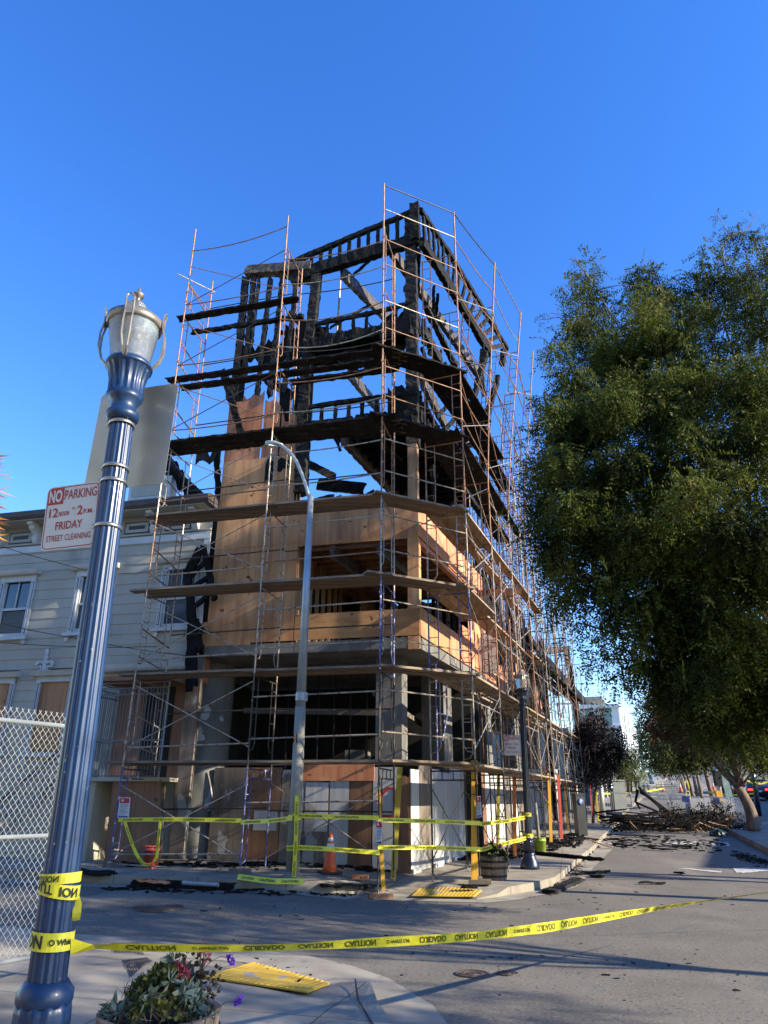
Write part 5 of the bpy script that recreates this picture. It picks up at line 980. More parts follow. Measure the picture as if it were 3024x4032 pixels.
lf = [tuple(np.array(pix(778, v_, bn.y))+rng.normal(size=3)*.025) for v_ in range(3765, 3930, 8)]+[tuple(np.array(pix(840, 3860, bn.y))+rng.normal(size=3)*.035) for _ in range(9)]; leafmesh('leaves', *rosettes(lf, 5, (.02, .04), (.02, .03), 0), leafmat('geranium_leaf', (.06, .06, .03), (.12, .09, .05), None, .2), gp, .2)
vb = empty('verbena', (rt[0]+.3, rt[1]-.1, rt[2]), 'wiry stems with two purple flowers reaching right of the near barrel', 'plant'); sm = MB()
for pts_ in (((790, 3830), (830, 3785), (870, 3765), (912, 3775)), ((815, 3990), (848, 3975), (890, 3945), (936, 3942)), ((848, 4032), (846, 3960), (842, 3915), (838, 3905)), ((815, 3900), (832, 3860), (836, 3850))): sm.tube([pix(u, v, bn.y-.05) for u, v in pts_], .0022, 4)
sm.build('stems', M['dry'], vb)
for (u, v) in ((913, 3779), (936, 3942)): c = np.array(pix(u, v, bn.y-.06)); leafmesh('flower', *rosettes([tuple(c+rng.normal(size=3)*.006) for _ in range(6)], 6, (.012, .026), (.012, .02), .1), M['purple'], vb, .1)
rf_ = (bf.x, bf.y, bf.z+.38); t = empty('geranium', rf_, 'dark geranium with red blooms in the far barrel planter', 'plant'); leafmesh('leaves', *rosettes(dome(rf_, .30, .28, 150), 9, (.03, .055), (.03, .045), .2), leafmat('dark_geranium', (.02, .035, .012), (.05, .07, .02), None, .2), t, .2); leafmesh('blooms', *rosettes(dome((rf_[0], rf_[1], rf_[2]+.15), .26, .2, 16), 8, (.015, .03), (.015, .025), .1), M['pink'], t)
pm = empty('palm_plant', AT(-60, 2000, 6.2), 'orange spiky frond tips poking in at the left edge', 'plant'); P, D, A = [], [], []
for k in range(9):
    c = np.array(AT(-75, 1830+k*38, 6.2)); d = np.array([1, 0, .15-.09*k+.0]); D0 = unit(d)
    for j in range(14): P.append(c+rng.normal(size=3)*.05); D.append(unit(D0+rng.normal(size=3)*.35)); A.append(rng.uniform(.12, .24))
P = np.array(P); D = np.array(D); leafmesh('fronds', P, D, unit(np.cross(D, rand_dirs(len(P)))), np.array(A), np.full(len(P), .02), M['palm'], pm, .05)
m = MB(); q = AT(-80, 2000, 6.2); m.tube([Vector((q.x, q.y, .2)), q], .05, 8); m.build('stem', M['bark'], pm)
# chain link fence -------------------------------------------------------------
fe = empty('chain_link_fence', (-3.4, 6.3, .15), 'galvanised chain link fence behind the near lamp post', 'fence'); fd = Vector((.42, .70, 0)).normalized(); fo = Vector((-3.4, 6.3, 0))-fd*3.3; FLn = 4.35
fz0, fz1 = .36, 2.27; ch = .029; m = MB(); nw = int(FLn/ch); nzz = int((fz1-fz0+.07)/(ch*1.25)); sd_ = Vector((fd.y, -fd.x, 0))
for i in range(nw):
    if i < 64: continue
    pts_ = []
    for j in range(nzz+1): pts_.append(fo+fd*(i*ch+(ch*.5 if (i+j) % 2 else -ch*.5)*1.04)+Vector((0, 0, fz0+j*ch*1.25))+sd_*(.004 if j % 2 else -.004))
    m.tube(pts_, .0022, 3); e = pts_[-1]; m.tube([e, e+Vector((.010, 0, .02))], .002, 3); m.tube([e, e+Vector((-.010, 0, .02))], .002, 3)
m.build('wire_mesh', M['wire'], fe)
for z, r in ((fz1-.05, .021), (1.28, .019), (fz0-.02, .019)): m = MB(); m.tube([fo+Vector((0, 0, z)), fo+fd*FLn+Vector((0, 0, z))], r, 12); m.build('rail', M['polegalv'], fe, True)
for s in (0, 2.2, FLn+.01): m = MB(); m.tube([fo+fd*s+Vector((0, 0, .1)), fo+fd*s+Vector((0, 0, fz1-.02))], .026, 12); m.build('post', M['polegalv'], fe, True)
m = MB(); q = fo+fd*(FLn-.12)-sd_*.03*0+sd_*.02; m.hexa([q+Vector((0, 0, 1.62)), q+fd*.16+Vector((0, 0, 1.60)), q+fd*.16+sd_*.002+Vector((0, 0, 1.60)), q+sd_*.002+Vector((0, 0, 1.62)), q+Vector((.0, 0, 2.0)), q+fd*.16+Vector((0, 0, 2.0)), q+fd*.16+sd_*.002+Vector((0, 0, 2.0)), q+sd_*.002+Vector((0, 0, 2.0))]); tag(m.build('fence_notice', M['paper']), 'white notice sheet hanging on the fence beside the near lamp post', 'notice')
# tapes -------------------------------------------------------------------------
def tape(name, pts_, wd, label, words=None, size=.6, flip=False, ink='ink', ups=None, rep=None, grp=None, start=.1):
    pts_ = [Vector(p) for p in pts_]; t = empty(name, pts_[0], label, 'tape', grp); L_ = [0]
    for a, b in zip(pts_[:-1], pts_[1:]): L_.append(L_[-1]+(b-a).length)
    ups = ups or [Vector((0, 0, 1))]*len(pts_)
    def at(x):
        x = max(0, min(L_[-1]-1e-6, x))
        for i in range(len(L_)-1):
            if x <= L_[i+1]: f = (x-L_[i])/(L_[i+1]-L_[i]+1e-9); return lerp(pts_[i], pts_[i+1], f), lerp(ups[i], ups[i+1], f).normalized()
        return pts_[-1], ups[-1]
    n = max(4, int(L_[-1]/(.12 if L_[-1] > 1.2 else .02))); m = MB(); rw = []
    for i in range(n+1): p, u = at(L_[-1]*i/n); rw.append((p-u*wd/2, p+u*wd/2))
    for a in rw: m.v += [a[0], a[1]]
    m.f = [(2*i, 2*i+1, 2*i+3, 2*i+2) for i in range(n)]; m.build('strip', M['tape'], t)
    if words:
        tx = MB(); x = start; k = 0
        while x < L_[-1]-.05:
            s, sz = words[k % len(words)]; sz = sz*wd
            bd = .028 if sz > .03 else .012
            if (s, bd) not in _tc: _tc[(s, bd)] = text_mesh(s, 1.0, bd)
            wl_ = max(a[0] for a in _tc[(s, bd)][0])*sz
            if x+wl_ > L_[-1]: break
            def fn(a, b, x=x, sz=sz):
                p, u = at(x+a); yy = (b-sz*.35)*(-1 if flip else 1); q = p+u*yy; return q+(CAM-q).normalized()*.005
            add_text(tx, s, sz, fn, .028 if sz > .03 else .012); x += wl_+(rep or .12); k += 1
            if s == 'WHITE CAP': pass
        if tx.v: tx.build('lettering', M[ink], t)
    return t
def line3(a, b, px_, n=1):                            # tape running in the vertical plane through a and b, heights read from the picture
    d = Vector((b[0]-a[0], b[1]-a[1], 0)).normalized(); return [PP(u, v, a, d) for u, v in px_]
A_ = Vector((NL.x+.09, NL.y, 0)); B_ = Vector((8, 14, 0))
tp_ = line3(A_, B_, ((278, 3727), (330, 3727), (420, 3729), (600, 3733), (760, 3734), (1000, 3734), (1200, 3727), (1500, 3710), (1700, 3699), (1900, 3684), (2150, 3652), (2350, 3618), (2600, 3575), (2800, 3545), (3060, 3508)))
ux = [Vector((0, -.3, .9)), Vector((0, -.9, .25)).normalized(), Vector((0, -.85, .5)).normalized()]+[Vector((0, -.8, .6)).normalized()]*4+[Vector((0, -.5, .86)).normalized()]*3+[Vector((0, .1, 1)), Vector((0, -.3, .95)), Vector((.1, -.7, .6)).normalized(), Vector((.1, -.85, .35)).normalized(), Vector((.1, -.85, .3)).normalized()]
tape('caution_tape', tp_, .074, 'long yellow caution tape stretched across the foreground from the near lamp post', [('CAUTION', .86), ('O WHITE CAP', .5), ('CUIDADO', .86), ('CAUTION', .86)], flip=True, ink='inkt', ups=ux, rep=.10, start=.28)
def wrap(z, r, wd, label, words, flip, tilt=0, n=24, ang0=180, ang1=380):
    pts_ = [Vector((NL.x-.026*(z-.15)+r*math.cos(math.radians(a)), NL.y+r*math.sin(math.radians(a)), z+tilt*math.cos(math.radians(a)))) for a in np.linspace(ang0, ang1, n)]
    return tape('caution_tape', pts_, wd, label, words, flip=flip, rep=.03, start=.01)
wrap(.99, .094, .075, 'yellow tape wound round the near lamp post at the start of the long run', [('ION', .95), ('O White', .45), ('CAUTION', .9)], False, -.004)
wrap(1.245, .092, .045, 'crumpled upper yellow tape wrap round the near lamp post', [('CAUTION', .8)], True, .004); wrap(1.20, .0935, .06, 'loose lower yellow tape wrap with upside-down print on the near lamp post', [('CAUT', .9), ('ION', .9)], True, -.018)
tape('tape_tail', [AT(296, 3530, 3.82), AT(305, 3560, 3.8), AT(302, 3600, 3.78), AT(298, 3625, 3.8)], .04, 'torn end of yellow tape hanging at the right of the near lamp post', ups=[Vector((1, 0, .2))]*4)
CC = [('CAUTION CAUTION', .62)]
p1 = P_(LW[2], 0); p2 = P_(LW[1], 0); p3 = P_(LW[0], 0)
GT_ = 'caution tapes strung round the scaffold'
def sideface(a, b): return line3
def tp2(a, b, px_, label, **k): return tape('caution_tape', line3(a, b, px_), .075, label, CC, rep=.22, grp=GT_, **k)
off_ = Vector((-.03, -.05, 0))
tp2(p1+off_, p2+off_, ((466, 3228), (700, 3226), (950, 3231)), 'yellow tape between the leftmost and middle scaffold poles')
tp2(p2+off_, CB+off_*2.4, ((948, 3238), (1050, 3233), (1150, 3222)), 'yellow tape from the middle scaffold pole to the street light')
tp2(CB+off_*2.6, p3+off_, ((1150, 3210), (1330, 3217), (1492, 3220)), 'upper yellow tape from the street light to the corner scaffold pole'); tp2(CB+off_*2.6, p3+off_, ((1150, 3335), (1330, 3345), (1495, 3358)), 'lower yellow tape from the street light to the corner scaffold pole')
tp2(p3+off_, C2+off_, ((1488, 3229), (1700, 3233), (1892, 3242)), 'upper yellow tape from the corner pole to the bright yellow post'); tp2(p3+off_, C2+off_, ((1488, 3337), (1700, 3337), (1893, 3344)), 'lower yellow tape from the corner pole to the bright yellow post')
tp2(C2+off_, FL+off_*3, ((1892, 3245), (2000, 3232), (2085, 3215)), 'upper yellow tape from the bright yellow post to the far lamp post'); tp2(C2+off_, FL+off_*3, ((1893, 3346), (2000, 3318), (2090, 3296)), 'lower yellow tape from the bright yellow post to the far lamp post')
tape('caution_tape', line3(p1+off_, p2+off_, ((492, 3235), (505, 3280), (530, 3350), (560, 3400), (590, 3408), (615, 3385), (622, 3320), (632, 3225))), .06, 'slack loop of yellow tape hanging behind the red bucket', CC, ups=[Vector((.9, 0, .3))]*3+[Vector((.3, 0, 1))]*2+[Vector((.9, 0, -.3))]*3, rep=.3)
tape('caution_tape', [CB+Vector((.03, -.16, 1.35)), CB+Vector((.05, -.17, .7)), CB+Vector((.05, -.18, .05))], .07, 'yellow tape hanging down the lower pole of the street light', [('CAUTION', .7)], ups=[Vector((1, 0, 0))]*3, rep=.1)
tape('caution_tape', [G(u, v, .19) for u, v in ((935, 3452), (1010, 3462), (1080, 3470), (1195, 3470))], .12, 'twisted yellow tape lying on the kerb left of the street light foot', [('CAUTION', .6)], ups=[Vector((0, .6, .5)).normalized()]*4)
def ringtape(c, z, r, label, wd=.08):
    pts_ = [Vector((c.x+r*math.cos(a), c.y+r*math.sin(a), z)) for a in np.linspace(math.pi*.9, math.pi*2.1, 10)]; tape('caution_tape', pts_, wd, label, [('CAUTION', .7)], rep=.05, start=.01)
ringtape(CB, AT(1150, 3218, CB.y).z, .125, 'yellow tape knotted high round the street light'); ringtape(CB, AT(1150, 3338, CB.y).z, .125, 'yellow tape knotted low round the street light')
ringtape(FL, AT(2085, 3207, FL.y).z, .11, 'upper yellow tape band on the far lamp post'); ringtape(FL, AT(2085, 3290, FL.y).z, .12, 'lower yellow tape band on the far lamp post')
# notices
def notice(px4, o, dr, label, blue=False):
    p4 = [PP(u, v, o, dr) for u, v in px4]; t = empty('notice', p4[3], label, 'notice'); nn = Vector((dr.y, -dr.x, 0)).normalized(); nn = nn if nn.y < 0 else -nn
    m = MB(); m.prism(p4, nn*.004); m.build('sheet', M['paper'], t); f = lambda x, y: lerp(lerp(p4[3], p4[2], x), lerp(p4[0], p4[1], x), y)+nn*.007
    m = MB(); m.quad(f(.06, .72), f(.94, .72), f(.94, .97), f(.06, .97)); m.build('red_header', M['signred'], t); m = MB(); m.quad(f(.25, .8), f(.45, .8), f(.4, .92), f(.2, .88)); m.v = [p+nn*.002 for p in m.v]; m.build('header_mark', M['paper'], t)
    m = MB(); random.seed(int(px4[0][0]))
    for k in range(9): y = .66-k*.06; x1 = random.uniform(.6, .92); m.quad(f(.1, y), f(x1, y), f(x1, y+.018), f(.1, y+.018))
    m.build('lettering', M['ink'], t); m = MB(); m.quad(f(.08, .03), f(.92, .03), f(.92, .11), f(.08, .11)); m.build('blue_footer', M['bluesign'], t)
notice(((472, 3140), (514, 3140), (507, 3222), (462, 3220)), p1+off_, Wd, 'red headed paper notice tied to the leftmost scaffold pole'); notice(((599, 3165), (625, 3164), (622, 3245), (597, 3245)), P_(4.2, 0, .9), Wd, 'narrow red headed notice on the brown plywood sheet')
notice(((1480, 3233), (1506, 3233), (1504, 3323), (1482, 3325)), p3+off_, Wd, 'red headed paper notice taped low on the corner scaffold pole'); notice(((1878, 3136), (1892, 3134), (1899, 3217), (1876, 3220)), C2+off_, Wd, 'curled red headed notice on the pole beside the bright yellow post')
# leaning plywood sheets by the door
def sheet(px4, o, dr, m, label, th=.02, cat='plywood sheet', name='plywood_sheet'):
    mb_ = MB(); mb_.prism([PP(u, v, o, dr) for u, v in px4], -nL*th); return tag(mb_.build(name, M[m]), label, cat)
sheet(((408, 3405), (625, 3408), (632, 3072), (446, 3068)), L(6.5, 0, .84), Wd, 'plybrown', 'tall brown plywood sheet shut over the gap below the iron cage'); sheet(((596, 3408), (632, 3408), (650, 3090), (640, 3088)), L(6, 0, .3), Wd, 'plyold', 'narrow dark board standing beside the brown plywood sheet', cat='board', name='leaning_board')
# cables on the house
for pts_, lb in ((((0, 2148), (95, 2180), (310, 2238), (340, 2246)), 'black cable sagging across the house left of the lamp post'), (((0, 2452), (110, 2480), (330, 2520), (440, 2540), (560, 2560), (800, 2590)), 'black cable crossing the house front below the upper windows'), (((455, 2260), (540, 2256), (610, 2244), (660, 2238)), 'black cable right of the near lamp post at upper window height'), (((0, 2530), (200, 2543), (450, 2549), (620, 2546)), 'thin cable just above the plaster ornament')):
    m = MB(); m.tube([pl(u, v, .5) for u, v in pts_], .009, 5); tag(m.build('cable', M['cablem']), lb, 'cable')
# debris ----------------------------------------------------------------------------
random.seed(77)
def debris(px0, px1, w_, h, label, m='char', off=.0, dz=.04):
    a = G(*px0, off)+Vector((0, 0, dz)); b = G(*px1, off)+Vector((0, 0, dz)); mb_ = MB(); mb_.char(a, b, w_, h, (0, 0, 1), .018, .06, int(px0[0])); return tag(mb_.build('charred_timber', M[m]), label, 'debris', 'charred timbers lying in the street')
debris((2160, 3522), (2280, 3470), .26, .05, 'flat charred board lying in the gutter at the right kerb', 'chargrey', 0); debris((2110, 3365), (2375, 3392), .10, .08, 'long charred stick lying over the right kerb', 'char', .15)
debris((2265, 3448), (2395, 3438), .1, .04, 'thin burnt strip in the road beyond the kerb board'); debris((2325, 3455), (2370, 3458), .12, .05, 'small burnt scrap in the road right of the thin strip'); debris((2525, 3482), (2608, 3483), .12, .04, 'burnt scrap alone in the middle of the sunlit road', 'chargrey')
debris((2665, 3442), (2698, 3444), .1, .04, 'burnt chip beside the worn road arrow'); debris((1255, 3495), (1440, 3500), .28, .05, 'broad burnt sheet curling over the kerb below the cone', 'char', .08); debris((1440, 3497), (1500, 3500), .2, .05, 'burnt lump beside the corner scaffold foot', 'char', .1)
debris((1820, 3500), (1870, 3500), .14, .05, 'burnt lump on the yellow bumpy paving', 'char', .13); debris((520, 3487), (920, 3503), .14, .10, 'long charred timber lying in the gutter left of the tape', 'char', .02); debris((540, 3478), (660, 3485), .1, .03, 'orange splintered strip on the gutter debris', 'plyr', .08); debris((300, 3440), (440, 3450), .3, .05, 'charred heap on the pavement before the steps', 'char', .13)
m = MB(); m.tube([G(720, 3476, .1), G(860, 3484, .1)], .035, 8); tag(m.build('pipe', M['polegalv']), 'pale pipe lying along the kerb left of the street light', 'pipe'); m = MB(); m.beam(G(2330, 3312, .2), G(2410, 3338, .03), .09, .04); tag(m.build('timber_stub', M['stud']), 'pale timber batten lying across the kerb beyond the lime bucket', 'board')
for i, (a, b) in enumerate((((2225, 3300), (2360, 3310)), ((2380, 3290), (2600, 3298)), ((2400, 3310), (2520, 3318)), ((2510, 3335), (2640, 3338)), ((2560, 3345), (2640, 3350)), ((2200, 3330), (2290, 3340)), ((2420, 3325), (2480, 3335)), ((2655, 3335), (2730, 3338)))): debris(a, b, random.uniform(.1, .28), random.uniform(.02, .05), ('charred beam on the pavement below the scaffold end', 'longest charred beam across the road before the branch heap', 'black heap spilling off the kerb into the road', 'charred boards in the road near the painted lettering', 'charred strip just nearer than the boards by the lettering', 'blackened lump behind the lime bucket', 'black clump at the kerb end by the pale batten', 'charred strip nearest the median kerb')[i], 'char', .02 if i else .15)
sm = MB()
for (c0, c1, rw, n_, sz, of) in (((430, 3432), (1150, 3440), 18, 240, .035, .155), ((1150, 3432), (1560, 3465), 14, 160, .03, .155), ((1660, 3400), (1860, 3390), 24, 260, .045, .16), ((2010, 3380), (2300, 3320), 28, 480, .05, .16), ((2180, 3480), (2360, 3330), 8, 130, .03, .01), ((400, 3500), (1400, 3525), 8, 160, .03, .0), ((2350, 3310), (2850, 3330), 30, 200, .04, .0), ((800, 3560), (2900, 3560), 60, 90, .012, .0), ((900, 3780), (1250, 3960), 60, 30, .008, .13), ((1500, 3700), (3000, 3850), 120, 60, .01, 0), ((2880, 3360), (3020, 3400), 14, 300, .02, 0)):
    for k in range(n_):
        t = random.random(); q = G(lerp(c0[0], c1[0], t), lerp(c0[1], c1[1], t)+random.gauss(0, rw*.5), 0)
        if q.length > 90: continue
        hz = H(q.x, q.y)+of; s = sz*random.uniform(.4, 2.2); sm.cbox((q.x, q.y, hz), s*random.uniform(1, 4), s, s*random.uniform(.2, .6), random.uniform(0, 3.1))
tag(sm.build('burnt_litter', M['char'], origin=(0, 15, 0)), 'scattered charred chips over pavement and road', 'litter', kind='stuff')
sm = MB()
for k in range(260):
    t = random.random(); q = G(lerp(2170, 2290, t)+random.gauss(0, 12), lerp(3510, 3400, t)+random.gauss(0, 8), .012); s = random.uniform(.01, .03); sm.cbox(q, s*2, s, .006, random.uniform(0, 3))
tag(sm.build('dry_leaf_litter', M['dry'], origin=(3, 17, 0)), 'dry fallen leaves along the right gutter', 'leaves', kind='stuff')
# ================================================================== TREES
def sprays(name, centers, radii, counts, m, par, Ls=.34, k=14, leaf=(.055, .018), droop=.5, dens_shell=.35):
    P, D, U, A, B = [], [], [], [], []
    for c, r, n in zip(centers, radii, counts):
        c = np.array(c); d = rand_dirs(n); rad = r*rng.uniform(0, 1, n)**dens_shell; base = c+d*rad[:, None]*np.array([1, 1, .85])
        dr = unit(d*.7+rng.normal(size=(n, 3))*.6+np.array([0, 0, -droop])); side = unit(np.cross(dr, rand_dirs(n))); L_ = Ls*rng.uniform(.6, 1.2, n)
        for j in range(k):
            t = (j+1)/k; pos = base+dr*(L_*t)[:, None]+np.array([0, 0, -1])*(L_*t*t*.35)[:, None]; sg = 1 if j % 2 else -1
            ld = unit(dr*.55+side*sg+rng.normal(size=(n, 3))*.22); P.append(pos); D.append(ld); U.append(unit(np.cross(ld, rand_dirs(n)))); s = rng.uniform(.7, 1.2, n); A.append(leaf[0]*s); B.append(leaf[1]*s)
    return leafmesh(name, np.concatenate(P), np.concatenate(D), np.concatenate(U), np.concatenate(A), np.concatenate(B), m, par, .12)
def limbs(par, root, cents, r0=.12, hub=None, m='bark', twigs=0):
    mb_ = MB(); root = Vector(root); hub = Vector(hub) if hub else root
    for i, c in enumerate(cents):
        c = Vector(c); mid = lerp(hub, c, .5)+Vector((random.gauss(0, .25), random.gauss(0, .25), random.uniform(.0, .5))); L_ = (c-hub).length
        pts_ = [lerp(lerp(hub, mid, t), lerp(mid, c, t), t)+Vector((random.gauss(0, .04), random.gauss(0, .04), random.gauss(0, .04))) for t in [j/7 for j in range(8)]]
        mb_.tube(pts_, r0*random.uniform(.35, .7), 6, r2=.012)
        for k in range(twigs): q = pts_[random.randint(3, 7)]; d = Vector((random.gauss(0, 1), random.gauss(0, 1), random.gauss(-.2, .8))).normalized()*random.uniform(.4, 1.1); mb_.tube([q, q+d*.5+Vector((0, 0, .08)), q+d], .014, 4, r2=.003)
    return mb_.build('limbs', M[m], par, True)
def tree(name, base, label, crown, fork, r=.18, m='leaf', bend=None, group=None, Ls=.34, k=14, leaf=(.07, .027), dens=60, bark='bark', droop=.5, cname='crown', twigs=0, hubz=None):
    t = empty(name, base, label, 'tree', group); b = Vector(base); f = Vector(fork); mid = lerp(b, f, .5)+Vector(bend or (0, 0, 0)); tk = MB()
    tk.tube([lerp(lerp(b, mid, s), lerp(mid, f, s), s) for s in [j/8 for j in range(9)]], r, 10, r2=r*.65); tk.build('trunk', M[bark], t, True)
    limbs(t, f, [c for c, _, _ in crown], r*.4, f, bark, twigs); sprays(cname, [tuple(c) for c, _, _ in crown], [q for _, q, _ in crown], [n for _, _, n in crown], M[m], t, Ls, k, leaf, droop)
    return t
random.seed(4)
DD = 1.8228
M['leafhang'] = leafmat('bright_elm_leaf', (.045, .065, .010), (.13, .155, .022), None, .42, .6)  # brighter green than the crown leaves, for the hanging sprays
cl = [(1290, 625, 62, 12.3, 1), (1265, 700, 62, 12.2, 1), (1375, 655, 70, 12.6, 1), (1450, 640, 60, 12.5, 1), (1530, 605, 62, 12.4, 1), (1620, 590, 70, 12.4, 1), (1700, 620, 80, 12, 1), (1240, 800, 62, 11.5, 1.1), (1330, 780, 90, 11.8, 1.2), (1440, 760, 90, 11.5, 1.2), (1545, 740, 90, 11.5, 1.2), (1650, 720, 90, 11.3, 1.2),
      (1225, 900, 62, 11.3, 1), (1195, 985, 58, 11.5, 1), (1300, 920, 90, 11, 1.3), (1410, 890, 90, 11, 1.3), (1520, 880, 90, 10.6, 1.3), (1650, 870, 90, 10.6, 1.3), (1170, 1075, 50, 11.6, .8), (1255, 1050, 85, 10.8, 1.3), (1365, 1030, 90, 10.6, 1.3), (1480, 1020, 90, 10.4, 1.3), (1610, 1010, 95, 10.2, 1.3), (1185, 1175, 60, 11, .9), (1280, 1170, 80, 10.6, 1.2), (1385, 1160, 90, 10.3, 1.3), (1500, 1150, 95, 10, 1.3), (1630, 1150, 95, 10, 1.3),
      (1225, 1265, 48, 11, .7), (1300, 1275, 58, 10.8, .5), (1400, 1290, 70, 10.6, 1), (1500, 1290, 90, 10.2, 1.3), (1620, 1290, 95, 10.2, 1.3), (1245, 1345, 40, 11.2, .28), (1335, 1345, 50, 11, .3), (1420, 1390, 55, 10.6, .8), (1510, 1410, 85, 10.6, 1.2), (1625, 1420, 90, 10.4, 1.3), (1300, 1420, 40, 11.2, .2), (1370, 1450, 40, 11, .3), (1480, 1500, 50, 11, .7), (1600, 1530, 60, 11, .8), (1560, 1480, 70, 10.8, 1), (1650, 1500, 80, 10.6, 1), (1460, 1450, 55, 10.8, .8), (1540, 1570, 45, 11.4, .6), (1640, 1590, 50, 11.2, .6), (1700, 900, 90, 11, 1), (1700, 1200, 100, 10.4, 1), (1720, 1450, 90, 10.6, 1)]
crown = []
for (u, v, rp, y, dn) in cl:
    c = AT(u*DD, v*DD, y); dep = (c-CAM).dot(Fw); r = rp*dep/1536*1.0
    for j in range(8): d = Vector((random.gauss(0, .55), random.gauss(0, .6), random.gauss(0, .55)))*r; q = random.uniform(.28, .6)*r; crown.append((c+d, q, int(dn*84*(rp/80)**2*random.uniform(.5, 1.5))))
bt = ST(8.4, .2, .15); lc = [AT(u*DD, v*DD, y) for (u, v, rp, y, dn) in cl]
ntree = empty('street_tree', bt, 'large leafy street tree filling the right side, overhanging the road', 'tree'); tk = MB(); tk.tube([bt, Vector((bt.x+.05, bt.y, 2)), Vector((bt.x-.2, bt.y, 3.7))], .2, 12, r2=.15); tk.build('trunk', M['bark'], ntree, True)
limbs(ntree, (bt.x-.2, bt.y, 3.6), lc, .11, (bt.x-.2, bt.y, 3.6), 'bark', 7)
sprays('crown', [tuple(c) for c, _, _ in crown], [q for _, q, _ in crown], [n for _, _, n in crown], M['leaf'], ntree, .34, 14, (.07, .026), .6)
hc = [c+Vector((random.gauss(0, .4), random.uniform(-1.0, .1), random.gauss(-.1, .4))) for c in lc[12:-12] for _ in range(7)]; sprays('hanging_sprays', [tuple(c) for c in hc], [.3]*len(hc), [2]*len(hc), M['leafhang'], ntree, .5, 16, (.08, .027), .9)
for (pts_, n) in ((((1570, 600), (1560, 540), (1575, 505), (1548, 462)), 9), (((1575, 510), (1610, 500), (1640, 455)), 7), (((1240, 700), (1205, 685), (1160, 692)), 6), (((1280, 610), (1250, 570), (1242, 552)), 5), (((1230, 735), (1195, 750), (1172, 772)), 6), (((1185, 1000), (1160, 1010), (1128, 1012)), 6), (((1215, 860), (1180, 880), (1150, 890)), 5), (((1175, 1050), (1150, 1060), (1112, 1060)), 5), (((1620, 600), (1650, 570), (1680, 560)), 5)):
    p_ = [AT(u*DD, v*DD, 12) for u, v in pts_]; mb_ = MB(); mb_.tube(p_, .018, 5, r2=.005); mb_.build('twig', M['bark'], ntree)
    cs_ = [tuple(lerp(p_[i], p_[i+1], random.random())) for i in range(len(p_)-1) for _ in range(n)]; sprays('twig_leaves', cs_, [.06]*len(cs_), [1]*len(cs_), M['leaf'], ntree, .26, 12, (.055, .018), .1)
# tall neighbours of the same row, standing just outside the frame, whose shade falls on the road and the near corner
def blobs(c, n, R, rr, hz, cnt):
    out = []
    for i in range(n): d = Vector((random.gauss(0, 1), random.gauss(0, 1), random.gauss(0, .7))).normalized()*R*random.uniform(.3, 1); d.z *= hz; out.append((Vector(c)+d, rr*random.uniform(.7, 1.2), cnt))
    return out
for i, (x, y, cz, R, n) in enumerate(((10.4, 6.0, 6.6, 2.6, 20), (11.5, .6, 6.2, 2.9, 20), (12.5, -6, 6.5, 3, 14), (11.3, 16.4, 6.3, 2.4, 24), (14.5, 14.6, 7.5, 2.6, 20))):
    tree('street_tree', (x, y, .1), ('leafy street tree whose trunk shadow crosses the sunlit road', 'leafy street tree shading the near corner pavement', 'leafy street tree farthest behind in the shading row', 'street tree just past the frame edge shading the hoarding', 'taller tree on the outer side shading the shop storey')[i], blobs((x-.3, y, cz), n, R, .8, .65, 150), (x-.1, y, 3.4), .15, k=8, Ls=.3, leaf=(.09, .034), group='street trees along the median')
# median trees farther up the street
def px_tree(foot, forkpx, crownpx, label, name='street_tree', m='leaf2', r=.15, k=6, leaf=(.19, .08), Ls=.5, cnt=60, bend=(0, 0, 0), group='street trees along the median', off=.15, bark='bark', droop=.6, yb=0, dy=1.5):
    b = G(*foot, off); f = AT(forkpx[0], forkpx[1], b.y); cr = []
    for (u, v, rp) in crownpx:
        c = AT(u, v, b.y+yb+random.uniform(-dy, dy)); dep = (c-CAM).dot(Fw); cr.append((c, rp*dep/FPX, int(2.4*cnt*(rp/60)**2)+4))
    return tree(name, b, label, cr, f, r, m, bend, group, Ls, k, leaf, bark=bark, droop=droop)
ltree = px_tree((2965, 3272), (2905, 3100), ((2950, 2800, 90), (2860, 2820, 80), (3020, 2860, 90), (2780, 2850, 70), (2720, 2800, 70), (2900, 2900, 60), (3030, 2950, 60), (2650, 2770, 70), (2580, 2760, 50), (2760, 2720, 80), (2900, 2700, 90), (3020, 2700, 90), (2640, 2840, 50), (2800, 2780, 90), (2700, 2880, 60), (2600, 2850, 60), (2860, 2740, 90), (2980, 2760, 90), (2560, 2820, 50), (2690, 2740, 80), (2950, 2880, 60)), 'leaning forked street tree whose pale trunk stands right of the barriers', m='leafbrown', r=.24, bend=(.35, 0, -.1), k=8, leaf=(.10, .035), Ls=.4, cnt=120, group=None)
mb_ = MB(); fk = AT(2905, 3075, G(2965, 3272, .15).y); yy = fk.y
o = ltree
mb_.tube([AT(u, v, yy) for u, v in ((2925, 3090), (2890, 3020), (2880, 2970), (2855, 2925), (2830, 2895), (2832, 2870))], .16, 8, r2=.08); mb_.tube([AT(u, v, yy) for u, v in ((2935, 3000), (2915, 2960), (2880, 2930), (2850, 2890), (2815, 2865))], .1, 8, r2=.05); mb_.build('limb', M['bark'], o, True)
lbm = ['second leaning street tree beyond the barriers', 'third slim street tree of the row behind the barriers', 'fourth slim street tree of the row behind the barriers', 'fifth street tree, forked low', 'sixth street tree in the distance', 'distant street tree by the second barriers']
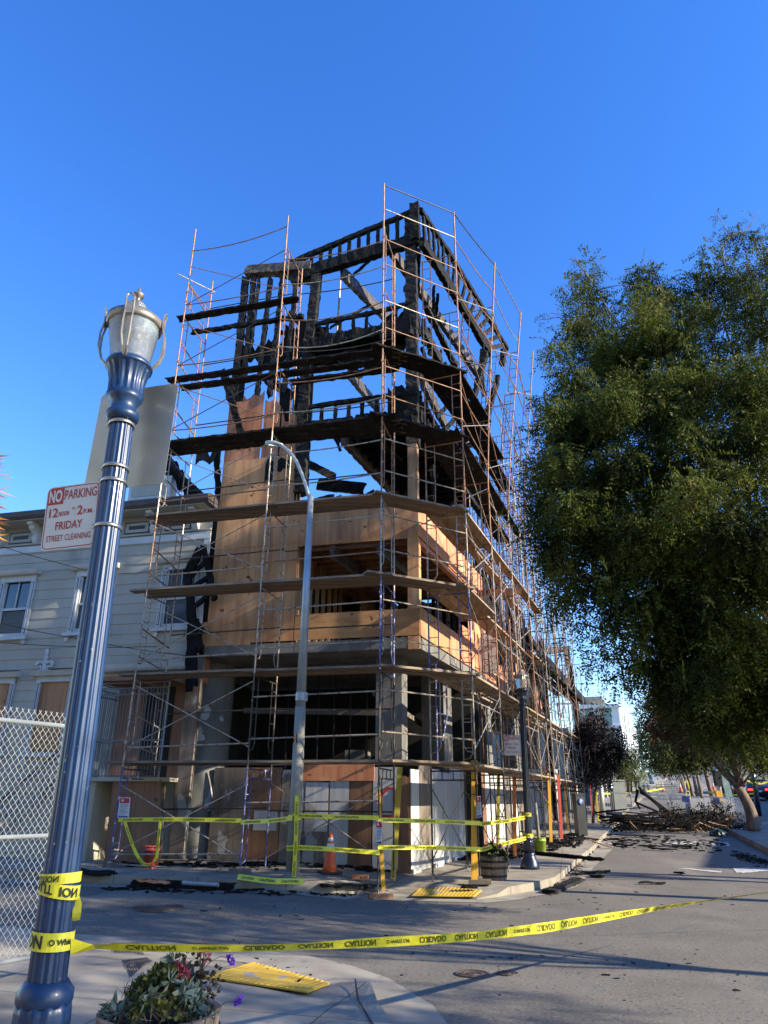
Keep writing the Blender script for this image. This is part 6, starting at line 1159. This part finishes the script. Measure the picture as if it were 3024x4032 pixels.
for i, (fu, fv, ku, kv, cr) in enumerate(((2815, 3178, 2775, 3030, ((2740, 2960, 60), (2650, 2930, 70), (2590, 2960, 60), (2700, 2890, 70), (2560, 2900, 55), (2770, 2870, 70), (2850, 2860, 70), (2620, 3000, 40), (2800, 2950, 55), (2850, 2970, 50), (2700, 2990, 45), (2780, 2900, 60), (2860, 2900, 50))), (2764, 3143, 2745, 3050, ((2700, 2930, 55), (2740, 2970, 45), (2660, 2960, 50), (2700, 2880, 55))), (2748, 3140, 2730, 3055, ((2680, 2990, 40), (2650, 2920, 50), (2620, 2890, 50))), (2728, 3135, 2705, 3045, ((2640, 2980, 45), (2600, 2930, 45), (2670, 3010, 30))), (2712, 3112, 2690, 3045, ((2590, 2990, 35), (2560, 2950, 35), (2630, 3010, 30), (2560, 2900, 40))), (2690, 3100, 2670, 3040, ((2560, 3010, 24), (2600, 3025, 22), (2640, 3030, 22), (2530, 2975, 22))))):
    px_tree((fu, fv), (ku, kv), cr, lbm[i]+', pale trunk in the median', r=.16, cnt=110, k=6)
for i, (fu, fv, cu, cv, rp) in enumerate(((3010, 3142, 3000, 2990, 40), (2900, 3100, 2905, 2985, 36), (2960, 3110, 2955, 2990, 40))):
    px_tree((fu, fv), (lerp(fu, cu, .5), lerp(fv, cv, .5)), ((cu, cv, rp), (cu-35, cv+10, rp*.8), (cu+30, cv-8, rp*.8), (cu, cv-40, rp)), ('right-hand pavement tree with a pale bare trunk', 'dark tree beyond the queue of cars', 'dark pavement tree behind the queue of cars')[i], r=.15, cnt=120, group=None)
for i, (fu, fv, cu, cv, rp) in enumerate(((2478, 3135, 2470, 2985, 26), (2462, 3160, 2455, 3030, 26), (2505, 3125, 2510, 3040, 20), (2495, 3105, 2500, 2985, 20), (2518, 3080, 2520, 3010, 18))):
    px_tree((fu, fv), (lerp(fu, cu, .6), lerp(fv, cv, .6)), ((cu, cv, rp), (cu-22, cv+18, rp*.8), (cu+18, cv+12, rp*.8), (cu, cv-28, rp*.8)), ('young green tree before the white building', 'dark green tree by the pedestrian signal', 'small bright tree behind the round sign', 'slender tree by the distant lamp posts', 'far small tree at the end of the pavement')[i], m='leafbright' if i % 2 == 0 else 'leaf2', r=.1, cnt=160, group=None)
# scorched pavement tree
px_tree((2335, 3242), (2345, 3100), ((2330, 2880, 50), (2370, 2930, 45), (2400, 2970, 40), (2320, 2980, 50), (2380, 3030, 35), (2420, 2900, 32), (2440, 2950, 22), (2300, 3040, 40), (2350, 2830, 30), (2280, 2930, 40), (2410, 3010, 25), (2360, 3060, 25)), 'scorched pavement tree with blackened leaves at the end of the scaffold', 'scorched_tree', 'leafburn', .07, 6, (.12, .06), .35, 190, group=None, dy=.8, droop=.2)
px_tree((2300, 3250), (2296, 3100), ((2300, 2900, 30), (2320, 2840, 22), (2270, 2970, 30)), 'thin black burnt tree stem left of the scorched tree', 'scorched_tree', 'leafburn', .09, 6, (.12, .06), .3, 120, group=None, dy=.5)
mb_ = MB(); b = G(2335, 3240, .15)
for k in range(16): u = random.uniform(2300, 2370); mb_.tube([AT(lerp(u, 2335, .6), 2980, b.y), AT(u, 2860, b.y), AT(u+random.uniform(-14, 14), random.uniform(2690, 2790), b.y)], .022, 4, r2=.005)
tg = [o for o in bpy.data.objects if o.name.startswith('scorched_tree')][0]; mb_.build('bare_twigs', M['bark'], tg)

# ================================================================== FAR STREET
def boxb(F, s0, s1, ro0, ro1, z0, z1): a, b, c, d = ST(ro0, s0), ST(ro1, s0), ST(ro1, s1), ST(ro0, s1); return MB().hexa([Z(a, z0), Z(b, z0), Z(c, z0), Z(d, z0), Z(a, z1), Z(b, z1), Z(c, z1), Z(d, z1)])
wb = empty('white_building', ST(-6, 70), 'white modern apartment building with teal glass at the end of the left pavement', 'building'); hz = 2.4
for k in range(4):
    z0 = hz+k*2.25; boxb(None, 69, 104, -5, .1 if k else -.6, z0+2.0-(.3 if k == 0 else 0), z0+2.25+.15).build('floor_band', M['white'], wb); boxb(None, 70, 103, -4.6, -.3, z0, z0+2.0).build('glazing', M['tealglass'], wb)
    for j in range(9): s = 69.4+j*3.9; boxb(None, s, s+(1.4 if j % 2 else 2.1), -.5, .12, z0, z0+2.1).build('wall_pier', M['white'], wb)
    for j in range(3): boxb(None, 69.2, 69.6, -5+j*2.1, -4.2+j*2.1, z0, z0+2.1).build('wall_pier', M['white'], wb)
boxb(None, 71, 80, -4.8, -1.8, hz+10.0, hz+10.25).build('roof_canopy', M['grey'], wb); [boxb(None, s, s+.2, ro, ro+.2, hz+9.2, hz+10.0).build('canopy_post', M['grey'], wb) for s in (71.5, 79) for ro in (-4.7, -2.1)]
aw = MB(); a, b = ST(-2, 68.8), ST(.4, 68.8); aw.prism([Z(a, 4.2), Z(a, 5.4), Z(a-Sd*1.2, 4.2)], b-a); aw.build('awning', mat('lime_awning', (.25, .45, .03), (.33, .55, .05), 3, .6), wb)
tb_ = empty('glass_building', ST(-5, 120), 'pale teal glass tower block far behind the white building', 'building'); boxb(None, 112, 150, -7, .3, 4, 13).build('glazing', M['tealglass'], tb_)
for k in range(4): boxb(None, 111.8, 150, -7, .36, 5+k*2.3, 5.3+k*2.3).build('floor_band', M['white'], tb_)
gb = empty('shop_row', ST(-4, 30), 'low grey green shop row with pilasters past the scaffold', 'building'); boxb(None, 27, 64, -9, -.35, .6, 5.0).build('wall', M['grey'], gb); boxb(None, 27, 64, -9, -.1, 5.0, 5.4).build('parapet', M['grey'], gb)
for j in range(12): s = 27.2+j*3; boxb(None, s, s+.7, -.35, 0, .6, 5.0).build('pilaster', M['grey' if j % 3 else 'beige'], gb); boxb(None, s+.9, s+2.8, -.36, -.3, 1.2, 3.8).build('shop_window', M['pane'], gb)
rb = empty('beige_building', ST(26, 30), 'beige building behind the trees across the right carriageway', 'building'); boxb(None, 6, 60, 22.5, 30, 0, 8).build('wall', M['beige'], rb)
for j in range(12):
    for k in range(2): boxb(None, 8+j*4.3, 10+j*4.3, 22.4, 22.6, 1.4+k*3.4, 3.4+k*3.4).build('window', M['pane'], rb)
rb = empty('brown_building', ST(26, 90), 'dark low building far along the right side of the street', 'building'); boxb(None, 68, 150, 22.5, 32, 2, 9).build('wall', M['interior'], rb); eb = empty('distant_house', ST(5, 330), 'pale distant building closing the end of the street', 'building'); boxb(None, 320, 340, -40, 60, 8, 17).build('wall', M['beige'], eb)
for j in range(14): boxb(None, 319.8, 320.2, -35+j*6.5, -32+j*6.5, 12, 14.5).build('window', M['pane'], eb)
def unseen_block(x0, x1, y0, y1, h, label, m):  # unseen blocks added out of view to cut sky light on the street
    b_ = empty('building', ((x0+x1)/2, (y0+y1)/2, 0), label, 'building'); MB().box((x0, y0, 0), (x1-x0, 0, 0), (0, y1-y0, 0), (0, 0, h)).build('wall', M[m], b_); MB().box((x0-.3, y0-.3, h), (x1-x0+.6, 0, 0), (0, y1-y0+.6, 0), (0, 0, .5)).build('parapet', M['trim'], b_)
    for k in range(int(h/3.4)):
        for j in range(int((x1-x0)/3)): MB().box((x0+.9+j*3, y1-.02, 1.2+k*3.4), (1.2, 0, 0), (0, .06, 0), (0, 0, 1.8)).build('window', M['pane'], b_)
unseen_block(-34, 6, -34, -13, 12, 'unseen tan three storey block added behind the camera to shade the street', 'beige'); unseen_block(-40, -12, -12, 4, 10, 'unseen grey two storey block added behind the left lot to shade the street', 'grey')
# parking meter, cabinet, signals
q = G(2290, 3290, .15); pk = empty('parking_meter', q, 'dark grey parking pay station with a round P badge at the kerb', 'parking meter'); m = MB(); m.cbox(q, .34, .26, 1.28, .3); m.build('body', M['meter'], pk); m = MB(); m.cbox(q+Vector((0, 0, 1.28)), .38, .30, .05, .3); m.build('cap', M['meter'], pk)
q2 = q+Vector((.05, -.155, 1.08)); dx = Vector((math.cos(.3), math.sin(.3), 0)); m = MB(); m.prism([q2+dx*.1*math.cos(a)+Vector((0, 0, .1*math.sin(a))) for a in np.linspace(0, 2*math.pi, 20, endpoint=False)], Vector((.003, -.012, 0))); m.build('badge', M['bluesign'], pk); m = MB(); add_text(m, 'P', .17, lambda x, y: q2+dx*(x-.045)+Vector((.003, -.016, y-.06))); m.build('lettering', M['conew'], pk)
q = G(2438, 3192, .15); cbx = empty('signal_cabinet', q, 'grey green signal cabinet on the pavement beyond the barriers', 'cabinet'); m = MB(); m.cbox(q, .7, .5, 1.5, .2); m.build('body', M['box'], cbx); m = MB(); m.cbox(q+Vector((0, 0, 1.5)), .76, .56, .08, .2); m.build('lid', M['box'], cbx)
M['led'] = mat('lit_white_figure', (.8, .8, .8), bump=0); M['led'].node_tree.nodes['Principled BSDF'].inputs['Emission Color'].default_value = (.8, .9, 1, 1); M['led'].node_tree.nodes['Principled BSDF'].inputs['Emission Strength'].default_value = 1.2
M['grn'] = mat('lit_green_lens', (.0, .7, .4), bump=0); M['grn'].node_tree.nodes['Principled BSDF'].inputs['Emission Color'].default_value = (.0, 1, .5, 1); M['grn'].node_tree.nodes['Principled BSDF'].inputs['Emission Strength'].default_value = 1.5
M['red'] = mat('lit_brake_lamp', (.7, .02, .01), bump=0); M['red'].node_tree.nodes['Principled BSDF'].inputs['Emission Color'].default_value = (1, .05, .02, 1); M['red'].node_tree.nodes['Principled BSDF'].inputs['Emission Strength'].default_value = 1.6
def pole(name, p0, p1, m, label, r=.07, cat='pole'):
    t = empty(name, p0, label, cat); mb_ = MB(); mb_.tube([p0, p1], r, 10, r2=r*.8); mb_.build('pole', M[m], t, True); return t
q = G(2422, 3192, .15); sg_ = pole('pedestrian_signal', q, AT(2408, 2990, q.y), 'polegalv', 'pedestrian signal showing a white walking figure', .09, 'traffic signal'); c = AT(2420, 3090, q.y-.1); m = MB(); m.cbox(c-Vector((.15, 0, .25)), .5, .25, .5); m.build('signal_head', M['black'], sg_)
m = MB(); c2 = c+Vector((-.15, -.14, 0)); m.tube([c2+Vector((0, 0, .12)), c2+Vector((0, 0, -.02)), c2+Vector((-.07, 0, -.17))], .028, 5); m.tube([c2+Vector((0, 0, -.02)), c2+Vector((.07, 0, -.17))], .025, 5); m.tube([c2+Vector((-.07, 0, 0)), c2+Vector((0, 0, .07)), c2+Vector((.07, 0, .0))], .02, 5); m.cbox(c2+Vector((0, 0, .13)), .06, .03, .06); m.build('walking_figure', M['led'], sg_)
q = G(2375, 3228, .15); pole('bollard_pole', q, AT(2362, 3070, q.y), 'polegalv', 'blue grey pole at the last yellow post of the hoarding', .14)
q = G(2848, 3202, .15); sp_ = pole('sign_pole', q, AT(2815, 2998, q.y), 'polegalv', 'leaning pale pole with a vertical street name blade beyond the barriers', .12); a = AT(2824, 3005, q.y-.1); m = MB(); m.hexa([a, a+Vector((.35, 0, 0)), a+Vector((.35, .03, 0)), a+Vector((0, .03, 0))]+[p+Vector((.2, 0, -1.8)) for p in (a, a+Vector((.35, 0, 0)), a+Vector((.35, .03, 0)), a+Vector((0, .03, 0)))]); m.build('name_blade', mat('green_sign', (.12, .25, .22), (.3, .38, .36), 4, .5), sp_)
m = MB(); c = AT(2833, 3155, q.y-.15); m.cbox(c, .28, .2, .5); m.build('call_box', M['yellowpost'], sp_); m = MB(); m.cbox(AT(2830, 3095, q.y-.12), .34, .3, .75); m.build('signal_head', M['black'], sp_)
q = G(2875, 3100, .1); gs = pole('traffic_light', q, AT(2853, 3020, q.y), 'grey', 'distant traffic signal glowing green', .12, 'traffic signal'); c = AT(2856, 3042, q.y-.2); m = MB(); m.cbox(c-Vector((0, 0, .5)), .5, .3, 1.4); m.build('signal_head', M['black'], gs); m = MB(); m.lathe([(.01, 0), (.16, .0)], (0, 0, 0), 14); m.v = [Vector((c.x+p.x, c.y-.18, c.z+p.y)) for p in m.v]; m.build('green_lens', M['grn'], gs)
q = G(2990, 3215, .15); pole('lamp_column', q, AT(2955, 2980, q.y), 'lampblue2', 'dark blue column standing behind the forked street tree', .12, 'lamp post')
for i, (u, v, tv) in enumerate(((2486, 3118, 3005), (2473, 3130, 2995), (2504, 3100, 3010))): q = G(u, v, .15); t = pole('lamp_post', q, AT(u-1, tv, q.y), 'lampblue2', ('small lamp post near the round sign down the left pavement', 'dark lamp post nearest the cabinet down the left pavement', 'farthest lamp post down the left pavement')[i], .1, 'lamp post'); m = MB(); e = AT(u-1, tv, q.y); m.lathe([(.14, 0), (.24, .25), (.26, .45), (.1, .6), (.02, .8)], e, 12); m.build('globe', M['glass'], t, True)
q = G(2507, 3110, .15); st = pole('road_sign', q, AT(2507, 3035, q.y), 'grey', 'round pale back of a stop sign down the left pavement', .05, 'road sign'); c = AT(2507, 3044, q.y-.1); m = MB(); m.prism([c+Vector((.42*math.cos(a), 0, .42*math.sin(a))) for a in np.linspace(math.pi/8, 2*math.pi+math.pi/8, 8, endpoint=False)], (0, .03, 0)); m.build('sign_plate', M['signwhite'], st)
q = G(2480, 3120, .15); st = pole('road_sign', q, AT(2480, 3035, q.y), 'grey', 'square pale parking plate down the left pavement', .05, 'road sign'); m = MB(); m.cbox(AT(2480, 3050, q.y-.1), .5, .03, .7); m.build('sign_plate', M['signwhite'], st)
for i, (u, v) in enumerate(((2612, 3118), (2682, 3122), (2855, 3120), (2812, 3118), (2628, 3066))): cone(G(u, v, .02), ('orange cone in the roadway between the far barriers', 'orange cone at the median end by the far barriers', 'orange cone nearest the queue of cars', 'small orange cone left of the one by the cars', 'tiny orange cone beside the walking person')[i], 1.35 if i < 4 else 1.8)
# crowd barriers
def barricade(a, b, label, plate=False):
    a = Vector(a); b = Vector(b); t = empty('crowd_barrier', (a+b)/2, label, 'barrier', 'steel crowd barriers across the street'); d = (b-a); n_ = max(8, int(d.length/.13)); up = Vector((0, 0, 1)); m = MB()
    m.tube([a+up*.15, a+up*1.02, a+up*1.08+d*.03, b+up*1.08-d*.03, b+up*1.02, b+up*.15, a+up*.15], .022, 6); m.build('frame', M['barr'], t); m = MB()
    for k in range(1, n_): q = a+d*(k/n_); m.tube([q+up*.15, q+up*1.07], .009, 4)
    m.build('bars', M['barr'], t); s = d.cross(up).normalized()*.28
    for q in (a+d*.08, b-d*.08): m = MB(); m.tube([q-s+up*.02, q+up*.16, q+s+up*.02], .016, 5); m.build('foot', M['barr'], t)
    if plate: q = a+d*.42; m = MB(); m.hexa([q+s*.1+up*.8, q+d*.25+s*.1+up*.8, q+d*.25+s*.05+up*.8, q+s*.05+up*.8, q+s*.1+up*1.05, q+d*.25+s*.1+up*1.05, q+d*.25+s*.05+up*1.05, q+s*.05+up*1.05]); m.build('plate', M['bluesign'], t)
bl_ = (((2380, 3205), (2492, 3212), 'barrier on the pavement left of the branch heap', 0), ((2494, 3214), (2640, 3230), 'barrier half hidden by the branch heap', 0), ((2650, 3222), (2772, 3240), 'barrier with a blue placard right of the branch heap', 1), ((2784, 3232), (2886, 3252), 'second barrier with a blue placard, nearer the leaning tree', 1), ((2892, 3244), (2952, 3256), 'short barrier just left of the leaning tree', 0), ((2518, 3148), (2590, 3143), 'angled barrier across the left lane behind the heap', 0), ((2592, 3143), (2672, 3148), 'barrier joining the median kerb behind the heap', 0), ((2543, 3118), (2580, 3118), 'far barrier by the parked dark car', 0), ((2600, 3118), (2656, 3118), 'far barrier behind an orange cone', 0), ((2735, 3122), (2790, 3122), 'far barrier between the median trees', 0), ((2800, 3122), (2886, 3122), 'far barrier in front of the queue of cars', 0))
for (a, b, l_, pl_) in bl_: barricade(G(*a), G(*b), l_, pl_)
GF = 'yellow tapes beyond the branch heap'
for (a, b, l_) in ((((2440, 3138), 1.0), ((2670, 3150), 1.0), 'upper distant yellow tape behind the branch heap'), (((2360, 3215), 1.1), ((2620, 3165), 1.0), 'slanting distant yellow tape behind the branch heap'), (((2800, 3190), 1.0), ((2990, 3200), 1.0), 'distant yellow tape running to the leaning tree'), (((2965, 3272), 1.9), ((3060, 3272), 1.8), 'yellow tape tied round the leaning pale trunk')):
    p = G(*a[0])+Vector((0, 0, a[1])); q = G(*b[0])+Vector((0, 0, b[1])); tape('caution_tape', [lerp(p, q, k/6)-Vector((0, 0, .5*(k/6)*(1-k/6))) for k in range(7)], .075, l_, grp=GF)
q = G(2730, 3215); tape('caution_tape', [q+Vector((.10*math.sin(a)-.1, 0, 1.25+.5*math.cos(a))) for a in np.linspace(-2.6, 2.6, 14)], .06, 'looped yellow tape knot hanging above the placard barrier', grp=GF, ups=[Vector((math.cos(a), 0, .3)).normalized() for a in np.linspace(-2.6, 2.6, 14)])
# branch heap ------------------------------------------------------------------
random.seed(9); hpm = MB(); c0 = G(2560, 3262); c1 = G(2780, 3262)
hp_ = empty('branch_heap', lerp(c0, c1, .5), 'tangled heap of burnt poles and cut branches blocking the side street', 'branch heap', kind='stuff')
def pole_px(m_, px_, y, r, r2=None): m_.tube([AT(u, v, y+(i*.0)) for i, (u, v) in enumerate(px_)], r, 6, r2=r2 or r*.6)
ym = c0.y
for (px_, r) in ((((2515, 3100), (2560, 3140), (2660, 3215)), .055), (((2520, 3110), (2600, 3180), (2690, 3240)), .05), (((2512, 3110), (2502, 3155), (2520, 3185)), .06), (((2505, 3160), (2600, 3200), (2680, 3235)), .05), (((2520, 3120), (2570, 3150), (2620, 3210)), .04), (((2640, 3190), (2690, 3230)), .04), (((2590, 3160), (2610, 3215)), .05)): pole_px(hpm, px_, ym+random.uniform(-.5, .5), r)
for k in range(60): u = random.uniform(2340, 2680); v = random.uniform(3195, 3262); l_ = random.uniform(60, 170); pole_px(hpm, ((u, v), (u+l_, v+l_*random.uniform(-.12, .36))), ym+random.uniform(-1.2, 1), random.uniform(.02, .05))
for k in range(620):
    t = random.random(); u = lerp(2340, 2960, t); hgt = 12+48*math.exp(-((t-.55)/.33)**2); v = 3278-random.random()*hgt; a = random.gauss(0, .55); l_ = random.uniform(15, 70)
    y = ym+random.uniform(-1.6, 1.4)-t*1.5; pole_px(hpm, ((u, v), (u+l_*.5*math.cos(a), v+l_*.5*math.sin(a)-random.uniform(0, 5)), (u+l_*math.cos(a), v+l_*math.sin(a))), y, random.uniform(.008, .035), .006)
hpm.build('poles', M['char'], hp_); hpm = MB()
for k in range(60):
    t = random.random(); u = lerp(2440, 3000, t); v = 3280-random.random()*50; a = random.gauss(0, .35); l_ = random.uniform(25, 90); pole_px(hpm, ((u, v), (u+l_*math.cos(a), v+l_*math.sin(a))), ym+random.uniform(-1.8, .5)-t, random.uniform(.012, .035), .008)
hpm.build('pale_sticks', M['stud'], hp_)
cs_ = [AT(lerp(2600, 2880, random.random()), 3240+random.gauss(0, 14), ym-.5+random.uniform(-1, .8)) for _ in range(46)]; sprays('dead_leaves', [tuple(c) for c in cs_], [.45]*46, [26]*46, M['leafburn'], hp_, .4, 7, (.12, .05), .3); sprays('brown_leaves', [tuple(c) for c in cs_[:20]], [.5]*20, [10]*20, M['leafbrown'], hp_, .4, 7, (.12, .05), .3)
gb_ = G(2830, 3290, .02); m = MB(); m.lathe([(.01, .2), (.12, .19), (.2, .15), (.27, .08), (.32, 0)], gb_, 18); m.v = [p+noise.noise_vector(p*6)*.1 for p in m.v]; tag(m.build('garbage_bag', mat('dark_green_plastic', (.01, .03, .015), (.03, .07, .035), 6, .35, bump=.4)), 'dark green crumpled plastic bag at the right end of the heap', 'bag')
# cars -----------------------------------------------------------------------------
CM = {}
def carm(n_, c): CM[n_] = mat(n_, c, tuple(min(1, x*1.1) for x in c), 1, .3, 0, bump=0, coat=.6); return CM[n_]
def car(p, heading, label, col, brake=False, L_=4.4, W_=1.75, Hh=1.45, head=False, grp=None):
    p = Vector(p); f = Vector(heading).normalized(); s = Vector((f.y, -f.x, 0)); up = Vector((0, 0, 1)); t = empty('parked_car' if not brake else 'waiting_car', p, label, 'car', grp)
    X = lambda a, b, c: p+f*a+s*b+up*c
    def loft(sec): 
        m = MB(); n = len(sec[0][1])
        for (x, pr_) in sec: m.v += [X(x, y, z) for y, z in pr_]
        m.f = [(i*n+j, i*n+(j+1) % n, (i+1)*n+(j+1) % n, (i+1)*n+j) for i in range(len(sec)-1) for j in range(n)]+[tuple(range(n-1, -1, -1)), tuple((len(sec)-1)*n+j for j in range(n))]; return m
    h = L_/2; w_ = W_/2; sec = [(x, [(-w_*k*.96, zb), (-w_*k, zb+.2), (-w_*k, zt-.12), (-w_*k*.9, zt), (w_*k*.9, zt), (w_*k, zt-.12), (w_*k, zb+.2), (w_*k*.96, zb)]) for x, k, zb, zt in ((-h, .86, .38, .80), (-h+.18, .96, .26, .93), (-h+.9, 1, .22, .96), (0, 1, .22, .94), (h-1.1, 1, .22, .92), (h-.25, .95, .24, .78), (h, .84, .36, .66))]
    loft(sec).build('body', col, t, True)
    cab = [(x, [(-w_*k1, .9), (-w_*k2, zt), (w_*k2, zt), (w_*k1, .9)]) for x, k1, k2, zt in ((-h+.25, .82, .80, .93), (-h+.75, .9, .74, Hh-.05), (-.1, .93, .76, Hh), (.55, .92, .74, Hh-.05), (1.2, .86, .80, .93))]; g = loft(cab); g.build('windows', M['pane'], t, True)
    m = MB(); m.hexa([X(-h+.7, -w_*.75, Hh-.06), X(-h+.7, w_*.75, Hh-.06), X(.6, w_*.75, Hh-.06), X(.6, -w_*.75, Hh-.06), X(-h+.8, -w_*.66, Hh+.02), X(-h+.8, w_*.66, Hh+.02), X(.5, w_*.66, Hh+.02), X(.5, -w_*.66, Hh+.02)]); m.build('roof', col, t)
    for x in (-h+.8, h-.85):
        for sg in (-1, 1):
            m = MB(); n = 18; c = [(.32, 0), (.32, .2), (.2, .21), (.01, .21)]; vs = [X(x+r*math.cos(2*math.pi*j/n), sg*(w_-.2+d), .32+r*math.sin(2*math.pi*j/n)) for r, d in c for j in range(n)]; m.add(vs, [(i*n+j, i*n+(j+1) % n, (i+1)*n+(j+1) % n, (i+1)*n+j) for i in range(3) for j in range(n)]); m.build('wheel', M['rubber'], t)
    for sg in (-1, 1):
        m = MB(); m.cbox(X(-h-.0, sg*w_*.68, .66), .34, .08, .13, math.atan2(s.y, s.x)); m.build('tail_light', M['red' if brake else 'signred'], t); m = MB(); m.cbox(X(h-.04, sg*w_*.66, .58), .34, .08, .12, math.atan2(s.y, s.x)); m.build('headlight', M['conew'], t)
    if brake: m = MB(); m.cbox(X(-h+.5, 0, 1.18), .3, .04, .05, math.atan2(s.y, s.x)); m.build('brake_light', M['red'], t)
    m = MB(); m.cbox(X(-h-.02, 0, .55), .34, .03, .14, math.atan2(s.y, s.x)); m.build('licence_plate', M['conew'], t); m = MB(); m.cbox(X(h, 0, .38), .9, .05, .16, math.atan2(s.y, s.x)); m.build('grille', M['black'], t)
    return t
navy = carm('navy_car_paint', (.03, .05, .09)); blk = carm('black_car_paint', (.015, .015, .017)); gry = carm('grey_car_paint', (.22, .23, .24)); slv = carm('silver_car_paint', (.5, .51, .52)); rd = carm('dark_red_car_paint', (.16, .02, .02))
car(G(2553, 3093), -Sd, 'dark navy car parked nose towards us beyond the barriers', navy); car(G(2548, 3075), -Sd, 'dark car parked just behind the navy one', blk, Hh=1.55); car(G(2547, 3060), -Sd, 'silver van-like car farthest along the left kerb', slv, Hh=1.9, L_=4.9)
q = G(2530, 3108); m_ = empty('utility_cabinet', q, 'pale boxy cabinet beside the motorcycles', 'cabinet'); m = MB(); m.cbox(q, 1.3, 1.3, 2.0, .2); m.build('body', M['grey'], m_); m = MB(); m.cbox(q+Vector((0, 0, 2.0)), 1.4, 1.4, .1, .2); m.build('lid', M['white'], m_)
QG = 'cars queuing with brake lights on'
for i, (u, v, c, lb) in enumerate(((2868, 3124, blk, 'black car nearest the far barrier, brake lights lit'), (2878, 3100, gry, 'grey car second in the queue, brake lights lit'), (2862, 3080, slv, 'silver car at the head of the queue'), (2930, 3135, blk, 'black car behind the forked trunk, brake lights lit'), (2985, 3150, blk, 'dark car at the right edge behind the slim trunk, brake lights lit'), (2905, 3085, rd, 'dark red car far up the queue, brake lights lit'))): car(G(u, v), Sd, lb, c, True, grp=QG)
def moto(q, label):
    q = Vector(q); t = empty('motorcycle', q, label, 'motorcycle'); f = Sd; up = Vector((0, 0, 1))
    for d in (-.65, .65): m = MB(); m.tube([q+f*(d+.3*math.cos(a))+up*(.3+.3*math.sin(a)) for a in np.linspace(0, 2*math.pi, 15)], .05, 6); m.build('wheel', M['rubber'], t)
    m = MB(); m.tube([q-f*.55+up*.45, q-f*.2+up*.75, q+f*.25+up*.8, q+f*.5+up*.45], [.08, .14, .17, .06], 8, r2=0); m.build('body', M['meter'], t, True); m = MB(); m.tube([q+f*.65+up*.3, q+f*.45+up*1.0], .03, 6); m.tube([q+f*.45+up*1.0-nR*.3, q+f*.4+up*1.05, q+f*.45+up*1.0+nR*.3], .02, 6); m.build('handlebar', M['irondark'], t); m = MB(); m.tube([q-f*.6+up*.82, q+f*.0+up*.84], .09, 8); m.build('seat', M['rubber'], t)
moto(G(2540, 3130), 'black motorcycle parked left of the angled barrier'); moto(G(2556, 3128), 'second motorcycle right beside the angled barrier')
# distant walker
q = G(2638, 3082, .02); me_ = MB(); bp_ = bpy.data.meshes.new('person'); bmv = [(0, 0, .95), (0, 0, 1.2), (0, 0, 1.45), (0, 0, 1.55), (0, 0, 1.70), (.11, .02, .92), (.13, .12, .5), (.14, .02, .07), (.14, -.12, .04), (-.11, 0, .92), (-.12, -.15, .5), (-.12, .05, .08), (-.12, -.08, .04), (.2, 0, 1.42), (.27, .04, 1.15), (.25, -.08, .92), (-.2, 0, 1.42), (-.27, -.02, 1.15), (-.25, -.14, .92)]
be = [(0, 1), (1, 2), (2, 3), (3, 4), (0, 5), (5, 6), (6, 7), (7, 8), (0, 9), (9, 10), (10, 11), (11, 12), (2, 13), (13, 14), (14, 15), (2, 16), (16, 17), (17, 18)]; br2 = [.15, .15, .16, .06, .11, .09, .065, .05, .04, .09, .065, .05, .04, .06, .045, .035, .06, .045, .035]
bp_.from_pydata(bmv, be, []); bp_.update(); po = bpy.data.objects.new('person', bp_); SC.collection.objects.link(po); po.location = q; sk = po.modifiers.new('skin', 'SKIN'); po.modifiers.new('sub', 'SUBSURF').levels = 1
for i, r in enumerate(br2): bp_.skin_vertices[0].data[i].radius = (r, r*.8)
bp_.skin_vertices[0].data[0].use_root = True; bp_.materials.append(mat('dark_clothing', (.03, .03, .04), (.05, .05, .06), 4, .8)); tag(po, 'person in dark clothes walking in the far roadway', 'person')
